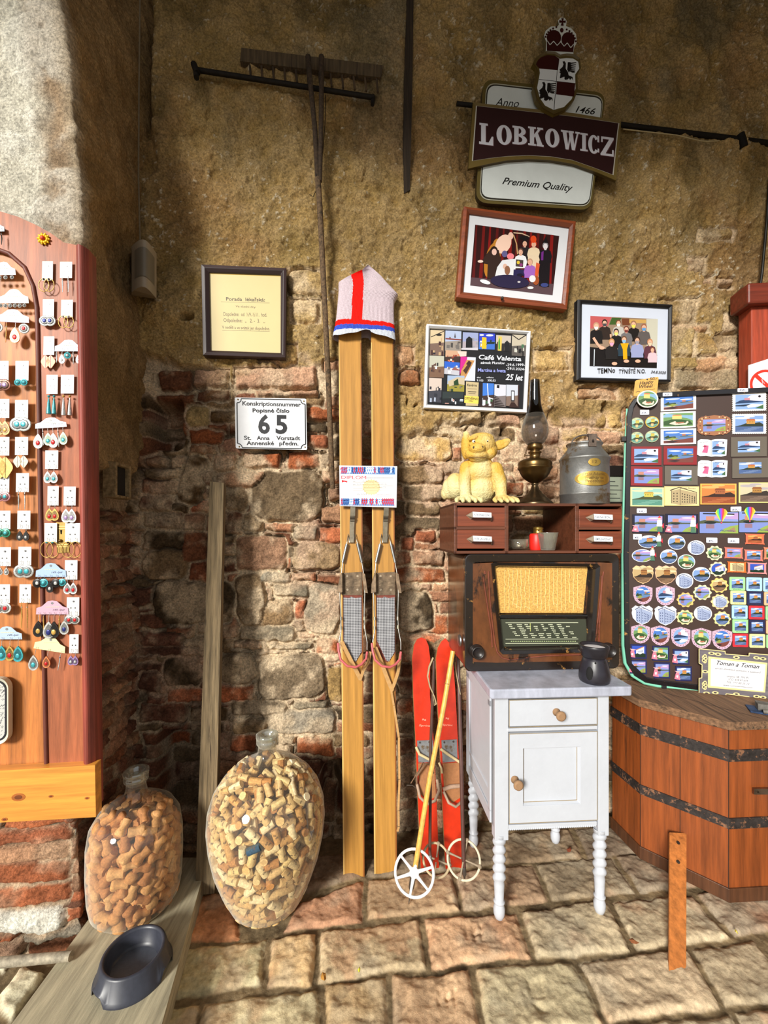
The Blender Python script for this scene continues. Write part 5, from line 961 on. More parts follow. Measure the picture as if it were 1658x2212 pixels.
# ---- motion detector with its cable, electric recess, bits on the floor
def detector():
    D = 1.56; g = empty('motion_detector', 'off-white motion detector box fixed in the wall corner above the recess', 'detector', T(at(312, 640, D))); s = D/900; b = at(312, 640, D)
    m = MB(); n = 10; vs = []
    for z in (540, 638):
        for k in range(n+1):
            t = k/n; x = 284+t*54; y = D-.055*math.sin(math.pi*t)-.02*(1-t); zo = (z+(t*8)); p_ = at(x, zo, 1.)
            vs.append(Vector(((x-CX)/F*y, y, CZ-(zo-HY)/F*D))-b)
    vs += [at(284, 540, D+.05)-b, at(338, 548, D+.07)-b, at(284, 638, D+.05)-b, at(338, 646, D+.07)-b]
    N1 = n+1; m.add(vs, [(i+1, i, N1+i, N1+i+1) for i in range(n)], (156, 142, 122), True); m.add(vs, [tuple(range(N1))+(2*N1+1, 2*N1), tuple(range(2*N1-1, N1-1, -1))+(2*N1+2, 2*N1+3), (0, 2*N1, 2*N1+2, N1), (n, 2*N1-1, 2*N1+3, 2*N1+1)], (150, 138, 118)); m.build('housing', m_paint, g)
    m = MB(); vs = []
    for z in (556, 616):
        for k in range(n+1): t = .12+.8*k/n; x = 284+t*54; y = D-.058*math.sin(math.pi*t)-.02*(1-t); vs.append(Vector(((x-CX)/F*y, y, CZ-(z+t*8-HY)/F*D))-b)
    m.add(vs, [(i+1, i, N1+i, N1+i+1) for i in range(n)], (116, 108, 94), True); m.build('lens', m_paint, g)['label'] = 'ribbed grey lens window'
    m = MB(); e = at(300, 545, 1.60); m.tube([at(x, y, d)-e for x, y, d in ((303, 545, 1.60), (301, 460, 1.61), (299, 380, 1.61), (300, 200, 1.61), (303, -60, 1.61))], .0032, (120, 106, 84)); o = m.build('cable', m_matte, None, T(e)); tag(o, 'thin pale cable running up the wall corner from the motion detector', 'cable')
detector()
def recess():
    ns = Vector((math.cos(math.atan(WT)), math.sin(math.atan(WT)), 0)); c = CORN.lerp(EDGE, .62)+ns*.034; c.z = 1.28+(1150-1038)/900*1.42
    u = (CORN-EDGE).normalized(); g = empty('wall_recess_box', 'small dark square junction recess in the reveal of the left pier', 'recess', Matrix(((u.x, 0, ns.x, c.x), (u.y, 0, ns.y, c.y), (0, 1, 0, c.z), (0, 0, 0, 1))))
    MB().ring(rect(-.055, -.06, .055, .06), rect(-.042, -.05, .042, .05), -.02, .022, (170, 146, 108)).build('surround', m_stucco, g, None, .003); m = MB(); m.box(-.045, -.055, -.02, .045, .055, .006, (28, 22, 16)); m.build('recess_back', m_matte, g)
recess()
m = MB(); a = onz(-60, 2085, .06); b_ = onz(154, 2065, .085); m.tube([a-b_, Vector((0, 0, 0))], [.0135, .0125], (170, 160, 140), 12); o = m.build('iron_rod', m_iron, None, T(b_)); tag(o, 'rusty pale iron rod resting across the edge of the floor timber', 'rod')
for i, (px, py, c, lab) in enumerate(((698, 2112, (196, 140, 60), 'dry yellow leaf lying in a paver joint at the front of the floor'), (1228, 1838, (120, 56, 30), 'crumpled dry brown leaf on the floor under the white cabinet'), (1368, 2036, (130, 76, 40), 'small brown leaf in the joint to the left of the slat'), (1590, 2016, (212, 190, 70), 'tiny yellow leaf in the joint right of the slat'), (775, 2098, (214, 206, 60), 'tiny bright yellow leaf in the joint left of the front middle paver'))):
    q = onz(px, py, .006); m = MB(); r = random.Random(i); s = .013 if i < 3 else .006
    m.add([(-s, 0, .003), (-.3*s, .6*s, .006), (.6*s, .5*s, .002), (s*1.2, 0, .007), (.5*s, -.6*s, .005), (-.4*s, -.5*s, .001), (0, 0, .009)], [(6, 1, 0), (6, 2, 1), (6, 3, 2), (6, 4, 3), (6, 5, 4), (6, 0, 5)], c); o = m.build('dry_leaf', m_matte, None, T(q, r.uniform(0, 6))); tag(o, lab, 'leaf')
m = MB(); q = WALL.at(1080, 652, .03); m.tube([(0, 0, 0), (0, -.03, 0)], .004, (70, 62, 56)); m.ball((0, -.03, 0), .007, (80, 72, 66), 8); o = m.build('wall_hook', m_iron, None, T(q)); tag(o, 'small dark hook in the wall just under the brown photo frame', 'hook')
# ================================================================ things on the wall
m_pine = material('knotty_pine', .4, ns=30, na=.4, st=(.05, 1, 1), coat=.4, dark='#c07a30', dns=16, dth=.62)
def rquad(c, r, n=5):
    "quad with rounded corners, r as a fraction of the shorter side"
    o = []; c = [Vector(p) for p in c]; N = len(c)
    s = min((c[i]-c[(i+1) % N]).length for i in range(N))*r
    for i in range(N):
        a, b, e = c[i-1], c[i], c[(i+1) % N]; p = b+(a-b).normalized()*s; q = b+(e-b).normalized()*s
        for k in range(n+1): t = k/n; v = p*(1-t)**2+b*2*t*(1-t)+q*t*t; o.append((v.x, v.y))
    return o
def quadmap(c, ins=0.):
    "unit square (y down) -> quad TL,TR,BR,BL"
    c = [Vector(p) for p in c]
    def f(x, y): v = (c[0]*(1-x)+c[1]*x)*(1-y)+(c[3]*(1-x)+c[2]*x)*y; return (v.x, v.y)
    return f
class Pic:
    """a flat print: shapes given in crop pixels, thin layers in front of each other"""
    def __init__(s, plane, conv, h, org): s.pl, s.cv, s.h, s.org = plane, conv, h, org; s.m = MB(); s.z = .0
    def lc(s, *p): return [(a-s.org[0], b-s.org[1]) for a, b in s.pl.P(s.cv(*p), s.h)]
    def p(s, col, *pts, cl=None):
        P = s.lc(*pts)
        if cl: P = clip(P, cl)
        s.z += .00003; s.m.poly(P, s.z, col) if len(P) > 2 else None; return s
    def e(s, col, cx, cy, rx, ry, cl=None, n=14, rot=0):
        q = []
        for x, y in circ(0, 0, rx, ry, n): q += [cx+x*math.cos(rot)-y*math.sin(rot), cy+x*math.sin(rot)+y*math.cos(rot)]
        return s.p(col, *q, cl=cl)
    def t(s, txt, x0, y0, x1, y1, h, col, sh=0, b=0):
        a, e = s.lc(x0, y0, x1, y1); k = s.lc(x0, y0, x0, y0-h); s.z += .00003; s.m.text(txt, a, e, math.dist(k[0], k[1]), s.z, col, sh, b); return s
    def line(s, col, w, *pts):
        for i in range(0, len(pts)-2, 2):
            x0, y0, x1, y1 = pts[i:i+4]; l = math.hypot(x1-x0, y1-y0) or 1; nx, ny = -(y1-y0)/l*w/2, (x1-x0)/l*w/2; s.p(col, x0+nx, y0+ny, x1+nx, y1+ny, x1-nx, y1-ny, x0-nx, y0-ny)
        return s
    def scrib(s, x0, y, x1, h, col, seed=1, dy=0):
        r = random.Random(seed); x = x0; pts = []
        while x < x1: pts += [x, y+dy*(x-x0)/(x1-x0)-r.uniform(0, h)*(1 if len(pts) % 4 else .1)]; x += h*.45
        if len(pts) >= 4: s.line(col, h*.16, *pts)
        return s
def frame(name, lab, conv, outer, inner, hw, fcol, depth=.02, mat=None, h=.035, glassy=True, cat='picture frame', tilt=0):
    cc = [(sum(outer[0::2])/4, sum(outer[1::2])/4)]; cpx = conv(*cc[0])[0]; pl = WALL.off(*cpx, h); org = WALL.uv(*cpx, h)
    g = empty(name, lab, cat, pl.M); lc = lambda *p: [(a-org[0], b-org[1]) for a, b in WALL.P(conv(*p), h)]
    O, I = lc(*outer), lc(*inner); mid = [((a[0]+b[0]*1)/2, (a[1]+b[1])/2) for a, b in zip(O, I)]
    f = MB(); f.ring(O, mid, -depth, .003, fcol, .006); f.ring(mid, I, -depth, .006, tuple(int(v*.85) for v in fcol), -.002); f.build('frame_moulding', mat or m_paint, g, None, .0012)
    MB().prism(O, -depth, -depth+.003, (90, 70, 50)).build('backing', m_matte, g)
    P = Pic(WALL, conv, h, org); P.z = -.008; P.I = I; P.g = g
    P.fin = lambda nm='print': (P.m.build(nm, m_print, g), (MB().poly(I, -.003, (255, 255, 255)).build('glass_pane', m_pane, g) if glassy else None))
    return P
def person(P, x, y, s, top, skin, hair, mask=None, w=1., low=None, cl=None):
    "x,y = chin; s = head height in crop px"
    P.p(top, x-.9*s*w, y+.35*s, x-.3*s, y+.05*s, x+.3*s, y+.05*s, x+.9*s*w, y+.35*s, x+1.05*s*w, y+2.4*s, x-1.05*s*w, y+2.4*s, cl=cl)
    P.p(top, x-.9*s*w, y+.35*s, x-1.15*s*w, y+1.3*s, x-.9*s*w, y+2.2*s, x-.5*s*w, y+1.2*s, cl=cl).p(top, x+.9*s*w, y+.35*s, x+1.15*s*w, y+1.3*s, x+.9*s*w, y+2.2*s, x+.5*s*w, y+1.2*s, cl=cl)
    P.e(hair, x, y-.58*s, .50*s, .60*s, cl=cl).e(skin, x, y-.42*s, .38*s, .50*s, cl=cl).p(skin, x-.16*s, y-.1*s, x+.16*s, y-.1*s, x+.2*s, y+.2*s, x-.2*s, y+.2*s, cl=cl)
    for d in (-.15, .15): P.e((40, 28, 24), x+d*s, y-.50*s, .05*s, .04*s, n=6, cl=cl)
    if mask: P.p(mask, x-.34*s, y-.42*s, x+.34*s, y-.42*s, x+.26*s, y+.02*s, x, y+.1*s, x-.26*s, y+.02*s, cl=cl)
    else: P.p((150, 60, 60), x-.12*s, y-.16*s, x+.12*s, y-.16*s, x, y-.10*s, cl=cl)
SKN = (226, 176, 150)
# ---- brown frame: costumed group on a stage
cv = cr(980, 430, 5.92); P = frame('picture_frame', 'brown wooden frame with a photo of a costumed group, tilted below the brewery sign', cv, (125, 100, 1555, 290, 1440, 1415, 30, 1260), (200, 185, 1480, 360, 1385, 1330, 120, 1185), 0, (138, 66, 34), .03, m_woodh, .045)
P.p((222, 224, 230), 190, 175, 1490, 350, 1395, 1340, 110, 1195).p((46, 12, 12), 278, 310, 1358, 455, 1272, 1218, 215, 1092); cl = P.lc(278, 310, 1358, 455, 1272, 1218, 215, 1092)
for k in range(12): x = 290+k*88; P.p((92+(k % 3)*20, 18, 16), x, 300, x+18+(k % 2)*14, 300, x-20+(k % 3)*8, 1100, x-60, 1100, cl=cl)
P.p((88, 66, 72), 200, 985, 1300, 1075, 1300, 1250, 200, 1120, cl=cl)
P.e((184, 120, 40), 500, 760, 95, 240, cl, 16, .25).e((190, 128, 46), 568, 560, 58, 70, cl).e(SKN, 572, 572, 26, 34, cl)
P.e((240, 204, 184), 640, 560, 95, 130, cl, 16, .5).e((236, 196, 176), 735, 455, 34, 48, cl).line((240, 204, 184), 40, 600, 520, 720, 470).line((200, 160, 110), 14, 770, 440, 810, 560, 822, 690).line((210, 180, 150), 14, 770, 415, 880, 425, 975, 468)
person(P, 915, 590, 74, (36, 30, 34), SKN, (20, 16, 18), cl=cl); P.e((18, 14, 16), 908, 480, 62, 30, cl)
person(P, 1030, 600, 74, (228, 208, 176), SKN, (214, 70, 30), cl=cl); P.e((220, 72, 26), 1026, 500, 38, 48, cl).p((226, 206, 176), 960, 700, 1100, 700, 1090, 1000, 985, 980, cl=cl)
person(P, 1178, 625, 74, (22, 16, 24), (226, 220, 224), (150, 146, 150), cl=cl); P.p((20, 14, 20), 1105, 780, 1240, 780, 1225, 1110, 1095, 1100, cl=cl).p((18, 14, 18), 1140, 545, 1185, 460, 1215, 550, cl=cl).p((110, 40, 130), 1125, 670, 1155, 650, 1150, 770, 1122, 770, cl=cl)
P.p((52, 34, 28), 400, 720, 480, 620, 580, 640, 620, 820, 560, 1010, 430, 1010, 440, 820, 350, 800, cl=cl).e((40, 24, 22), 520, 650, 48, 60, cl).e((230, 190, 176), 522, 664, 32, 42, cl).e((236, 210, 196), 345, 785, 36, 18, cl)
P.e((96, 92, 140), 655, 690, 36, 44, cl).e((236, 130, 140), 730, 720, 46, 40, cl).p((224, 226, 230), 625, 770, 800, 750, 790, 960, 530, 985, 560, 860, cl=cl).e((220, 180, 160), 660, 850, 28, 36, cl).e((140, 96, 70), 690, 900, 36, 60, cl)
person(P, 860, 700, 72, (232, 234, 238), SKN, (90, 60, 50), cl=cl); P.p((70, 60, 56), 800, 760, 895, 770, 890, 860, 795, 850, cl=cl).e((220, 190, 60), 830, 800, 20, 22, cl).e((140, 60, 120), 865, 830, 22, 20, cl).p((40, 36, 80), 770, 890, 915, 890, 905, 970, 765, 970, cl=cl)
person(P, 980, 830, 70, (160, 100, 190), SKN, (190, 150, 120), cl=cl); P.p((214, 90, 50), 1060, 800, 1105, 820, 1080, 1000, 1040, 960, cl=cl).e((160, 80, 40), 1055, 1030, 42, 60, cl).e((230, 230, 236), 1010, 1010, 42, 46, cl)
P.e((40, 34, 66), 720, 1045, 250, 86, cl, 20, .07).e((26, 22, 44), 850, 960, 40, 20, cl).e((200, 196, 200), 838, 1050, 20, 12, cl).e((232, 234, 238), 405, 1050, 70, 26, cl, 12, .3).e((60, 70, 130), 1165, 1090, 50, 26, cl).e((226, 228, 232), 985, 1125, 40, 18, cl)
P.fin()
# ---- black frame: masked group
cv = cr(1230, 630, 6.632); P = frame('picture_frame', 'black frame with a photo of a masked group and handwriting underneath', cv, (108, 115, 1465, 190, 1440, 1295, 95, 1270), (180, 160, 1425, 235, 1410, 1255, 165, 1225), 0, (24, 24, 28), .025, None, .04)
P.p((206, 214, 230), 170, 150, 1435, 225, 1420, 1265, 155, 1235).p((150, 128, 108), 310, 335, 1280, 380, 1265, 1088, 300, 1058); cl = P.lc(310, 335, 1280, 380, 1265, 1088, 300, 1058)
P.p((190, 90, 92), 310, 335, 620, 345, 560, 480, 300, 520, cl=cl).p((60, 90, 40), 620, 360, 760, 365, 700, 460, 580, 460, cl=cl).p((110, 60, 36), 760, 370, 870, 372, 880, 470, 770, 470, cl=cl).p((200, 160, 90), 870, 385, 1110, 390, 1110, 440, 870, 440, cl=cl).p((198, 196, 180), 1115, 378, 1290, 380, 1280, 900, 1120, 800, cl=cl).p((14, 14, 20), 300, 780, 1280, 900, 1270, 1095, 300, 1065, cl=cl)
K = (20, 20, 24)
for a in ((715, 480, 78, (190, 186, 180), (110, 70, 50), (232, 232, 226)), (515, 480, 82, (44, 34, 32), (30, 24, 22), (70, 72, 78)), (930, 500, 84, K, (150, 110, 80), (226, 216, 90)), (1078, 545, 84, (92, 86, 86), (150, 96, 70), (80, 150, 210)), (825, 570, 78, (110, 108, 112), (110, 60, 50), (120, 50, 50)), (392, 528, 86, K, (190, 150, 120), (226, 226, 226)), (678, 610, 78, K, (40, 30, 28), (232, 224, 120))):
    person(P, a[0], a[1], a[2], a[3], SKN, a[4], a[5], cl=cl)
P.line(SKN, 36, 350, 650, 420, 760, 480, 800).line(SKN, 22, 595, 600, 600, 650)
for a in ((612, 760, 84, (28, 28, 32), (190, 140, 90), (226, 160, 200)), (790, 720, 82, (36, 60, 76), (110, 80, 60), (130, 180, 220)), (978, 735, 84, (150, 158, 200), (60, 40, 36), (150, 146, 160)), (1160, 760, 80, (90, 50, 66), (190, 130, 90), (230, 200, 170))): person(P, a[0], a[1], a[2], a[3], SKN, a[4], a[5], cl=cl)
P.p((226, 166, 20), 735, 735, 855, 730, 830, 820, 835, 960, 775, 965, 770, 820, cl=cl); person(P, 1195, 860, 62, (220, 190, 200), SKN, (130, 80, 50), None, cl=cl)
for x, y in ((650, 1025), (820, 990), (985, 990), (470, 800)): P.e(SKN, x, y, 40, 24, cl)
P.line((200, 210, 220), 12, 362, 820, 355, 1060).t('TEMNo', 410, 1165, 660, 1150, 70, K, .1, .01).t('TÝNIŠTĚ N.O.', 715, 1165, 1095, 1160, 58, K, .15, .01).t('24.8.2020', 1170, 1160, 1390, 1172, 36, K, .3, .01); P.fin()
# ---- white frame: collage
cv = cr(900, 690, 6.377); P = frame('picture_frame', 'white-framed collage of cafe photos with white handwriting, above the yellow figurine', cv, (135, 65, 1565, 165, 1510, 1285, 100, 1218), (180, 118, 1520, 200, 1470, 1235, 150, 1170), 0, (236, 238, 242), .02, None, .035)
P.p((18, 17, 20), 170, 108, 1530, 190, 1480, 1245, 140, 1180)
def tile(x0, y0, x1, y1, cols, seed, slope=.05):
    P.p(cols[0], x0, y0, x1, y0+(x1-x0)*slope, x1-6, y1+(x1-x0)*slope, x0-6, y1); cl = P.lc(x0, y0, x1, y0+(x1-x0)*slope, x1-6, y1+(x1-x0)*slope, x0-6, y1); r = random.Random(seed); w, h = x1-x0, y1-y0
    P.p(cols[1], x0-9, y0+h*.55, x1+5, y0+h*.5, x1+5, y1+30, x0-9, y1+30, cl=cl)
    for k in range(9 if len(cols) > 2 else 0): x, y = x0+r.uniform(.05, .85)*w, y0+r.uniform(.3, .9)*h; a, b = r.uniform(.05, .2)*w, r.uniform(.05, .25)*h; P.p(r.choice(cols[2:]), x, y, x+a, y+3, x+a*.9, y+b, x-3, y+b*.9, cl=cl)
    return cl
cl = tile(190, 130, 385, 480, [(206, 186, 150), (120, 96, 84), (60, 30, 28), (150, 60, 50), (30, 26, 40), (190, 160, 120)], 1); P.line((40, 26, 20), 10, 200, 230, 380, 150).e((30, 24, 20), 310, 200, 40, 16)
tile(400, 140, 620, 420, [(170, 184, 214), (150, 140, 130), (90, 80, 76), (70, 66, 64), (110, 104, 100)], 2); P.p((130, 50, 40), 400, 245, 620, 262, 618, 280, 400, 262).p((70, 60, 66), 520, 240, 530, 170, 545, 242)
tile(640, 165, 855, 400, [(150, 160, 200), (170, 160, 170), (150, 150, 160)], 3); P.p((12, 10, 12), 680, 380, 684, 260, 725, 222, 770, 255, 772, 380).p((200, 196, 205), 620, 385, 850, 380, 848, 415, 618, 408)
tile(865, 178, 1085, 400, [(40, 60, 190), (60, 110, 200), (226, 180, 30), (236, 236, 240), (30, 50, 30), (220, 160, 20)], 4, .03); P.p((232, 186, 30), 905, 235, 965, 240, 965, 395, 900, 395).e((232, 236, 244), 1010, 210, 50, 14).e((232, 236, 244), 900, 205, 30, 12).p((20, 40, 30), 970, 300, 1080, 300, 1075, 330, 970, 330)
tile(1100, 205, 1305, 425, [(190, 180, 170), (40, 34, 34), (90, 80, 76), (60, 50, 50)], 5); P.p((220, 190, 90), 1130, 220, 1180, 230, 1170, 425, 1120, 420).p((40, 150, 60), 1130, 290, 1150, 240, 1152, 400, 1130, 410).p((20, 18, 20), 1215, 430, 1218, 310, 1250, 280, 1285, 320, 1285, 430)
tile(1318, 200, 1515, 490, [(190, 180, 160), (90, 84, 80), (20, 20, 20), (40, 36, 34), (200, 200, 190), (70, 110, 80)], 6); P.line((30, 24, 22), 12, 1320, 205, 1410, 270, 1515, 205)
tile(178, 490, 380, 790, [(186, 186, 170), (120, 90, 70), (30, 30, 34), (220, 220, 226), (90, 60, 50)], 7, .04)
tile(400, 415, 600, 585, [(200, 160, 130), (60, 40, 34), (210, 110, 70), (240, 220, 200), (40, 26, 24), (150, 60, 40)], 8, .06); P.p((226, 200, 190), 560, 430, 690, 435, 685, 500, 600, 505)
tile(385, 570, 595, 745, [(40, 96, 200), (190, 190, 200), (230, 232, 240), (120, 120, 130)], 9, .09); P.p((150, 90, 80), 480, 690, 520, 650, 590, 690, 590, 700)
P.p((200, 30, 140), 605, 505, 770, 515, 640, 640, 595, 760).p((206, 212, 226), 700, 512, 815, 518, 805, 845, 640, 835).p((190, 140, 80), 615, 700, 690, 550, 800, 560, 655, 835, 595, 830).p((70, 40, 26), 640, 700, 700, 620, 740, 640, 680, 750).p((60, 30, 20), 680, 610, 720, 560, 760, 590, 740, 640)
tile(425, 765, 660, 985, [(160, 180, 210), (150, 140, 50), (40, 60, 30), (120, 110, 90)], 10, .03); P.p((196, 180, 150), 430, 850, 560, 790, 660, 800, 660, 900, 560, 880, 450, 920).p((30, 60, 24), 510, 850, 570, 810, 580, 900, 515, 905)
tile(170, 800, 345, 1135, [(206, 190, 180), (60, 60, 70), (20, 24, 34), (170, 180, 200), (40, 40, 50)], 11); tile(355, 990, 645, 1165, [(40, 50, 50), (20, 24, 26), (170, 180, 190), (220, 224, 230), (60, 60, 56), (200, 150, 140)], 12, .02)
P.p((196, 178, 136), 680, 852, 855, 865, 845, 1190, 675, 1185).t('Kavárna', 695, 915, 830, 920, 34, (30, 24, 20), .1, .02).line((90, 76, 60), 5, 700, 950, 830, 958).line((60, 50, 40), 9, 708, 990, 820, 996).line((90, 76, 60), 6, 715, 1015, 810, 1020).p((236, 210, 90), 660, 1045, 855, 1060, 850, 1160, 655, 1145).t('OTEVŘENO', 662, 1098, 846, 1108, 30, (30, 26, 20), 0, .02).t('OPEN', 715, 1128, 775, 1132, 16, (30, 26, 20), 0, .02)
tile(865, 870, 1065, 1200, [(60, 120, 210), (60, 44, 40), (150, 100, 60), (226, 230, 240), (60, 90, 60), (190, 200, 220)], 13); P.line((220, 222, 228), 12, 975, 880, 985, 1070, 1055, 1095).p((36, 26, 24), 865, 870, 910, 872, 905, 1190, 860, 1185)
tile(1072, 890, 1230, 1200, [(200, 202, 214), (120, 110, 110)], 14)
for k in range(7): P.p((40, 32, 30), 1070, 1040+k*24, 1110+k*18, 1058+k*24, 1130+k*18, 1072+k*24, 1070, 1058+k*24)
P.p((20, 18, 22), 1105, 900, 1140, 903, 1138, 945, 1103, 940)
tile(1235, 895, 1410, 1190, [(190, 196, 210), (120, 100, 90)], 15, .03); P.p((40, 34, 34), 1300, 975, 1350, 978, 1348, 1130, 1298, 1130).p((200, 206, 220), 1308, 990, 1340, 992, 1338, 1110, 1308, 1110).p((50, 30, 26), 1265, 1210, 1300, 1140, 1345, 1140, 1400, 1215).p((50, 30, 30), 1395, 900, 1412, 902, 1408, 1215, 1390, 1215)
Wt = (226, 230, 240)
P.t('Café Valenta', 855, 545, 1440, 572, 62, Wt, .1, .02).t('zámek Plumlov', 878, 608, 1212, 615, 34, Wt, .1, .01).t('-29.6.1999-', 1230, 640, 1488, 640, 36, Wt, .1, .005).t('Martina a Iveta', 840, 715, 1225, 728, 46, (150, 160, 230), .1, .02).t('-29.II.2024-', 1230, 690, 1492, 702, 36, Wt, .1, .005).t('25 let', 1222, 830, 1465, 840, 80, Wt, .3, .02).t('dní', 828, 806, 882, 808, 22, Wt).t('9.103', 828, 850, 915, 854, 28, Wt).t('měsíce', 962, 806, 1058, 808, 22, Wt).t('300,03', 975, 852, 1085, 856, 30, Wt)
P.fin()
# ---- dark frame: doctor's notice
cv = cr(420, 560, 7.536); P = frame('picture_frame', 'dark brown narrow frame holding a yellowed printed notice, above the enamel house number', cv, (110, 90, 1495, 150, 1480, 1605, 140, 1565), (235, 205, 1400, 245, 1398, 1522, 260, 1480), 0, (52, 34, 34), .03, None, .05)
P.p((216, 198, 144), 225, 195, 1410, 235, 1408, 1532, 250, 1490).p((226, 190, 90), 235, 205, 1400, 245, 1400, 262, 235, 222); ik = (86, 78, 62)
P.t('Porada  lékařská:', 505, 655, 1140, 670, 56, ik, 0, .02).line(ik, 4, 420, 675, 1215, 695).t('Ve všední dny:', 662, 765, 995, 778, 34, ik).t('Dopoledne:  od  ½9.-½11.  hod.', 465, 905, 1172, 918, 62, ik).t('Odpoledne:  „   2. -  3.   „', 465, 1005, 1140, 1018, 62, ik).t('V neděli a ve svátek jen dopoledne.', 440, 1115, 1220, 1138, 52, ik).line(ik, 4, 440, 1142, 1218, 1158); P.fin('notice')
# ---- enamel house number
cv = cr(490, 840, 8.726); cpx = cv(830, 655)[0]; pl = WALL.off(*cpx, .04); org = WALL.uv(*cpx, .04); g = empty('house_number_plate', 'white enamel house number plate 65 with black lettering, screwed to the brickwork', 'sign', pl.M); P = Pic(WALL, cv, .04, org)
MB().prism(rquad(P.lc(145, 160, 1490, 185, 1510, 1150, 165, 1120), .03), -.010, -.0005, (226, 228, 232), (60, 56, 54)).build('enamel_plate', m_paint, g, None, .001); Kk = (22, 22, 26)
P.line(Kk, 18, 268, 185, 1385, 208).line(Kk, 20, 1472, 290, 1482, 1045).line(Kk, 18, 290, 1108, 1395, 1128).line(Kk, 22, 188, 262, 198, 1030)
P.line(Kk, 18, 268, 182, 262, 225, 235, 255, 188, 262).line(Kk, 18, 1388, 206, 1398, 250, 1425, 280, 1474, 290).line(Kk, 18, 198, 1028, 245, 1040, 275, 1070, 290, 1110).line(Kk, 18, 1484, 1042, 1435, 1055, 1405, 1085, 1396, 1130)
P.t('Konskriptionsnummer', 290, 308, 1390, 335, 78, Kk, 0, .02).t('Popisné číslo', 482, 440, 1175, 448, 72, Kk, 0, .025).t('6', 590, 828, 808, 832, 335, Kk, 0, .03).t('5', 915, 830, 1135, 836, 335, Kk, 0, .03).t('St.', 318, 955, 455, 960, 72, Kk, 0, .02).t('Anna', 562, 958, 802, 962, 72, Kk, 0, .02).t('Vorstadt', 930, 962, 1378, 966, 76, Kk, 0, .02).t('Annenské', 370, 1056, 885, 1060, 74, Kk, 0, .02).t('předm.', 985, 1060, 1345, 1066, 74, Kk, 0, .02)
P.m.build('lettering', m_print, g)
for x, y in ((207, 200), (1447, 232), (232, 1090), (1470, 1098)): c = P.lc(x, y)[0]; MB().ball((c[0], c[1], 0), (.0035, .0035, .002), (150, 130, 90), 8).build('screw', m_brass, g)
# ---- brewery sign
cv = cr(980, 30, 4.363); cpx = cv(840, 1180)[0]; h0 = .075; pl = WALL.off(*cpx, h0); org = WALL.uv(*cpx, h0); g = empty('brewery_sign', 'large brewery sign with maroon banner, crest and crown, high on the wall', 'sign', pl.M); P = Pic(WALL, cv, h0, org); lc = P.lc
gold = (92, 78, 34)
BO = (285, 585, 1445, 722, 1305, 1835, 212, 1760); B1 = (312, 625, 1425, 755, 1290, 1805, 245, 1735); B2 = (328, 650, 1410, 778, 1278, 1785, 262, 1712)
m = MB(); m.prism(rquad(lc(*BO), .10), -.030, -.010, gold, (44, 36, 18)); m.prism(rquad(lc(*B1), .09), -.010, -.009, (30, 28, 22)); m.ring(rquad(lc(*B1), .09), rquad(lc(318, 634, 1420, 762, 1285, 1797, 252, 1727), .09), -.010, -.0080, (170, 168, 150)); m.prism(rquad(lc(*B2), .085), -.010, -.0075, (206, 212, 210)); bk = m.build('backing_plate', m_paint, g); bk['label'] = 'pale backing plate with gold edge'
for t_ in (('Anno', 395, 848, 622, 866, 78, (20, 20, 20), .45, .0), ('1466', 1152, 912, 1345, 936, 62, (20, 20, 20), .45, .01), ('Premium Quality', 460, 1590, 1130, 1660, 66, (20, 20, 20), .5, .01)):
    P = Pic(WALL, cv, h0, org); P.z = -.0072; P.t(*t_); P.m.build('script_lettering', m_print, bk)
BN = [175, 850, 700, 905, 1130, 950, 1565, 1022, 1560, 1100, 1520, 1582, 1330, 1500, 1120, 1425, 900, 1388, 700, 1378, 500, 1390, 320, 1425, 130, 1470, 150, 1200]
BI = [204, 876, 700, 930, 1130, 978, 1552, 1040, 1540, 1120, 1496, 1528, 1320, 1462, 1110, 1388, 900, 1355, 700, 1345, 500, 1352, 320, 1372, 165, 1396, 180, 1200]
sh_ = lambda L_, k: [v for i in range(0, len(L_), 2) for v in (850+(L_[i]-850)*k, 1170+(L_[i+1]-1170)*k)]
m = MB(); m.prism(lc(*BN), -.0065, .004, gold, (70, 56, 22)); m.ring(lc(*BN), lc(*sh_(BI, 1.0)), .002, .0065, (104, 86, 40), .0045); m.prism(lc(*BI), .004, .0048, (186, 182, 170)); m.prism(lc(*sh_(BI, .985)), .004, .0054, (40, 7, 9)); bn = m.build('name_banner', m_paint, g); bn['label'] = 'maroon banner with gold edge'
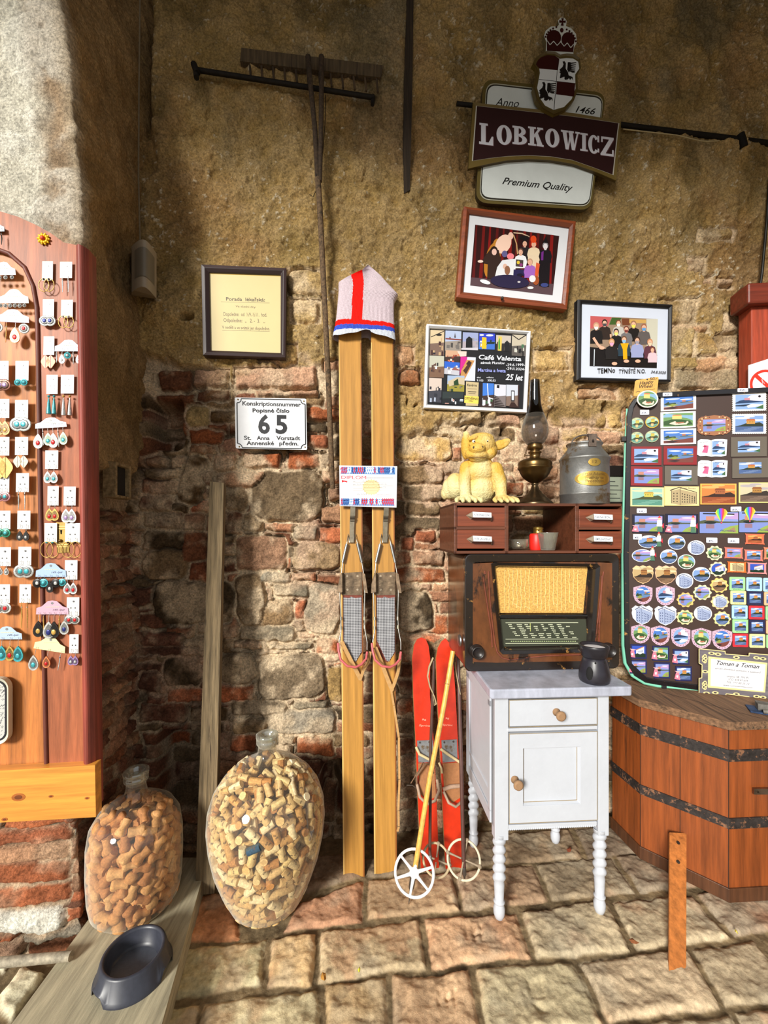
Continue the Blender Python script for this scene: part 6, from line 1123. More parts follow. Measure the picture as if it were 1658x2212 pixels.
# slab-serif capitals
def slab(m, ch, x0, y0, x1, y1, sl=.13, z=.0057, col=(206, 206, 214)):
    def q(x, y): X = x0+(x1-x0)*x; Y = y1-(y1-y0)*y+(X-x0)*sl; return lc(X, Y)[0]
    nz = [z]
    def pg(*p): nz[0] += .00004; m.poly([q(p[i], p[i+1]) for i in range(0, len(p), 2)], nz[0], col)
    def bx(a, b, c, d): pg(a, b, c, b, c, d, a, d)
    def arc(cx, cy, ro, rox, ri, rix, a0, a1, n=20):
        for k in range(n):
            t, u = math.radians(a0+(a1-a0)*k/n), math.radians(a0+(a1-a0)*(k+1)/n)
            pg(cx+ro*math.cos(t), cy+rox*math.sin(t), cx+ro*math.cos(u), cy+rox*math.sin(u), cx+ri*math.cos(u), cy+rix*math.sin(u), cx+ri*math.cos(t), cy+rix*math.sin(t))
    if ch == 'L': bx(.14, 0, .46, 1); bx(.02, .90, .60, 1); bx(0, 0, .98, .12); pg(.66, .12, .98, .12, .98, .42, .88, .42)
    if ch == 'O': arc(.5, .5, .5, .5, .17, .38, 0, 360, 28)
    if ch == 'B': bx(.12, 0, .42, 1); bx(0, .89, .45, 1); bx(0, 0, .45, .11); arc(.42, .74, .48, .26, .18, .15, -90, 90); arc(.42, .27, .56, .27, .24, .15, -90, 90)
    if ch == 'K': bx(.12, 0, .40, 1); bx(0, .9, .52, 1); bx(0, 0, .52, .1); pg(.38, .40, .38, .58, .70, .94, .88, .94); pg(.46, .56, .64, .72, .98, .06, .62, .06); bx(.60, .9, 1.0, 1); bx(.56, 0, 1.04, .1)
    if ch == 'W': pg(.08, .95, .30, .95, .42, 0, .26, 0); pg(.34, .0, .42, 0, .56, .8, .48, .8); pg(.42, .95, .64, .95, .76, 0, .60, 0); pg(.66, 0, .76, 0, .96, .95, .88, .95); bx(0, .9, .38, 1); bx(.40, .9, .70, 1); bx(.78, .9, 1.03, 1)
    if ch == 'I': bx(.28, 0, .72, 1); bx(.05, .9, .95, 1); bx(.05, 0, .95, .1)
    if ch == 'C': arc(.5, .5, .5, .5, .17, .38, 40, 320, 24); bx(.82, .64, .98, .98); bx(.84, .10, .98, .30)
    if ch == 'Z': bx(.05, .88, .98, 1); bx(0, 0, .98, .12); pg(.66, .9, .98, .9, .36, .1, .02, .1); bx(.05, .70, .16, .9); bx(.86, .1, .98, .34)
LT = [('L', 232, 1038, 368, 1238), ('O', 395, 1052, 538, 1240), ('B', 545, 1065, 683, 1238), ('K', 692, 1072, 832, 1248), ('O', 852, 1085, 985, 1264), ('W', 1000, 1105, 1172, 1282), ('I', 1178, 1132, 1256, 1300), ('C', 1256, 1148, 1360, 1325), ('Z', 1372, 1165, 1498, 1342)]
lm = MB()
for a in LT: slab(lm, a[0], a[1]+5, a[2]+4, a[3]+7, a[4]+5, z=.0055, col=(96, 60, 64)); slab(lm, *a, z=.0062)
lm.build('name_lettering', m_print, bn)['label'] = 'raised silver capitals'
SHO = [780, 440, 850, 402, 930, 408, 978, 436, 1040, 425, 1110, 432, 1160, 468, 1170, 560, 1136, 620, 1142, 760, 1105, 860, 1030, 945, 920, 990, 820, 935, 755, 850, 728, 740, 762, 600, 755, 548, 722, 515, 745, 470]
SHI = [800, 455, 860, 432, 930, 440, 976, 468, 1040, 462, 1100, 466, 1145, 494, 1162, 552, 1118, 615, 1122, 745, 1086, 845, 1015, 918, 918, 945, 838, 905, 790, 835, 764, 740, 790, 600, 782, 545, 752, 520, 772, 480]
so = lc(*SHO); ctr = (sum(p[0] for p in so)/len(so), sum(p[1] for p in so)/len(so))
m = MB(); m.prism(so, .0, .018, (84, 70, 30), (96, 80, 30)); m.ring(so, [(ctr[0]+(x-ctr[0])*.93, ctr[1]+(y-ctr[1])*.93) for x, y in so], .017, .0215, (84, 68, 28), .018); shd = m.build('crest_shield', m_paint, g); shd['label'] = 'quartered crest shield with gold rim'
P = Pic(WALL, cv, h0, org); P.z = .0185; mr = (52, 9, 12); wh = (214, 218, 220); bk_ = (16, 14, 16)
P.p(wh, *SHI).p(mr, 800, 455, 860, 432, 930, 440, 972, 468, 958, 575, 785, 560, 752, 520, 772, 480).p(bk_, 958, 470, 962, 470, 924, 945, 918, 945).p(bk_, 780, 658, 1120, 696, 1120, 701, 780, 663).p(mr, 948, 680, 1120, 700, 1108, 822, 940, 800)
for dx, dy in ((0, 0), (-190, 195)):
    e = lambda *p: P.p(bk_, *[v+(dx if i % 2 == 0 else dy) for i, v in enumerate(p)])
    e(1000, 495, 1020, 490, 1032, 510, 1030, 560, 1050, 590, 1060, 630, 1040, 640, 1015, 600, 985, 600, 972, 570, 1000, 545, 1010, 520); e(1050, 500, 1075, 500, 1085, 560, 1060, 600, 1045, 570)
    for k in range(5): e(1070, 505+k*18, 1128-k*2, 500+k*20, 1130-k*4, 508+k*20, 1072, 520+k*18); e(985-k*5, 590, 995+k*10, 590, 985+k*12, 650-k*4, 975+k*11, 650-k*4)
    e(1050, 620, 1095, 640, 1098, 672, 1086, 650, 1070, 668, 1062, 650, 1040, 668, 1030, 640); e(1080, 575, 1122, 580, 1110, 592, 1120, 600, 1085, 598); e(1020, 600, 1040, 600, 1035, 668, 1018, 660)
P.m.build('crest_charges', m_print, shd)
CRN = [850, 400, 858, 300, 836, 240, 850, 190, 900, 150, 965, 148, 975, 130, 966, 95, 990, 66, 1030, 70, 1048, 100, 1040, 145, 1090, 165, 1135, 220, 1142, 300, 1118, 345, 1104, 432, 1040, 418, 980, 434, 920, 400]
m = MB(); m.prism(lc(*CRN), -.010, .012, (206, 210, 204), (110, 100, 70)); cw = m.build('crown', m_paint, g); cw['label'] = 'pale crown above the shield'
P = Pic(WALL, cv, h0, org); P.z = .0125
P.e(mr, 928, 255, 68, 72).e(mr, 1060, 275, 62, 72).p(mr, 862, 290, 1116, 310, 1108, 392, 862, 378).e(mr, 1001, 186, 17, 22)
for k in range(6): P.e(mr, 850+k*7+k*k*2.6, 248-k*24+k*k*1.2, 9, 10); P.e(mr, 1132-k*6-k*k*2.2, 290-k*30+k*k*1.6, 9, 10)
P.line((206, 210, 204), 7, 868, 290, 890, 325, 924, 290, 957, 330, 990, 296, 1022, 338, 1052, 306, 1084, 352, 1112, 318).line((206, 210, 204), 8, 978, 200, 998, 240, 1024, 206).line((206, 210, 204), 8, 998, 236, 996, 255)
P.p(mr, 996, 75, 1020, 77, 1014, 100, 1038, 96, 1036, 120, 1014, 116, 1018, 146, 990, 144, 1000, 116, 976, 118, 978, 92, 1002, 100); P.m.build('crown_details', m_print, cw)
m = MB(); bb = WALL.at(1000, 226, .045); rb = lambda x, y, h: WALL.at(x, y, h)-bb
m.tube([rb(986, 224, .05), rb(1180, 245, .045)], .0085, (30, 26, 22), 8); m.tube([rb(1330, 268, .045), rb(1470, 286, .045), rb(1590, 301, .05), rb(1700, 315, .05)], [.0095, .011, .012, .012], (26, 21, 16), 8); m.tube([rb(1598, 290, .06), rb(1606, 318, .06)], .016, (24, 20, 16), 8)
o = m.build('sign_bar', m_iron, None, T(bb)); tag(o, 'dark iron carrying bar running behind the brewery sign to the right edge', 'bar')
m = MB(); cb = WALL.at(1470, 298, .06); m.tube([WALL.at(x, y, .065)-cb for x, y in ((1345, 279), (1460, 292), (1485, 298), (1510, 304), (1530, 306), (1552, 304))], .0028, (170, 156, 120), 6); o = m.build('electric_cable', m_rubber, None, T(cb)); tag(o, 'thin pale electric cable sagging under the iron bar right of the brewery sign', 'cable')
m = MB(); cb = WALL.at(1640, 560, .05); m.tube([WALL.at(x, y, .05)-cb for x, y in ((1662, 380), (1655, 480), (1645, 590), (1640, 625))], .006, (26, 24, 20), 8); o = m.build('electric_cable', m_rubber, None, T(cb)); tag(o, 'thick black cable coming down to the red post at the right edge', 'cable')
# ================================================================ magnet board on the cask
MG = Plane((1.07, 1.775, 0), -.27)
Z_ = lambda *p: p
def board():
    og = MG.uv(1350, 1480); pl = MG.off(1350, 1480); lc = lambda *p, h=0.: [(a-og[0], b-og[1]) for a, b in MG.P(cr(0, 0, 1)(*p), h)]
    g = empty('magnet_board', 'dark magnet board with rounded corners and black and green rim on the cask', 'board', pl.M)
    def outl(d, x2=1775):
        L_ = [(1352+d, 900), (1356+d, 880), (1366+d, 864), (1382, 854+d), (1402, 850+d)]+[(1500, 845+d), (1658, 838+d), (x2-d, 833+d), (x2-d, 1525-d), (1658, 1507-d), (1520, 1491-d), (1420, 1478-d), (1392+d*.3, 1473-d), (1368+d, 1458-d), (1352+d, 1432), (1347+d, 1395), (1345+d, 1200)]
        return lc(*[v for p in L_ for v in p])
    MB().prism(outl(6), -.006, 0, (58, 40, 34)).build('panel', m_paint, g)['label'] = 'dark brown steel panel'
    m = MB(); m.ring(outl(0), outl(11), -.012, .010, (22, 20, 24), .012); m.build('rim', m_radiob, g, None, .002)['label'] = 'chipped black rim'
    m = MB(); m.tube([(p_[0], p_[1], -.006) for p_ in lc(1354, 882, 1351, 960, 1346, 1200, 1346, 1392, 1350, 1432, 1366, 1460, 1392, 1476, 1420, 1482, 1530, 1496)], [.003, .005]+[.008]*6+[.005], (120, 196, 168), 8); m.build('outer_edge', m_paint, g)['label'] = 'pale green outer edge'
    for x, y in ((1432, 1483), (1346, 948)): a = lc(x, y)[0]; m = MB(); m.box(a[0]-.008, a[1]-.012, -.01, a[0]+.008, a[1]+.008, .014, (24, 22, 24)); m.build('clip', m_paint, g, None, .001)
board()
def scene(kind):
    "little printed view in the unit square, y up"
    o = []; A = lambda c, *p: o.append((c, [(p[i], p[i+1]) for i in range(0, len(p), 2)])); E = lambda c, x, y, rx, ry: o.append((c, circ(x, y, rx, ry, 12)))
    R1 = lambda c, a, b, d, e: A(c, a, b, d, b, d, e, a, e)
    if kind in ('lake', 'sepia', 'orange', 'green', 'dusk'):
        c = dict(lake=[(120, 160, 226), (214, 222, 240), (70, 100, 160), (40, 52, 34), (226, 156, 60), (206, 96, 40), (130, 156, 200)], sepia=[(206, 170, 110), (236, 214, 160), (120, 84, 56), (50, 34, 24), (186, 120, 50), (140, 80, 34), (170, 130, 90)],
                 orange=[(226, 130, 50), (244, 180, 90), (170, 76, 30), (60, 30, 20), (190, 100, 50), (150, 70, 36), (214, 120, 60)], green=[(150, 206, 190), (220, 232, 170), (80, 150, 130), (70, 80, 40), (226, 206, 70), (206, 160, 50), (130, 190, 170)], dusk=[(214, 200, 160), (180, 170, 176), (110, 84, 70), (60, 46, 36), (190, 130, 50), (160, 90, 40), (150, 120, 100)])[kind]
        R1(c[0], 0, 0, 1, 1); E(c[1], .25, .86, .28, .07); E(c[1], .75, .72, .30, .06); E(c[1], .5, .95, .2, .05); R1(c[2], 0, 0, 1, .36)
        for k in range(5): R1(c[6], .05+k*.13, .05+k*.055, .55+k*.1, .07+k*.055)
        A(c[3], 0, .36, .2, .42, .32, .50, .45, .58, .62, .56, .72, .56, .86, .60, 1, .46, 1, .34, 0, .34); R1(c[4], .40, .50, .70, .70); A(c[5], .38, .70, .72, .70, .68, .80, .42, .80)
        for k in range(5): R1(c[3], .43+k*.055, .60, .455+k*.055, .64)
    elif kind == 'mirror':
        R1((130, 150, 226), 0, .5, 1, 1); A((190, 150, 216), .3, .7, 1, .66, 1, .96, .5, .9); R1((120, 140, 220), 0, 0, 1, .5); A((80, 90, 60), 0, .44, .5, .48, 1, .50, 1, .56, .5, .56, .35, .62, .12, .62, 0, .56); R1((206, 130, 110), .16, .60, .38, .80); R1((150, 110, 130), .16, .22, .38, .42); A((150, 180, 70), .5, 0, 1, 0, 1, .40, .8, .34, .62, .2); A((170, 130, 90), .7, .1, .95, .05, .9, .3)
        E((236, 226, 244), .7, .85, .2, .04); E((30, 40, 34), .27, .5, .16, .07)
    elif kind == 'bay':
        R1((60, 120, 220), 0, .5, 1, 1); E((210, 226, 246), .3, .82, .25, .06); E((230, 236, 246), .75, .74, .22, .05); R1((90, 130, 190), 0, .25, 1, .56); A((40, 70, 30), 0, .42, .16, .62, .2, .50, .40, .52, .42, .42, .1, .36); A((150, 160, 60), .05, .28, .3, .44, .5, .36, .3, .22); A((130, 60, 50), 0, 0, 1, 0, 1, .40, .7, .30, .3, .22, 0, .20); A((60, 36, 40), 0, .1, .3, .2, .5, .12, .3, .02); R1((190, 110, 90), .62, .56, .74, .70); A((70, 90, 40), .55, .52, .8, .58, 1, .54, 1, .50, .55, .49); A((220, 170, 90), .8, .56, 1, .62, 1, .54)
    elif kind == 'aerial':
        R1((110, 160, 90), 0, 0, 1, 1); A((130, 180, 220), .1, 1, .6, .84, 1, .8, 1, .4, .8, .6, .5, .72, 0, .7, 0, .86); R1((250, 210, 110), .30, .55, .62, .82); A((220, 120, 70), .30, .82, .62, .80, .60, .88, .34, .90); A((50, 90, 40), .0, .4, .3, .55, .62, .5, .9, .4, 1, .1, .5, .02, 0, .1); A((236, 214, 190), .25, .30, .4, .40, .5, .2, .75, .24, .8, .38, .86, .3, .78, .12, .4, .1, .2, .22); A((200, 110, 80), .4, .3, .7, .32, .68, .24, .42, .22)
    elif kind == 'winter':
        R1((130, 170, 230), 0, 0, 1, 1); A((236, 226, 240), .3, .6, 1, .55, 1, 1, .55, .95); A((30, 60, 110), 0, .45, .15, .60, .35, .66, .55, .60, 1, .50, 1, .46, 0, .40); R1((206, 130, 150), .32, .62, .52, .78); A((20, 40, 70), 0, .30, .5, .34, .6, .28, .3, .2, 0, .22); A((232, 238, 246), .45, .1, .9, .2, 1, .3, .6, .36, .4, .24); A((60, 110, 60), .7, .06, 1, .3, 1, 0); E((20, 20, 30), .86, .86, .05, .08)
    elif kind in ('sketch', 'bluesketch'):
        c = ((240, 216, 150), (60, 50, 36), (190, 166, 116)) if kind == 'sketch' else ((226, 232, 244), (60, 76, 130), (160, 176, 216)); R1(c[0], 0, 0, 1, 1); A(c[2], .18, .1, .18, .78, .45, .9, .45, 0); A(c[2], .45, .86, .95, .66, .95, .06, .45, .0); A(c[1], .14, .78, .42, .96, .96, .68, .96, .72, .42, 1.0, .14, .84)
        for j in range(4):
            for k in range(6): x = .50+k*.075; y = .14+j*.15-k*.012*j; R1(c[1], x, y, x+.03, y+.07)
            for k in range(2): R1(c[1], .24+k*.1, .16+j*.15, .27+k*.1, .23+j*.15)
        for p in ((.18, .1, .8), (.45, 0, .9), (.95, .06, .7)): R1(c[1], p[0]-.006, p[1], p[0]+.006, p[2])
    elif kind == 'bright':
        R1((40, 80, 210), 0, 0, 1, 1); A((230, 232, 240), .3, .3, .9, .25, .9, .9, .3, .6); A((226, 140, 60), .28, .6, .9, .9, .9, .97, .28, .66)
        for k in range(5): R1((90, 110, 160), .36+k*.1, .42, .40+k*.1, .52+k*.03)
        A((20, 50, 30), 0, 0, 1, 0, 1, .30, .8, .38, .6, .26, .4, .36, .2, .26, 0, .3)
    return o
def outline(sh):
    if sh in ('rect', 'frame', 'book', 'stamp'): return rect(0, 0, 1, 1)
    if sh == 'round': return circ(.5, .5, .5, n=28)
    if sh == 'oval': return circ(.5, .5, .5, n=28)
    if sh == 'scallop': return [(.5+(.46+.04*math.cos(10*t))*math.cos(t), .5+(.46+.04*math.cos(10*t))*math.sin(t)) for t in [2*math.pi*k/60 for k in range(60)]]
    if sh == 'crest': return [(.5, 0), (.75, .12), (.95, .35), (1, .6), (.97, .75), (1, .82), (.82, .98), (.66, .92), (.5, 1), (.34, .92), (.18, .98), (0, .82), (.03, .75), (0, .6), (.05, .35), (.25, .12)]
    if sh == 'medal': return [(.5, 0), (.72, .06), (.92, .22), (1, .45), (1, .86), (.80, .92), (.5, 1), (.20, .92), (0, .86), (0, .45), (.08, .22), (.28, .06)]
    if sh == 'tile': return rrect(0, 0, 1, 1, .08, 3)
    if sh == 'card': return rrect(0, 0, 1, 1, .05, 3)
    if sh == 'scroll': return [(0, 0), (.06, .05), (.94, .05), (1, 0), (1, .12), (.97, .2), (.97, .84), (1, .9), (1, 1), (.94, .95), (.06, .95), (0, 1), (0, .9), (.03, .84), (.03, .2), (0, .12)]
def magnet(cv, q, sh, kind, lab, border=(240, 238, 230), fr=.08, grp=None, extra=None):
    "q = x0,y0,x1,y1[,slope] in crop px"
    x0, y0, x1, y1 = q[:4]; sl = q[4] if len(q) > 4 else -.02
    f = lambda x, y: cv(x0+(x1-x0)*x, y1-(y1-y0)*y+(x1-x0)*x*sl)[0]
    hm_ = .019 if 'overlapping' in lab else .003; c = f(.5, .5); pl = MG.off(*c, hm_); og = MG.uv(*c, hm_)
    def lc(P_): return [(a-og[0], b-og[1]) for a, b in MG.P([f(x, y) for x, y in P_], hm_)]
    out = outline(sh); m = MB()
    if sh == 'stamp':
        out = []; n = 16; k_ = 9
        for i in range(n): out += [(i/n, .0), ((i+.5)/n, .03)]
        for i in range(k_): out += [(1, i/k_), (.98, (i+.5)/k_)]
        for i in range(n): out += [(1-i/n, 1), (1-(i+.5)/n, .97)]
        for i in range(k_): out += [(0, 1-i/k_), (.02, 1-(i+.5)/k_)]
    if sh == 'book': out = [(0, .12), (.02, .9), (.12, 1), (.35, .98), (.46, .92), (.6, 1), (.85, 1), (1, .96), (.97, .06), (.8, .0), (.6, .02), (.46, .0), (.3, .06), (.1, .04)]
    if sh == 'baroque': out = [(.5+.5*abs(math.cos(t))**.55*math.copysign(1, math.cos(t))*(1+.03*math.cos(24*t)), .5+.5*abs(math.sin(t))**.55*math.copysign(1, math.sin(t))*(1+.05*math.cos(20*t))) for t in [2*math.pi*k/64 for k in range(64)]]
    m.prism(lc(out), -.003, .001, border, tuple(int(v*.7) for v in border)); ob = m.build('fridge_magnet', m_print, None, pl.M); tag(ob, lab, 'magnet', grp)
    ins = {'rect': fr, 'frame': .19, 'stamp': .09, 'tile': .14, 'card': .0, 'scroll': .14, 'baroque': .17}.get(sh)
    if sh in ('round',): cl = circ(.5, .5, .5-fr*.6, n=24)
    elif sh in ('oval',): cl = circ(.5, .5, .5-fr*.6, n=24)
    elif sh == 'scallop': cl = circ(.5, .5, .37, n=24)
    elif sh == 'crest': cl = [(.5, .04), (.74, .14), (.93, .36), (.97, .6), (.95, .84), (.5, .95), (.05, .84), (.03, .6), (.07, .36), (.26, .14)]
    elif sh == 'medal': cl = circ(.5, .52, .38, n=24)
    elif sh == 'book': cl = rect(.50, .12, .92, .88)
    else: cl = rect(ins, ins*1.15, 1-ins, 1-ins*1.15)
    bx0, bx1 = min(p[0] for p in cl), max(p[0] for p in cl); by0, by1 = min(p[1] for p in cl), max(p[1] for p in cl); m = MB(); z = .0013
    for c_, P_ in scene(kind):
        P_ = [(bx0+(bx1-bx0)*x, by0+(by1-by0)*y) for x, y in P_]; Q = clip(P_, cl); z += .00002
        lu = sum(c_)/3; c_ = tuple(int((v*.82+lu*.18)*.9) for v in c_)
        if len(Q) > 2: m.poly(lc(Q), z, c_)
    z += .0001
    if sh == 'tile': m.text('Plumlov', *lc([(.25, .05), (.75, .05)]), .004, z, (60, 60, 80))
    if sh == 'scroll': m.text('Plumlov', *lc([(.3, .06), (.75, .06)]), .003, z, (160, 60, 50))
    if sh in ('oval', 'round', 'scallop') and sh != 'round': m.text('Plumlov', *lc([(.3, .12), (.7, .12)]), .004, z, (30, 40, 90))
    if sh == 'medal':
        for k in range(20): a = 2*math.pi*k/20; m.poly(lc(circ(.5+.44*math.cos(a), .52+.44*math.sin(a), .022, n=6)), .0012, (110, 70, 90))
    if sh == 'crest': m.text('Plumlov', *lc([(.34, .82), (.68, .82)]), .004, z, (90, 50, 40))
    if sh == 'book': m.text('Plumlov', *lc([(.1, .78), (.36, .82)]), .004, z, (60, 50, 60)); m.text('Plumlov', *lc([(.58, .82), (.9, .84)]), .004, z, (40, 50, 90)); m.poly(lc([(.45, .02), (.47, .02), (.47, .93), (.45, .93)]), z, (150, 150, 150)); m.poly(lc([(.22, .68), (.38, .6), (.34, .2), (.15, .25), (.22, .45)]), z, (200, 90, 130)); m.poly(lc([(.15, .6), (.4, .64), (.24, .55)]), z, (150, 60, 70))
    if sh == 'baroque':
        for k in range(26): a = 2*math.pi*k/26; e = (.5+.42*abs(math.cos(a))**.5*math.copysign(1, math.cos(a)), .5+.42*abs(math.sin(a))**.5*math.copysign(1, math.sin(a))); m.poly(lc(circ(*e, .02, .035, 7)), .0012, (90, 56, 40) if k % 2 else (236, 200, 150))
    if kind == 'sketch': m.text('Zámek Plumlov', *lc([(.44, .90), (.9, .86)]), .0045, z, (60, 50, 36), .3)
    if extra: extra(m, lc, z)
    m.build('printed_view', m_print, ob); return ob
def fig(m, lc, z, x, y, s=1.):
    "small red-capped printed figure in armour at the right end"
    m.poly(lc(circ(x, y+.42*s, .045*s, .07*s, 8)), z+.0002, (226, 180, 150)); m.poly(lc([(x-.05*s, y+.47*s), (x+.05*s, y+.47*s), (x, y+.6*s)]), z+.0003, (206, 50, 50)); m.poly(lc([(x-.09*s, y), (x+.09*s, y), (x+.07*s, y+.36*s), (x-.07*s, y+.36*s)]), z+.0002, (220, 210, 216)); m.poly(lc([(x-.08*s, y-.3*s), (x+.09*s, y-.3*s), (x+.06*s, y), (x-.06*s, y)]), z+.0002, (70, 110, 90)); m.poly(lc([(x+.07*s, y), (x+.14*s, y-.1*s), (x+.13*s, y+.2*s)]), z+.0003, (206, 40, 60))
def girl(m, lc, z, x=.02, y=.2, s=1.): m.poly(lc([(x-.10*s, y+.42*s), (x+.3*s, y+.36*s), (x+.12*s, y+.26*s)]), z+.0002, (236, 170, 170)); m.poly(lc([(x, y+.3*s), (x+.18*s, y+.3*s), (x+.26*s, y-.2*s), (x-.10*s, y-.14*s)]), z+.0002, (232, 120, 140)); m.poly(lc([(x+.03*s, y+.1*s), (x+.14*s, y+.1*s), (x+.12*s, y-.05*s), (x+.03*s, y-.02*s)]), z+.0003, (250, 232, 232))
A4, A5 = cr(1330, 800, 5.055), cr(1330, 1130, 5.055); wb = (244, 242, 236); rb_ = (130, 30, 34); gb = (96, 88, 78); bb2 = (20, 18, 40)
magnet(A4, (226, 222, 460, 410, -.02), 'round', 'aerial', 'large pale round magnet overlapping the top left corner of the board', (240, 232, 206), .1)
for x, y, c, lb in ((150, 518, (150, 156, 120), 'upper left of four small round hat magnets'), (318, 504, (196, 160, 50), 'upper right of four small round hat magnets, golden ground'), (150, 674, (150, 156, 120), 'lower left of four small round hat magnets'), (316, 660, (160, 166, 130), 'lower right of four small round hat magnets')):
    def hatx(m, lc, z): m.poly(lc([(.15, .38), (.85, .38), (.5, .28)]), z, (40, 36, 20)); m.poly(lc(circ(.5, .30, .1, .16, 10)), z+.0001, (230, 170, 120)); m.poly(lc([(.28, .38), (.72, .38), (.66, .48), (.34, .48)]), z+.0002, (50, 60, 30)); m.text('Plumlov', *lc([(.3, .82), (.72, .82)]), .0035, z, (60, 70, 60))
    magnet(A4, (x, y, x+150, y+128, -.03), 'round', 'green', lb, c, .1, extra=hatx)
magnet(A4, (488, 284, 872, 450, -.06), 'rect', 'bay', 'white-bordered bay view magnet at the very top of the second column', wb)
magnet(A4, (484, 460, 868, 636, -.04), 'rect', 'aerial', 'white-bordered aerial castle magnet, second from the top of the second column', wb)
magnet(A4, (486, 645, 872, 815, -.03), 'rect', 'bay', 'white-bordered bay view magnet, third from the top of the second column', wb)
magnet(A4, (1266, 250, 1640, 452, -.03), 'stamp', 'winter', 'upper stamp-shaped magnet with perforated white edge, top right of the board', wb)
magnet(A4, (1264, 476, 1640, 698, -.01), 'stamp', 'lake', 'lower stamp-shaped magnet with perforated white edge and lake castle', wb)
magnet(A4, (886, 500, 1255, 712, -.03), 'baroque', 'mirror', 'magnet in an ornate carved brown frame, above the two open books', (150, 100, 70))
magnet(A4, (884, 752, 1212, 945, -.01), 'book', 'winter', 'open-book magnet, upper of the two', (236, 236, 240)); magnet(A4, (888, 982, 1216, 1172, -.01), 'book', 'winter', 'open-book magnet, lower of the two', (236, 236, 240))
magnet(A4, (1252, 730, 1644, 945, -.02), 'frame', 'winter', 'grey weathered-frame magnet with winter view, right of the upper book', gb); magnet(A4, (1266, 962, 1660, 1178, -.02), 'frame', 'lake', 'grey weathered-frame magnet with lake castle, right of the lower book', gb)
magnet(A4, (160, 832, 495, 1035, .0), 'rect', 'winter', 'dark-red-edged magnet with winter view, left column under the hat magnets', rb_, .11); magnet(A4, (518, 828, 880, 1032, .0), 'rect', 'bay', 'dark-red-edged magnet with bay view, second column', rb_, .11)
magnet(A4, (160, 1048, 505, 1258, .02), 'rect', 'mirror', 'dark-red-edged magnet with a mirrored castle, lower left of the red-edged ones', rb_, .11); magnet(A4, (530, 1044, 890, 1248, .01), 'frame', 'winter', 'grey weathered-frame magnet with winter view, second column above the ink drawing', gb)
magnet(A4, (156, 1276, 522, 1484, .01), 'rect', 'green', 'greenish postcard magnet with castle, left column above the 59 price tag', (230, 226, 150), .05); magnet(A4, (526, 1266, 906, 1478, .005), 'rect', 'sketch', 'cream postcard magnet with an ink drawing of the palace', (236, 206, 130), .03)
magnet(A4, (918, 1238, 1312, 1464, .0), 'rect', 'orange', 'orange postcard magnet with castle at sunset', (236, 170, 80), .04); magnet(A4, (1338, 1224, 1700, 1446, .0), 'rect', 'dusk', 'cream-edged postcard magnet with dusky castle, right edge of the board', (236, 206, 130), .04)
magnet(A4, (178, 1572, 528, 1772, .01), 'rect', 'mirror', 'black-edged castle magnet with knight and pink girl, left one under price tag 59', bb2, .07, extra=lambda m, lc, z: (fig(m, lc, z, .84, .35, 1.), girl(m, lc, z, .04, .16, .6))); magnet(A4, (540, 1566, 896, 1780, .01), 'rect', 'mirror', 'black-edged castle magnet with knight and pink girl, second from the left', bb2, .07, extra=lambda m, lc, z: (fig(m, lc, z, .84, .35, 1.), girl(m, lc, z, .04, .16, .6)))
def balloon(x, y):
    def f(m, lc, z):
        cols = [(236, 220, 60), (90, 190, 90), (60, 110, 220), (150, 60, 190), (226, 60, 60), (240, 150, 50), (240, 220, 70)]; z += .0012
        for k, c in enumerate(cols): a, b = -1+2*k/7, -1+2*(k+1)/7; s = lambda v: x+v*.16; cc = lambda v: math.sqrt(max(0, 1-v*v)); m.poly(lc([(s(a), y+.2*cc(a)), (s(b), y+.2*cc(b)), (s(b), y-.02), (x+b*.03, y-.42), (x+a*.03, y-.42), (s(a), y-.02)]), z, c)
        m.poly(lc([(x-.025, y-.44), (x+.025, y-.44), (x+.02, y-.52), (x-.02, y-.52)]), z, (180, 70, 90)); m.poly(lc([(.08, .90), (.9, .88), (.9, .93), (.08, .95)]), .0022, (20, 18, 20)); m.text('Plumlov', *lc([(.52, .10), (.92, .08)]), .006, z, (40, 70, 130), .4)
    return f
magnet(A4, (912, 1546, 1330, 1776, .01), 'card', 'mirror', 'castle tag magnet with a rainbow balloon, left one beside price tag 65', (110, 150, 210), extra=balloon(.56, .98)); magnet(A4, (1342, 1540, 1720, 1768, .01), 'card', 'mirror', 'castle tag magnet with a rainbow balloon, right one at the board edge', (110, 150, 210), extra=balloon(.30, 1.02))
magnet(A5, (240, 135, 470, 275, -.02), 'oval', 'lake', 'wide oval lake magnet with a knight figure, upper one beside price tag 45', wb, .05, extra=lambda m, lc, z: fig(m, lc, z, .98, .5, 1.3)); magnet(A5, (172, 285, 400, 425, .0), 'oval', 'mirror', 'wide oval mirrored castle magnet with a knight figure, lower one', wb, .05, extra=lambda m, lc, z: fig(m, lc, z, .98, .5, 1.3))
for q, k, lb in (((565, 130, 755, 288), 'lake', 'top left oval magnet with lake castle'), ((780, 186, 970, 346), 'bluesketch', 'top right oval magnet with blue palace drawing'), ((480, 285, 668, 442), 'lake', 'oval lake magnet, second one down on the left'), ((672, 340, 862, 500), 'aerial', 'green aerial oval magnet beside the lower knight'), ((832, 478, 1026, 638), 'lake', 'oval lake magnet, right of the lower blue palace drawing'), ((650, 545, 842, 712), 'bluesketch', 'oval magnet with blue palace drawing, right of the shield magnets'), ((848, 902, 1046, 1068), 'bluesketch', 'lowest oval magnet with blue palace drawing')): magnet(A5, q+(.02,), 'oval', k, lb, (236, 238, 242), .06)
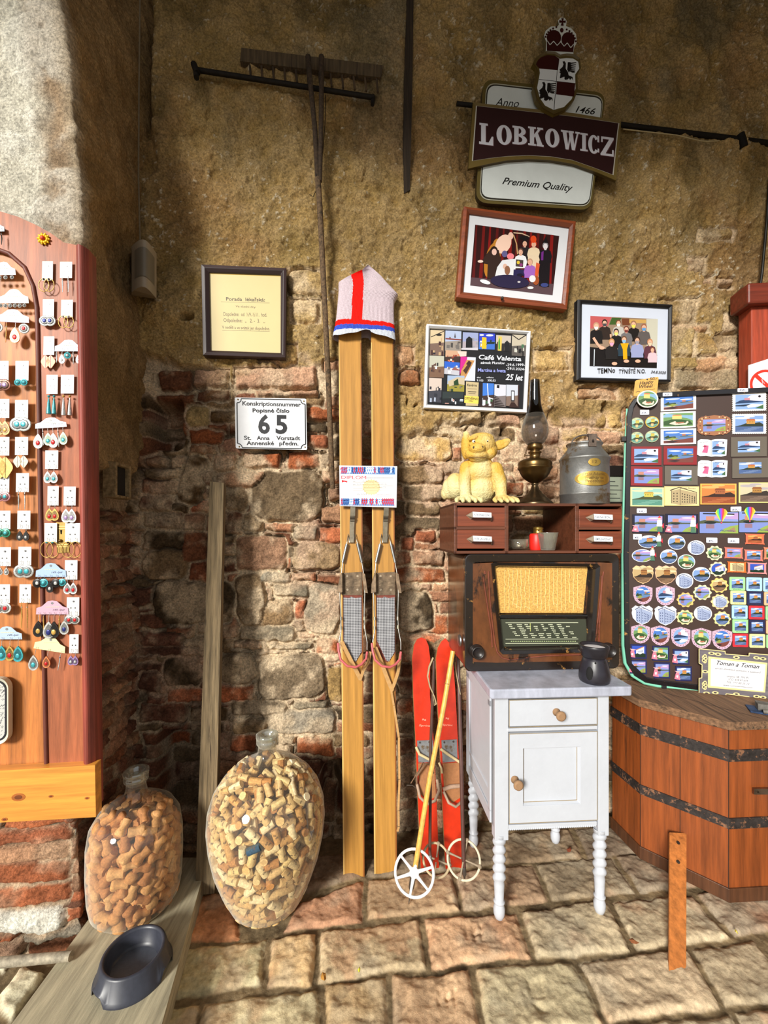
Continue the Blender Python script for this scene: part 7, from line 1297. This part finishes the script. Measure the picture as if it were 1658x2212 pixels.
for q, k, c, lb in (((978, 242, 1172, 408), 'aerial', (214, 214, 170), 'scalloped green aerial magnet under the lower 45 price tag'), ((1012, 416, 1212, 586), 'bright', (230, 214, 170), 'scalloped magnet with bright blue sky and white palace'), ((1022, 592, 1226, 762), 'sepia', (236, 190, 110), 'scalloped sepia castle magnet on the right'), ((838, 668, 1044, 842), 'mirror', (206, 206, 166), 'scalloped mirrored castle magnet in the middle, pale green rim'), ((658, 752, 858, 920), 'mirror', (226, 180, 110), 'scalloped mirrored castle magnet with orange rim'), ((1030, 770, 1236, 944), 'bluesketch', (226, 190, 140), 'scalloped magnet with blue palace drawing'), ((652, 942, 852, 1110), 'aerial', (226, 206, 150), 'scalloped aerial magnet right of the drawn palace shields'), ((1058, 958, 1254, 1128), 'lake', (214, 206, 140), 'lowest scalloped magnet, dark lake castle')): magnet(A5, q+(.02,), 'scallop', k, lb, c)
for q, k, c, lb in (((178, 458, 408, 662), 'sepia', (236, 190, 140), 'pointed shield magnet with sepia castle, left of the pair'), ((424, 460, 662, 670), 'sepia', (236, 180, 150), 'pointed shield magnet with sepia castle, right of the pair'), ((170, 895, 402, 1108), 'bluesketch', (226, 230, 240), 'pointed shield magnet with drawn palace, left of the pair'), ((418, 900, 660, 1116), 'bluesketch', (226, 230, 240), 'pointed shield magnet with drawn palace, right of the pair')): magnet(A5, q+(.01,), 'crest', k, lb, c)
for q, k, lb in (((188, 672, 396, 888), 'bay', 'round-bottomed medal magnet with bay view, left one of the upper pair'), ((434, 676, 640, 900), 'winter', 'round-bottomed medal magnet with winter view, right one of the upper pair')): magnet(A5, q+(.02,), 'medal', k, lb, (190, 160, 180))
for q, k, lb in (((165, 1102, 368, 1312), 'aerial', 'medal magnet with aerial view, first in the row of five'), ((378, 1115, 586, 1334), 'bay', 'medal magnet with bay view, second in the row of five'), ((600, 1130, 810, 1352), 'winter', 'medal magnet with winter view, third in the row of five'), ((822, 1142, 1040, 1368), 'aerial', 'medal magnet with aerial view, fourth in the row of five'), ((1048, 1150, 1266, 1380), 'bay', 'medal magnet with bay view, last in the row of five')): magnet(A5, q+(.02,), 'medal', k, lb, (190, 160, 180))
for q, k, c, lb in (((1408, 110, 1618, 232), 'orange', (206, 100, 70), 'scroll magnet with orange castle, topmost scroll'), ((1182, 258, 1384, 388), 'mirror', (196, 110, 96), 'scroll magnet with mirrored castle, under price tag 35'), ((1398, 282, 1602, 414), 'lake', (196, 110, 96), 'scroll magnet with lake castle, right of the mirrored scroll'), ((1214, 412, 1422, 542), 'sketch', (190, 100, 40), 'scroll magnet with drawn palace on dark orange'), ((1432, 424, 1642, 556), 'bright', (206, 130, 130), 'scroll magnet with bright palace, lowest scroll'), ((1610, 258, 1810, 400), 'aerial', (206, 120, 90), 'scroll magnet cut off by the right edge of the photo')): magnet(A5, q+(.03,), 'scroll', k, lb, c)
tc = {'g': (150, 206, 140), 'b': (160, 206, 236), 'y': (232, 232, 150), 'n': (30, 34, 70), 'r': (190, 40, 50), 'o': (230, 170, 130)}; cn = {'g': 'green', 'b': 'light blue', 'y': 'yellow', 'n': 'navy', 'r': 'red', 'o': 'orange'}
rows_ = [(586, 1236, 'gbb'), (738, 1246, 'yno'), (895, 1262, 'brg'), (1048, 1268, 'gno'), (1204, 1270, 'ryg')]; rn_ = ['top', 'second', 'third', 'fourth', 'bottom']
for i, (y, x, cs) in enumerate(rows_):
    for j, c in enumerate(cs): magnet(A5, (x+j*184, y+j*6, x+j*184+172, y+j*6+148, .02), 'tile', 'lake', '%s-rimmed square castle magnet, %s row of the small squares, %s' % (cn[c], rn_[i], ('left', 'middle', 'right')[j]), tc[c], extra=None)
for q, k, lb in (((158, 1322, 335, 1478), 'bright', 'top left'), ((398, 1340, 580, 1500), 'aerial', 'top middle'), ((622, 1378, 800, 1540), 'winter', 'top right'), ((152, 1494, 335, 1642), 'mirror', 'bottom left'), ((414, 1520, 588, 1692), 'mirror', 'bottom middle'), ((648, 1562, 826, 1722), 'lake', 'bottom right')): magnet(A5, q+(.02,), 'rect', k, 'dark square castle magnet with a pink girl, %s of the six' % lb, (30, 34, 80), .09, extra=lambda m, lc, z: girl(m, lc, z+.0006, .02, .28, 1.))
for cv, q, s, lb in ((A4, (510, 246, 612, 284, -.04), '50,-', 'price tag 50 on the rim above the second column'), (A4, (1326, 196, 1440, 236, -.02), '50,-', 'price tag 50 on the rim above the stamp magnets'), (A4, (262, 432, 360, 486, -.03), '50,-', 'price tag 50 above the four small round magnets'), (A4, (226, 1508, 334, 1560, .0), '59,-', 'price tag 59 above the black-edged magnets'), (A4, (1250, 1490, 1366, 1542, -.02), '65,-', 'price tag 65 between the two balloon magnets'), (A5, (186, 120, 280, 178, .02), '45,-', 'price tag 45 above the wide oval magnets'), (A5, (984, 158, 1104, 214, .02), '45,-', 'price tag 45 above the scalloped magnets'), (A5, (1220, 162, 1344, 218, .02), '35,-', 'price tag 35 beside the scroll magnets')):
    x0, y0, x1, y1, sl = q; hh_ = .014 if 'rim' in lb else .004; f = lambda x, y: cv(x0+(x1-x0)*x, y1-(y1-y0)*y+(x1-x0)*x*sl)[0]; c = f(.5, .5); pl = MG.off(*c, hh_); og = MG.uv(*c, hh_); lc = lambda P_: [(a-og[0], b-og[1]) for a, b in MG.P([f(*p) for p in P_], hh_)]
    m = MB(); m.prism(lc(rrect(0, 0, 1, 1, .08, 3)), -.001, .0005, (228, 232, 244)); m.text(s, *lc([(.14, .22), (.86, .22)]), .0068, .0007, (24, 26, 60), .25, .02); o = m.build('price_tag', m_print, None, pl.M); tag(o, lb, 'price tag')
def happy():
    h = .012; c = A4(330, 170)[0]; pl = MG.off(*c, h); og = MG.uv(*c, h); P = Pic(MG, A4, h, og); g = empty('hang_tag', 'brown kraft paper tag with handwritten Happy Wheel and price, above the board corner', 'tag', pl.M)
    MB().prism(rquad(P.lc(208, 110, 466, 68, 446, 262, 190, 282), .12), -.001, .0, (206, 158, 84)).build('tag_card', m_matte, g); P.z = .0003; k = (30, 20, 16); P.e(k, 340, 100, 9, 9).t('50,-', 366, 108, 448, 100, 30, k, .2, .01).t('Happy', 255, 160, 412, 138, 36, k, .25, .015).t('Wheel', 250, 196, 402, 186, 34, k, .25, .015).line(k, 4, 215, 240, 240, 228, 262, 232).scrib(298, 218, 425, 9, k, 3, -10); P.m.build('handwriting', m_print, g)
happy()
def bizframe():
    h = .022; c = A5(1300, 1650)[0]; pl = MG.off(*c, h); og = MG.uv(*c, h); P = Pic(MG, A5, h, og); g = empty('card_frame', 'ornate cut-out wooden frame with a printed business card, lower right of the magnet board', 'frame', pl.M)
    O = (905, 1372, 1190, 1400, 1190, 1428, 1450, 1452, 1452, 1420, 1790, 1450, 1760, 1990, 1455, 1920, 1452, 1895, 1200, 1862, 1195, 1890, 905, 1860, 905, 1695, 935, 1690, 938, 1545, 905, 1530)
    MB().prism(P.lc(*O), -.004, 0, (104, 98, 104), (200, 174, 110)).build('frame_board', m_woodh, g); P.z = .0004; gd = (214, 196, 140)
    for i in range(0, len(O), 2): a = O[i:i+2]; b = O[(i+2) % len(O):(i+2) % len(O)+2]; P.line(gd, 9, *a, *b)
    P.p(gd, 1005, 1455, 1650, 1525, 1625, 1850, 1000, 1795).p((230, 228, 232), 1035, 1480, 1630, 1545, 1605, 1835, 1030, 1775)
    for x, y in ((965, 1480), (965, 1770)):
        for k in range(5): P.e(gd, x+12*math.cos(k*1.25), y+30*math.sin(k*1.25), 20, 22).e((60, 54, 60), x+12*math.cos(k*1.25), y+30*math.sin(k*1.25), 9, 10)
    for x, y in ((1040, 1420), (1110, 1430), (1310, 1465), (1530, 1470), (1600, 1480), (970, 1620), (985, 1855), (1080, 1850), (1310, 1865), (1530, 1890), (1600, 1900)): P.e(gd, x, y, 38, 17, None, 12, .1).e((60, 54, 60), x, y, 18, 8, None, 10, .1)
    k = (30, 26, 30); P.t('Toman a Toman', 1095, 1542, 1560, 1588, 44, k, .45, .01).t('výroba dřevěných pohlednic a suvenýrů', 1080, 1590, 1575, 1640, 18, k, .4).t('Úvalno 38, 793 91', 1205, 1680, 1445, 1698, 20, k, .3).t('IČO  658 87 654', 1222, 1712, 1435, 1730, 20, k, .3).t('TEL. 777 00 25 13', 1205, 1742, 1450, 1766, 20, k, .3).t('www.tomanatoman.com', 1168, 1772, 1485, 1802, 16, k, .3); P.m.build('printed_card', m_print, g)
bizframe()
# ================================================================ earring board on the pier
BD = Plane((0, 1.302, 0), .12)
def eboard():
    og = BD.uv(185, 1740); pl = BD.off(185, 1740); lc = lambda *p, h=0.: [(a-og[0], b-og[1]) for a, b in BD.P(cr(0, 0, 1)(*p), h)]
    g = empty('display_board', 'tall reddish-brown wooden board with arched moulding, covered with earring cards', 'board', pl.M); wc, wd = (164, 92, 56), (190, 116, 54)
    MB().prism(lc(-140, 440, -60, 440, 0, 458, 40, 470, 80, 488, 112, 506, 140, 526, 166, 531, 184, 1662, -140, 1670), -.03, -.004, wd).build('back_panel', m_woodv, g)['label'] = 'golden-brown inner panel'
    MB().prism(lc(84, 700, 84, 665, 76, 620, 56, 578, 20, 548, -60, 530, -140, 525, -140, 440, -60, 440, 0, 458, 40, 470, 80, 488, 112, 506, 140, 526, 166, 531, 184, 1662, 104, 1662, 90, 1100), -.005, .004, wc).build('face_frame', m_woodv, g, None, .002)
    m = MB(); pth = lc(-60, 532, 0, 542, 22, 550, 56, 580, 74, 620, 82, 665, 84, 720, 90, 1100, 97, 1400, 103, 1660); m.tube([(a, b, .004) for a, b in pth], [.006]*10, (110, 54, 40), 10); m.build('arch_moulding', m_woodv, g)['label'] = 'dark rounded arch moulding'
    m = MB(); a0, a1, b1, b0 = lc(169, 537, 195, 543, 211, 1742, 186, 1742); n = 8; vs = []
    for P0, P1 in ((b0, b1), (a0, a1)):
        for k in range(n+1): t = k/n; vs.append((P0[0]+(P1[0]-P0[0])*t, P0[1]+(P1[1]-P0[1])*t, .004+.020*math.sin(math.pi*(t*.85+.1))))
        vs += [(P1[0], P1[1], -.03), (P0[0], P0[1], -.03)]
    N2 = n+3; m.add(vs, [(i, (i+1) % N2, N2+(i+1) % N2, N2+i) for i in range(N2)]+[tuple(range(N2-1, -1, -1)), tuple(range(N2, 2*N2))], (142, 62, 48)); m.build('side_pilaster', m_woodv, g)['label'] = 'reddish rounded side pilaster'
    m = MB(); m.prism(lc(124, 1128, 150, 1128, 152, 1193, 126, 1195), .004, .006, (176, 146, 84)); 
    for y in (1136, 1141, 1175, 1180): m.prism(lc(125, y, 150, y, 150, y+2, 125, y+2), .006, .0066, (226, 200, 130))
    m.prism(lc(133, 1145, 137, 1145, 136, 1154, 134, 1154), .006, .0068, (30, 24, 18)); c = lc(134, 1168)[0]; m.ball((c[0], c[1], .008), .005, (140, 110, 66), 10); m.build('lock_plate', m_brass, g)['label'] = 'brass lock plate with keyhole'
eboard()
def earring(m, kind, x, y, L_, c1, c2, lc):
    "one earring hanging from (x,y) px, length L_ px"
    Q = lambda a, b, z=.004: (*lc(a, b)[0], z); s = .00128; w = (196, 196, 196)
    m.tube([Q(x-1, y-6), Q(x+1, y-8), Q(x+1.5, y-3), Q(x, y)], .0004, w, 5); yb = y+L_
    if kind == 'hoop': r = L_*.5; m.tube([Q(x+r*.8*math.cos(t), y+r+r*math.sin(t), .005) for t in [k*math.pi/8 for k in range(16)]], .0011, c1, 6, True); m.ball(Q(x, y+2, .006), .0028, c2, 8)
    elif kind == 'disc': r = L_*.46; q = Q(x, y+r, .005); m.ball(q, (r*s, r*s, .0016), c1, 16); m.ball((q[0], q[1], q[2]+.001), (r*s*.72, r*s*.72, .0014), tuple(int(v*.6) for v in c1), 12); m.ball((q[0], q[1], q[2]+.002), (r*s*.36, r*s*.4, .0014), c2, 10)
    elif kind == 'drop':
        q = Q(x, yb-L_*.36, .005); r = L_*.30*s; out = [(q[0]+r*math.sin(t)*(math.sin(t/2))**.8, q[1]+r*1.5*-math.cos(math.pi-t) if False else q[1]+r*1.35*math.cos(t)) for t in [2*math.pi*k/20 for k in range(20)]]; m.tube([Q(x, y), Q(x, y+L_*.25)], .0006, w, 5)
        m.prism(out, .003, .0055, c1); m.prism([(q[0]+(a-q[0])*.72, q[1]-.0008+(b-q[1])*.72) for a, b in out], .0055, .006, tuple(int(v*.62) for v in c1)); m.ball((q[0], q[1]-r*.35, .006), (r*.36, r*.45, .0014), c2, 10)
    elif kind == 'stick': m.tube([Q(x, y), Q(x, y+L_*.2), Q(x+.5, y+L_*.5), Q(x, yb)], [.0008, .0014, .0018, .0008], c1, 6); m.ball(Q(x, y+L_*.2), .002, c2, 8)
    elif kind == 'tassel': m.ball(Q(x, y+L_*.18), .0034, c2, 10); m.tube([Q(x, y+L_*.25), Q(x, y+L_*.45), Q(x, yb)], [.0012, .003, .0058], c1, 8)
    elif kind == 'leaf': P_ = lc(x, y+2, x+L_*.34, y+L_*.5, x, yb, x-L_*.34, y+L_*.5); P2 = rquad(P_, .3, 3); m.prism(P2, .003, .0045, c1); m.tube([Q(x, y+3, .0048), Q(x, yb-3, .0048)], .0005, c2, 5)
def card(x, y, w, h, kind, L_, c1, c2, lab, n=2, wide=None, tilt=0, sp=None):
    hh_ = .010 if wide is None else .012; c = (x, y); pl = BD.off(*c, hh_); og = BD.uv(*c, hh_); R_ = lambda p: [(x+(a-x)*math.cos(tilt)-(b-y)*math.sin(tilt), y+(a-x)*math.sin(tilt)+(b-y)*math.cos(tilt)) for a, b in p]
    lc = lambda *p: [(a-og[0], b-og[1]) for a, b in BD.P(R_(cr(0, 0, 1)(*p)), hh_)]
    g = empty('earring_card', lab, 'earrings', pl.M); x0, x1 = x-w/2, x+w/2
    if wide is None:
        m = MB(); m.prism(lc(x0, y, x1, y, x1-.5, y+h, x0-.5, y+h), -.0006, .0006, (212, 212, 210)); 
        a = lc(x+1, y+9)[0]; m.prism(circ(a[0], a[1], .0030, n=10), .0006, .0011, (150, 150, 152)); m.prism(circ(a[0]+.001, a[1]-.0005, .0018, n=8), .0011, .0013, (70, 70, 74)); m.build('card', m_print, g)
        m = MB()
        for dx in (-w*.17, w*.17): a = lc(x+dx, y+h*.58)[0]; m.prism(circ(a[0], a[1], .0018, n=8), .0006, .0008, (50, 44, 44))
        m.build('card_hole', m_print, g)
        xs = [x-w*.24, x+w*.24]; y0 = y+h-2
    else:
        m = MB(); m.prism(lc(x0, y+h, x0+1, y+h*.55, x0+w*.18, y+h*.42, x0+w*.36, y+h*.05, x, y, x1-w*.36, y+h*.05, x1-w*.18, y+h*.42, x1-1, y+h*.55, x1, y+h), -.0006, .0006, wide); a = lc(x, y+6)[0]; m.prism(circ(a[0], a[1], .0034, n=10), .0006, .0011, (130, 130, 132)); m.build('card', m_print, g)
        m = MB(); P_ = lc(x-w*.2, y+h*.50, x+w*.22, y+h*.44); m.tube([(P_[0][0]+(P_[1][0]-P_[0][0])*k/14, P_[0][1]+(.0012 if k % 2 else 0), .0008) for k in range(15)], .0006, (232, 220, 150), 4)
        if n > 3: m.text('149,-/pár', *lc(x+w*.02, y+h*.74, x+w*.4, y+h*.72), .0050, .0009, (70, 70, 90), .3)
        m.build('card_print', m_print, g); xs = [x0+w*(.10+.80*i/(n-1)) for i in range(n)]; y0 = y+h+1
    r = random.Random(int(x*7+y))
    for i, xx in enumerate(xs):
        m = MB(); k_, a, b = (kind, c1, c2) if sp is None else sp[i % len(sp)]; earring(m, k_, xx, y0+(0 if wide is None else 2), L_*(1 if wide is None else r.uniform(.85, 1.1)*(.62 if k_ == 'disc' and L_ > 20 else 1)), a, b, lc); m.build('earring', m_jewel, g)
m_jewel = material('painted_metal_jewellery', .35, .35, ns=200, na=.4)
AG, GO, TU, RE, BL, BKc, PU = (196, 196, 192), (206, 164, 84), (70, 176, 186), (206, 30, 34), (40, 50, 120), (40, 34, 32), (170, 140, 190)
for a in ((103, 565, 23, 41, 'hoop', 28, GO, BKc, 'white card with gold ring earrings, top left of the right panel'), (143, 566, 26, 35, 'stick', 34, AG, AG, 'white card with silver feather earrings, top right of the right panel'),
    (105, 647, 24, 38, 'disc', 26, AG, BL, 'white card with round silver and navy earrings, right panel second row'), (145, 648, 25, 38, 'hoop', 26, GO, AG, 'white card with gold rings, right panel second row'), (106, 727, 23, 40, 'leaf', 34, (150, 70, 30), AG, 'white card with brown and silver charms, beside the upper blue wide card'),
    (113, 810, 24, 41, 'tassel', 46, TU, TU, 'white card with turquoise tassel earrings'), (146, 810, 28, 40, 'tassel', 50, AG, GO, 'white card with spiral and silver cone earrings'), (112, 973, 28, 40, 'drop', 32, AG, TU, 'white card with turquoise fringed arc earrings'),
    (115, 1050, 24, 42, 'drop', 34, GO, RE, 'white card with gold teardrops and red stones'), (151, 1051, 26, 41, 'drop', 38, (232, 230, 226), PU, 'white card with white teardrop earrings'), (110, 1130, 27, 42, 'hoop', 34, GO, TU, 'white card with gold hoops and blue stones, left of the lock plate'), (157, 1130, 32, 42, 'hoop', 34, GO, BKc, 'white card with wide gold hoop, right of the lock plate'),
    (154, 1210, 27, 42, 'drop', 32, (226, 226, 224), RE, 'white card with silver teardrops and red dot, right of the blue wide card'), (158, 1290, 27, 40, 'disc', 22, AG, RE, 'white card with silver ovals and red stones, beside the pink card'), (160, 1370, 20, 41, 'drop', 26, PU, AG, 'narrow white card with lilac teardrops, lowest on the right panel'),
    (8, 780, 22, 42, 'disc', 28, (120, 70, 50), PU, 'white card with brown flower discs, left panel top, cut by the photo edge'), (48, 780, 28, 42, 'disc', 16, TU, TU, 'white card with turquoise buttons above green buttons'), (8, 862, 25, 41, 'drop', 38, (170, 130, 70), GO, 'white card with antique gold drops at the left edge'), (47, 864, 28, 40, 'disc', 34, AG, TU, 'white card with silver and turquoise discs, left panel second row'),
    (8, 944, 25, 40, 'leaf', 56, GO, (150, 110, 50), 'white card with large gold leaf earrings at the left edge'), (47, 944, 28, 39, 'leaf', 32, (170, 160, 140), AG, 'white card with grey spade-shaped earrings'), (8, 1026, 25, 38, 'disc', 24, (190, 130, 130), TU, 'white card with rose flower discs at the left edge'), (49, 1022, 28, 41, 'stick', 40, AG, (120, 80, 50), 'white card with long silver stick earrings'),
    (8, 1103, 30, 40, 'disc', 22, (60, 150, 120), TU, 'white card with green star earrings at the left edge'), (52, 1103, 28, 40, 'drop', 26, BKc, AG, 'white card with a black teardrop earring'), (10, 1182, 28, 41, 'drop', 20, AG, AG, 'white card with small silver drops at the left edge'), (54, 1181, 28, 40, 'disc', 32, AG, TU, 'white card with turquoise ovals, above the gold spikes'),
    (8, 1262, 28, 41, 'disc', 26, (226, 222, 216), RE, 'white card with pale round earrings at the left edge'), (55, 1262, 25, 40, 'stick', 56, GO, AG, 'white card with long gold spike earrings, lowest small card on the left')): card(*a)
for a, kw in (((148, 734, 60, 25, 'disc', 24, TU, AG, 'pale blue wide card with mixed silver and turquoise earrings, upper right', 5), dict(wide=(170, 186, 206), sp=[('stick', AG, AG), ('drop', AG, AG), ('disc', TU, AG)])),
    ((109, 902, 68, 22, 'drop', 40, AG, RE, 'white wide card with six mixed silver drops, middle of the right panel', 6), dict(wide=(224, 224, 236), tilt=-.06, sp=[('drop', AG, RE), ('stick', AG, BKc), ('drop', (150, 170, 140), TU)])),
    ((110, 1216, 66, 30, 'drop', 34, BKc, TU, 'light blue wide card with turquoise and black drops', 5), dict(wide=(166, 190, 224), sp=[('disc', BKc, AG), ('disc', TU, TU), ('drop', BKc, AG)])),
    ((113, 1297, 70, 30, 'drop', 44, GO, BL, 'pink wide card with six gold and blue drop earrings', 6), dict(wide=(206, 166, 184), sp=[('drop', BKc, GO), ('stick', GO, GO), ('drop', AG, BL)])),
    ((111, 1376, 68, 30, 'drop', 38, AG, RE, 'tilted pale yellow wide card with colourful mosaic drops, lowest wide card on the right', 3), dict(wide=(226, 226, 170), tilt=.16, sp=[('drop', AG, TU), ('drop', (226, 140, 90), RE), ('stick', AG, BL)])),
    ((15, 1353, 66, 28, 'drop', 40, TU, TU, 'light blue wide card, lowest on the left panel', 4), dict(wide=(176, 196, 220), sp=[('drop', GO, RE), ('drop', TU, TU)])),
    ((28, 668, 72, 28, 'drop', 44, GO, RE, 'lilac wide card with red-stoned silver and orange earrings, under the arch', 4), dict(wide=(196, 176, 222), tilt=.05, sp=[('disc', AG, RE), ('stick', (206, 130, 60), AG), ('drop', (206, 120, 60), RE)])),
    ((30, 625, 64, 30, 'disc', 9, AG, AG, 'pale green wide card with small silver studs, under the arch', 6), dict(wide=(190, 216, 206), sp=[('disc', AG, AG)])),
    ((8, 566, 52, 28, 'disc', 10, AG, AG, 'pale blue wide card with silver studs, highest inside the arch', 4), dict(wide=(186, 206, 222), sp=[('disc', AG, AG)])),
    ((-12, 478, 44, 22, 'stick', 30, BKc, AG, 'blue card at the left edge on top of the display board', 2), dict(wide=(120, 146, 176)))): card(*a, **kw)
c = BD.at(94, 516, .008); m = MB()
for k in range(10): a = k*math.pi/5; d = Vector((BD.u*math.cos(a)+BD.v*math.sin(a))); q = d*.010; m.ball(q, (.0045, .0045, .0045), (240, 190, 20), 8); m.ball(d*.0145, (.003, .003, .003), (240, 196, 30), 6)
m.ball((0, -.003, 0), .0062, (206, 60, 30), 10); o = m.build('flower_magnet', m_paint, None, T(c)); tag(o, 'small yellow flower ornament with a red centre near the top of the display board', 'ornament')
pl = BD.off(205, 1770, .03); og = BD.uv(205, 1770, .03); lc = lambda *p: [(a-og[0], b-og[1]) for a, b in BD.P(cr(0, 0, 1)(*p), .03)]
m = MB(); m.prism(lc(-140, 1673, 205, 1653, 207, 1765, -140, 1785), -.03, 0, (226, 152, 62)); pb = m.build('pine_board', m_pine, None, pl.M, .002); tag(pb, 'bright orange pine board with knots nailed across the foot of the display board', 'board')
for x, y, r_ in ((40, 1722, .011), (110, 1720, .004), (188, 1724, .004), (10, 1770, .005)): a = lc(x, y)[0]; m = MB(); m.prism(circ(a[0], a[1], r_*1.6, r_, 14), 0, .0006, (176, 100, 40)); m.prism(circ(a[0], a[1], r_*.9, r_*.55, 12), .0006, .0010, (120, 60, 24)); m.build('knot', m_pine, pb)
pl = BD.off(0, 1600, .012); og = BD.uv(0, 1600, .012); lc = lambda *p: [(a-og[0], b-og[1]) for a, b in BD.P(cr(0, 0, 1)(*p), .012)]
g = empty('oval_tray', 'white patterned tray with a black rim line at the left edge of the photo', 'tray', pl.M); O = rrect(-70, 1462, 25, 1603, 22, 6); I = rrect(-62, 1470, 17, 1595, 18, 6); f_ = lambda P_: lc(*[v for p in P_ for v in p])
m = MB(); m.ring(f_(O), f_(I), -.004, .012, (196, 194, 176), .006); m.prism(f_(I), -.004, .002, (196, 196, 190)); m.ring(f_(rrect(-64, 1468, 19, 1597, 19, 6)), f_(rrect(-61, 1471, 16, 1594, 17, 6)), .006, .0095, (24, 24, 34)); m.build('tray_body', m_paint, g); m = MB(); r = random.Random(5)
for k in range(150): x, y = r.uniform(-24, 13), r.uniform(1478, 1588); P_ = lc(x, y, x+r.uniform(3, 6), y-r.uniform(2, 5)); m.tube([(a, b, .0022) for a, b in P_], .0004, (60, 60, 70), 4)
m.build('tray_pattern', m_print, g)
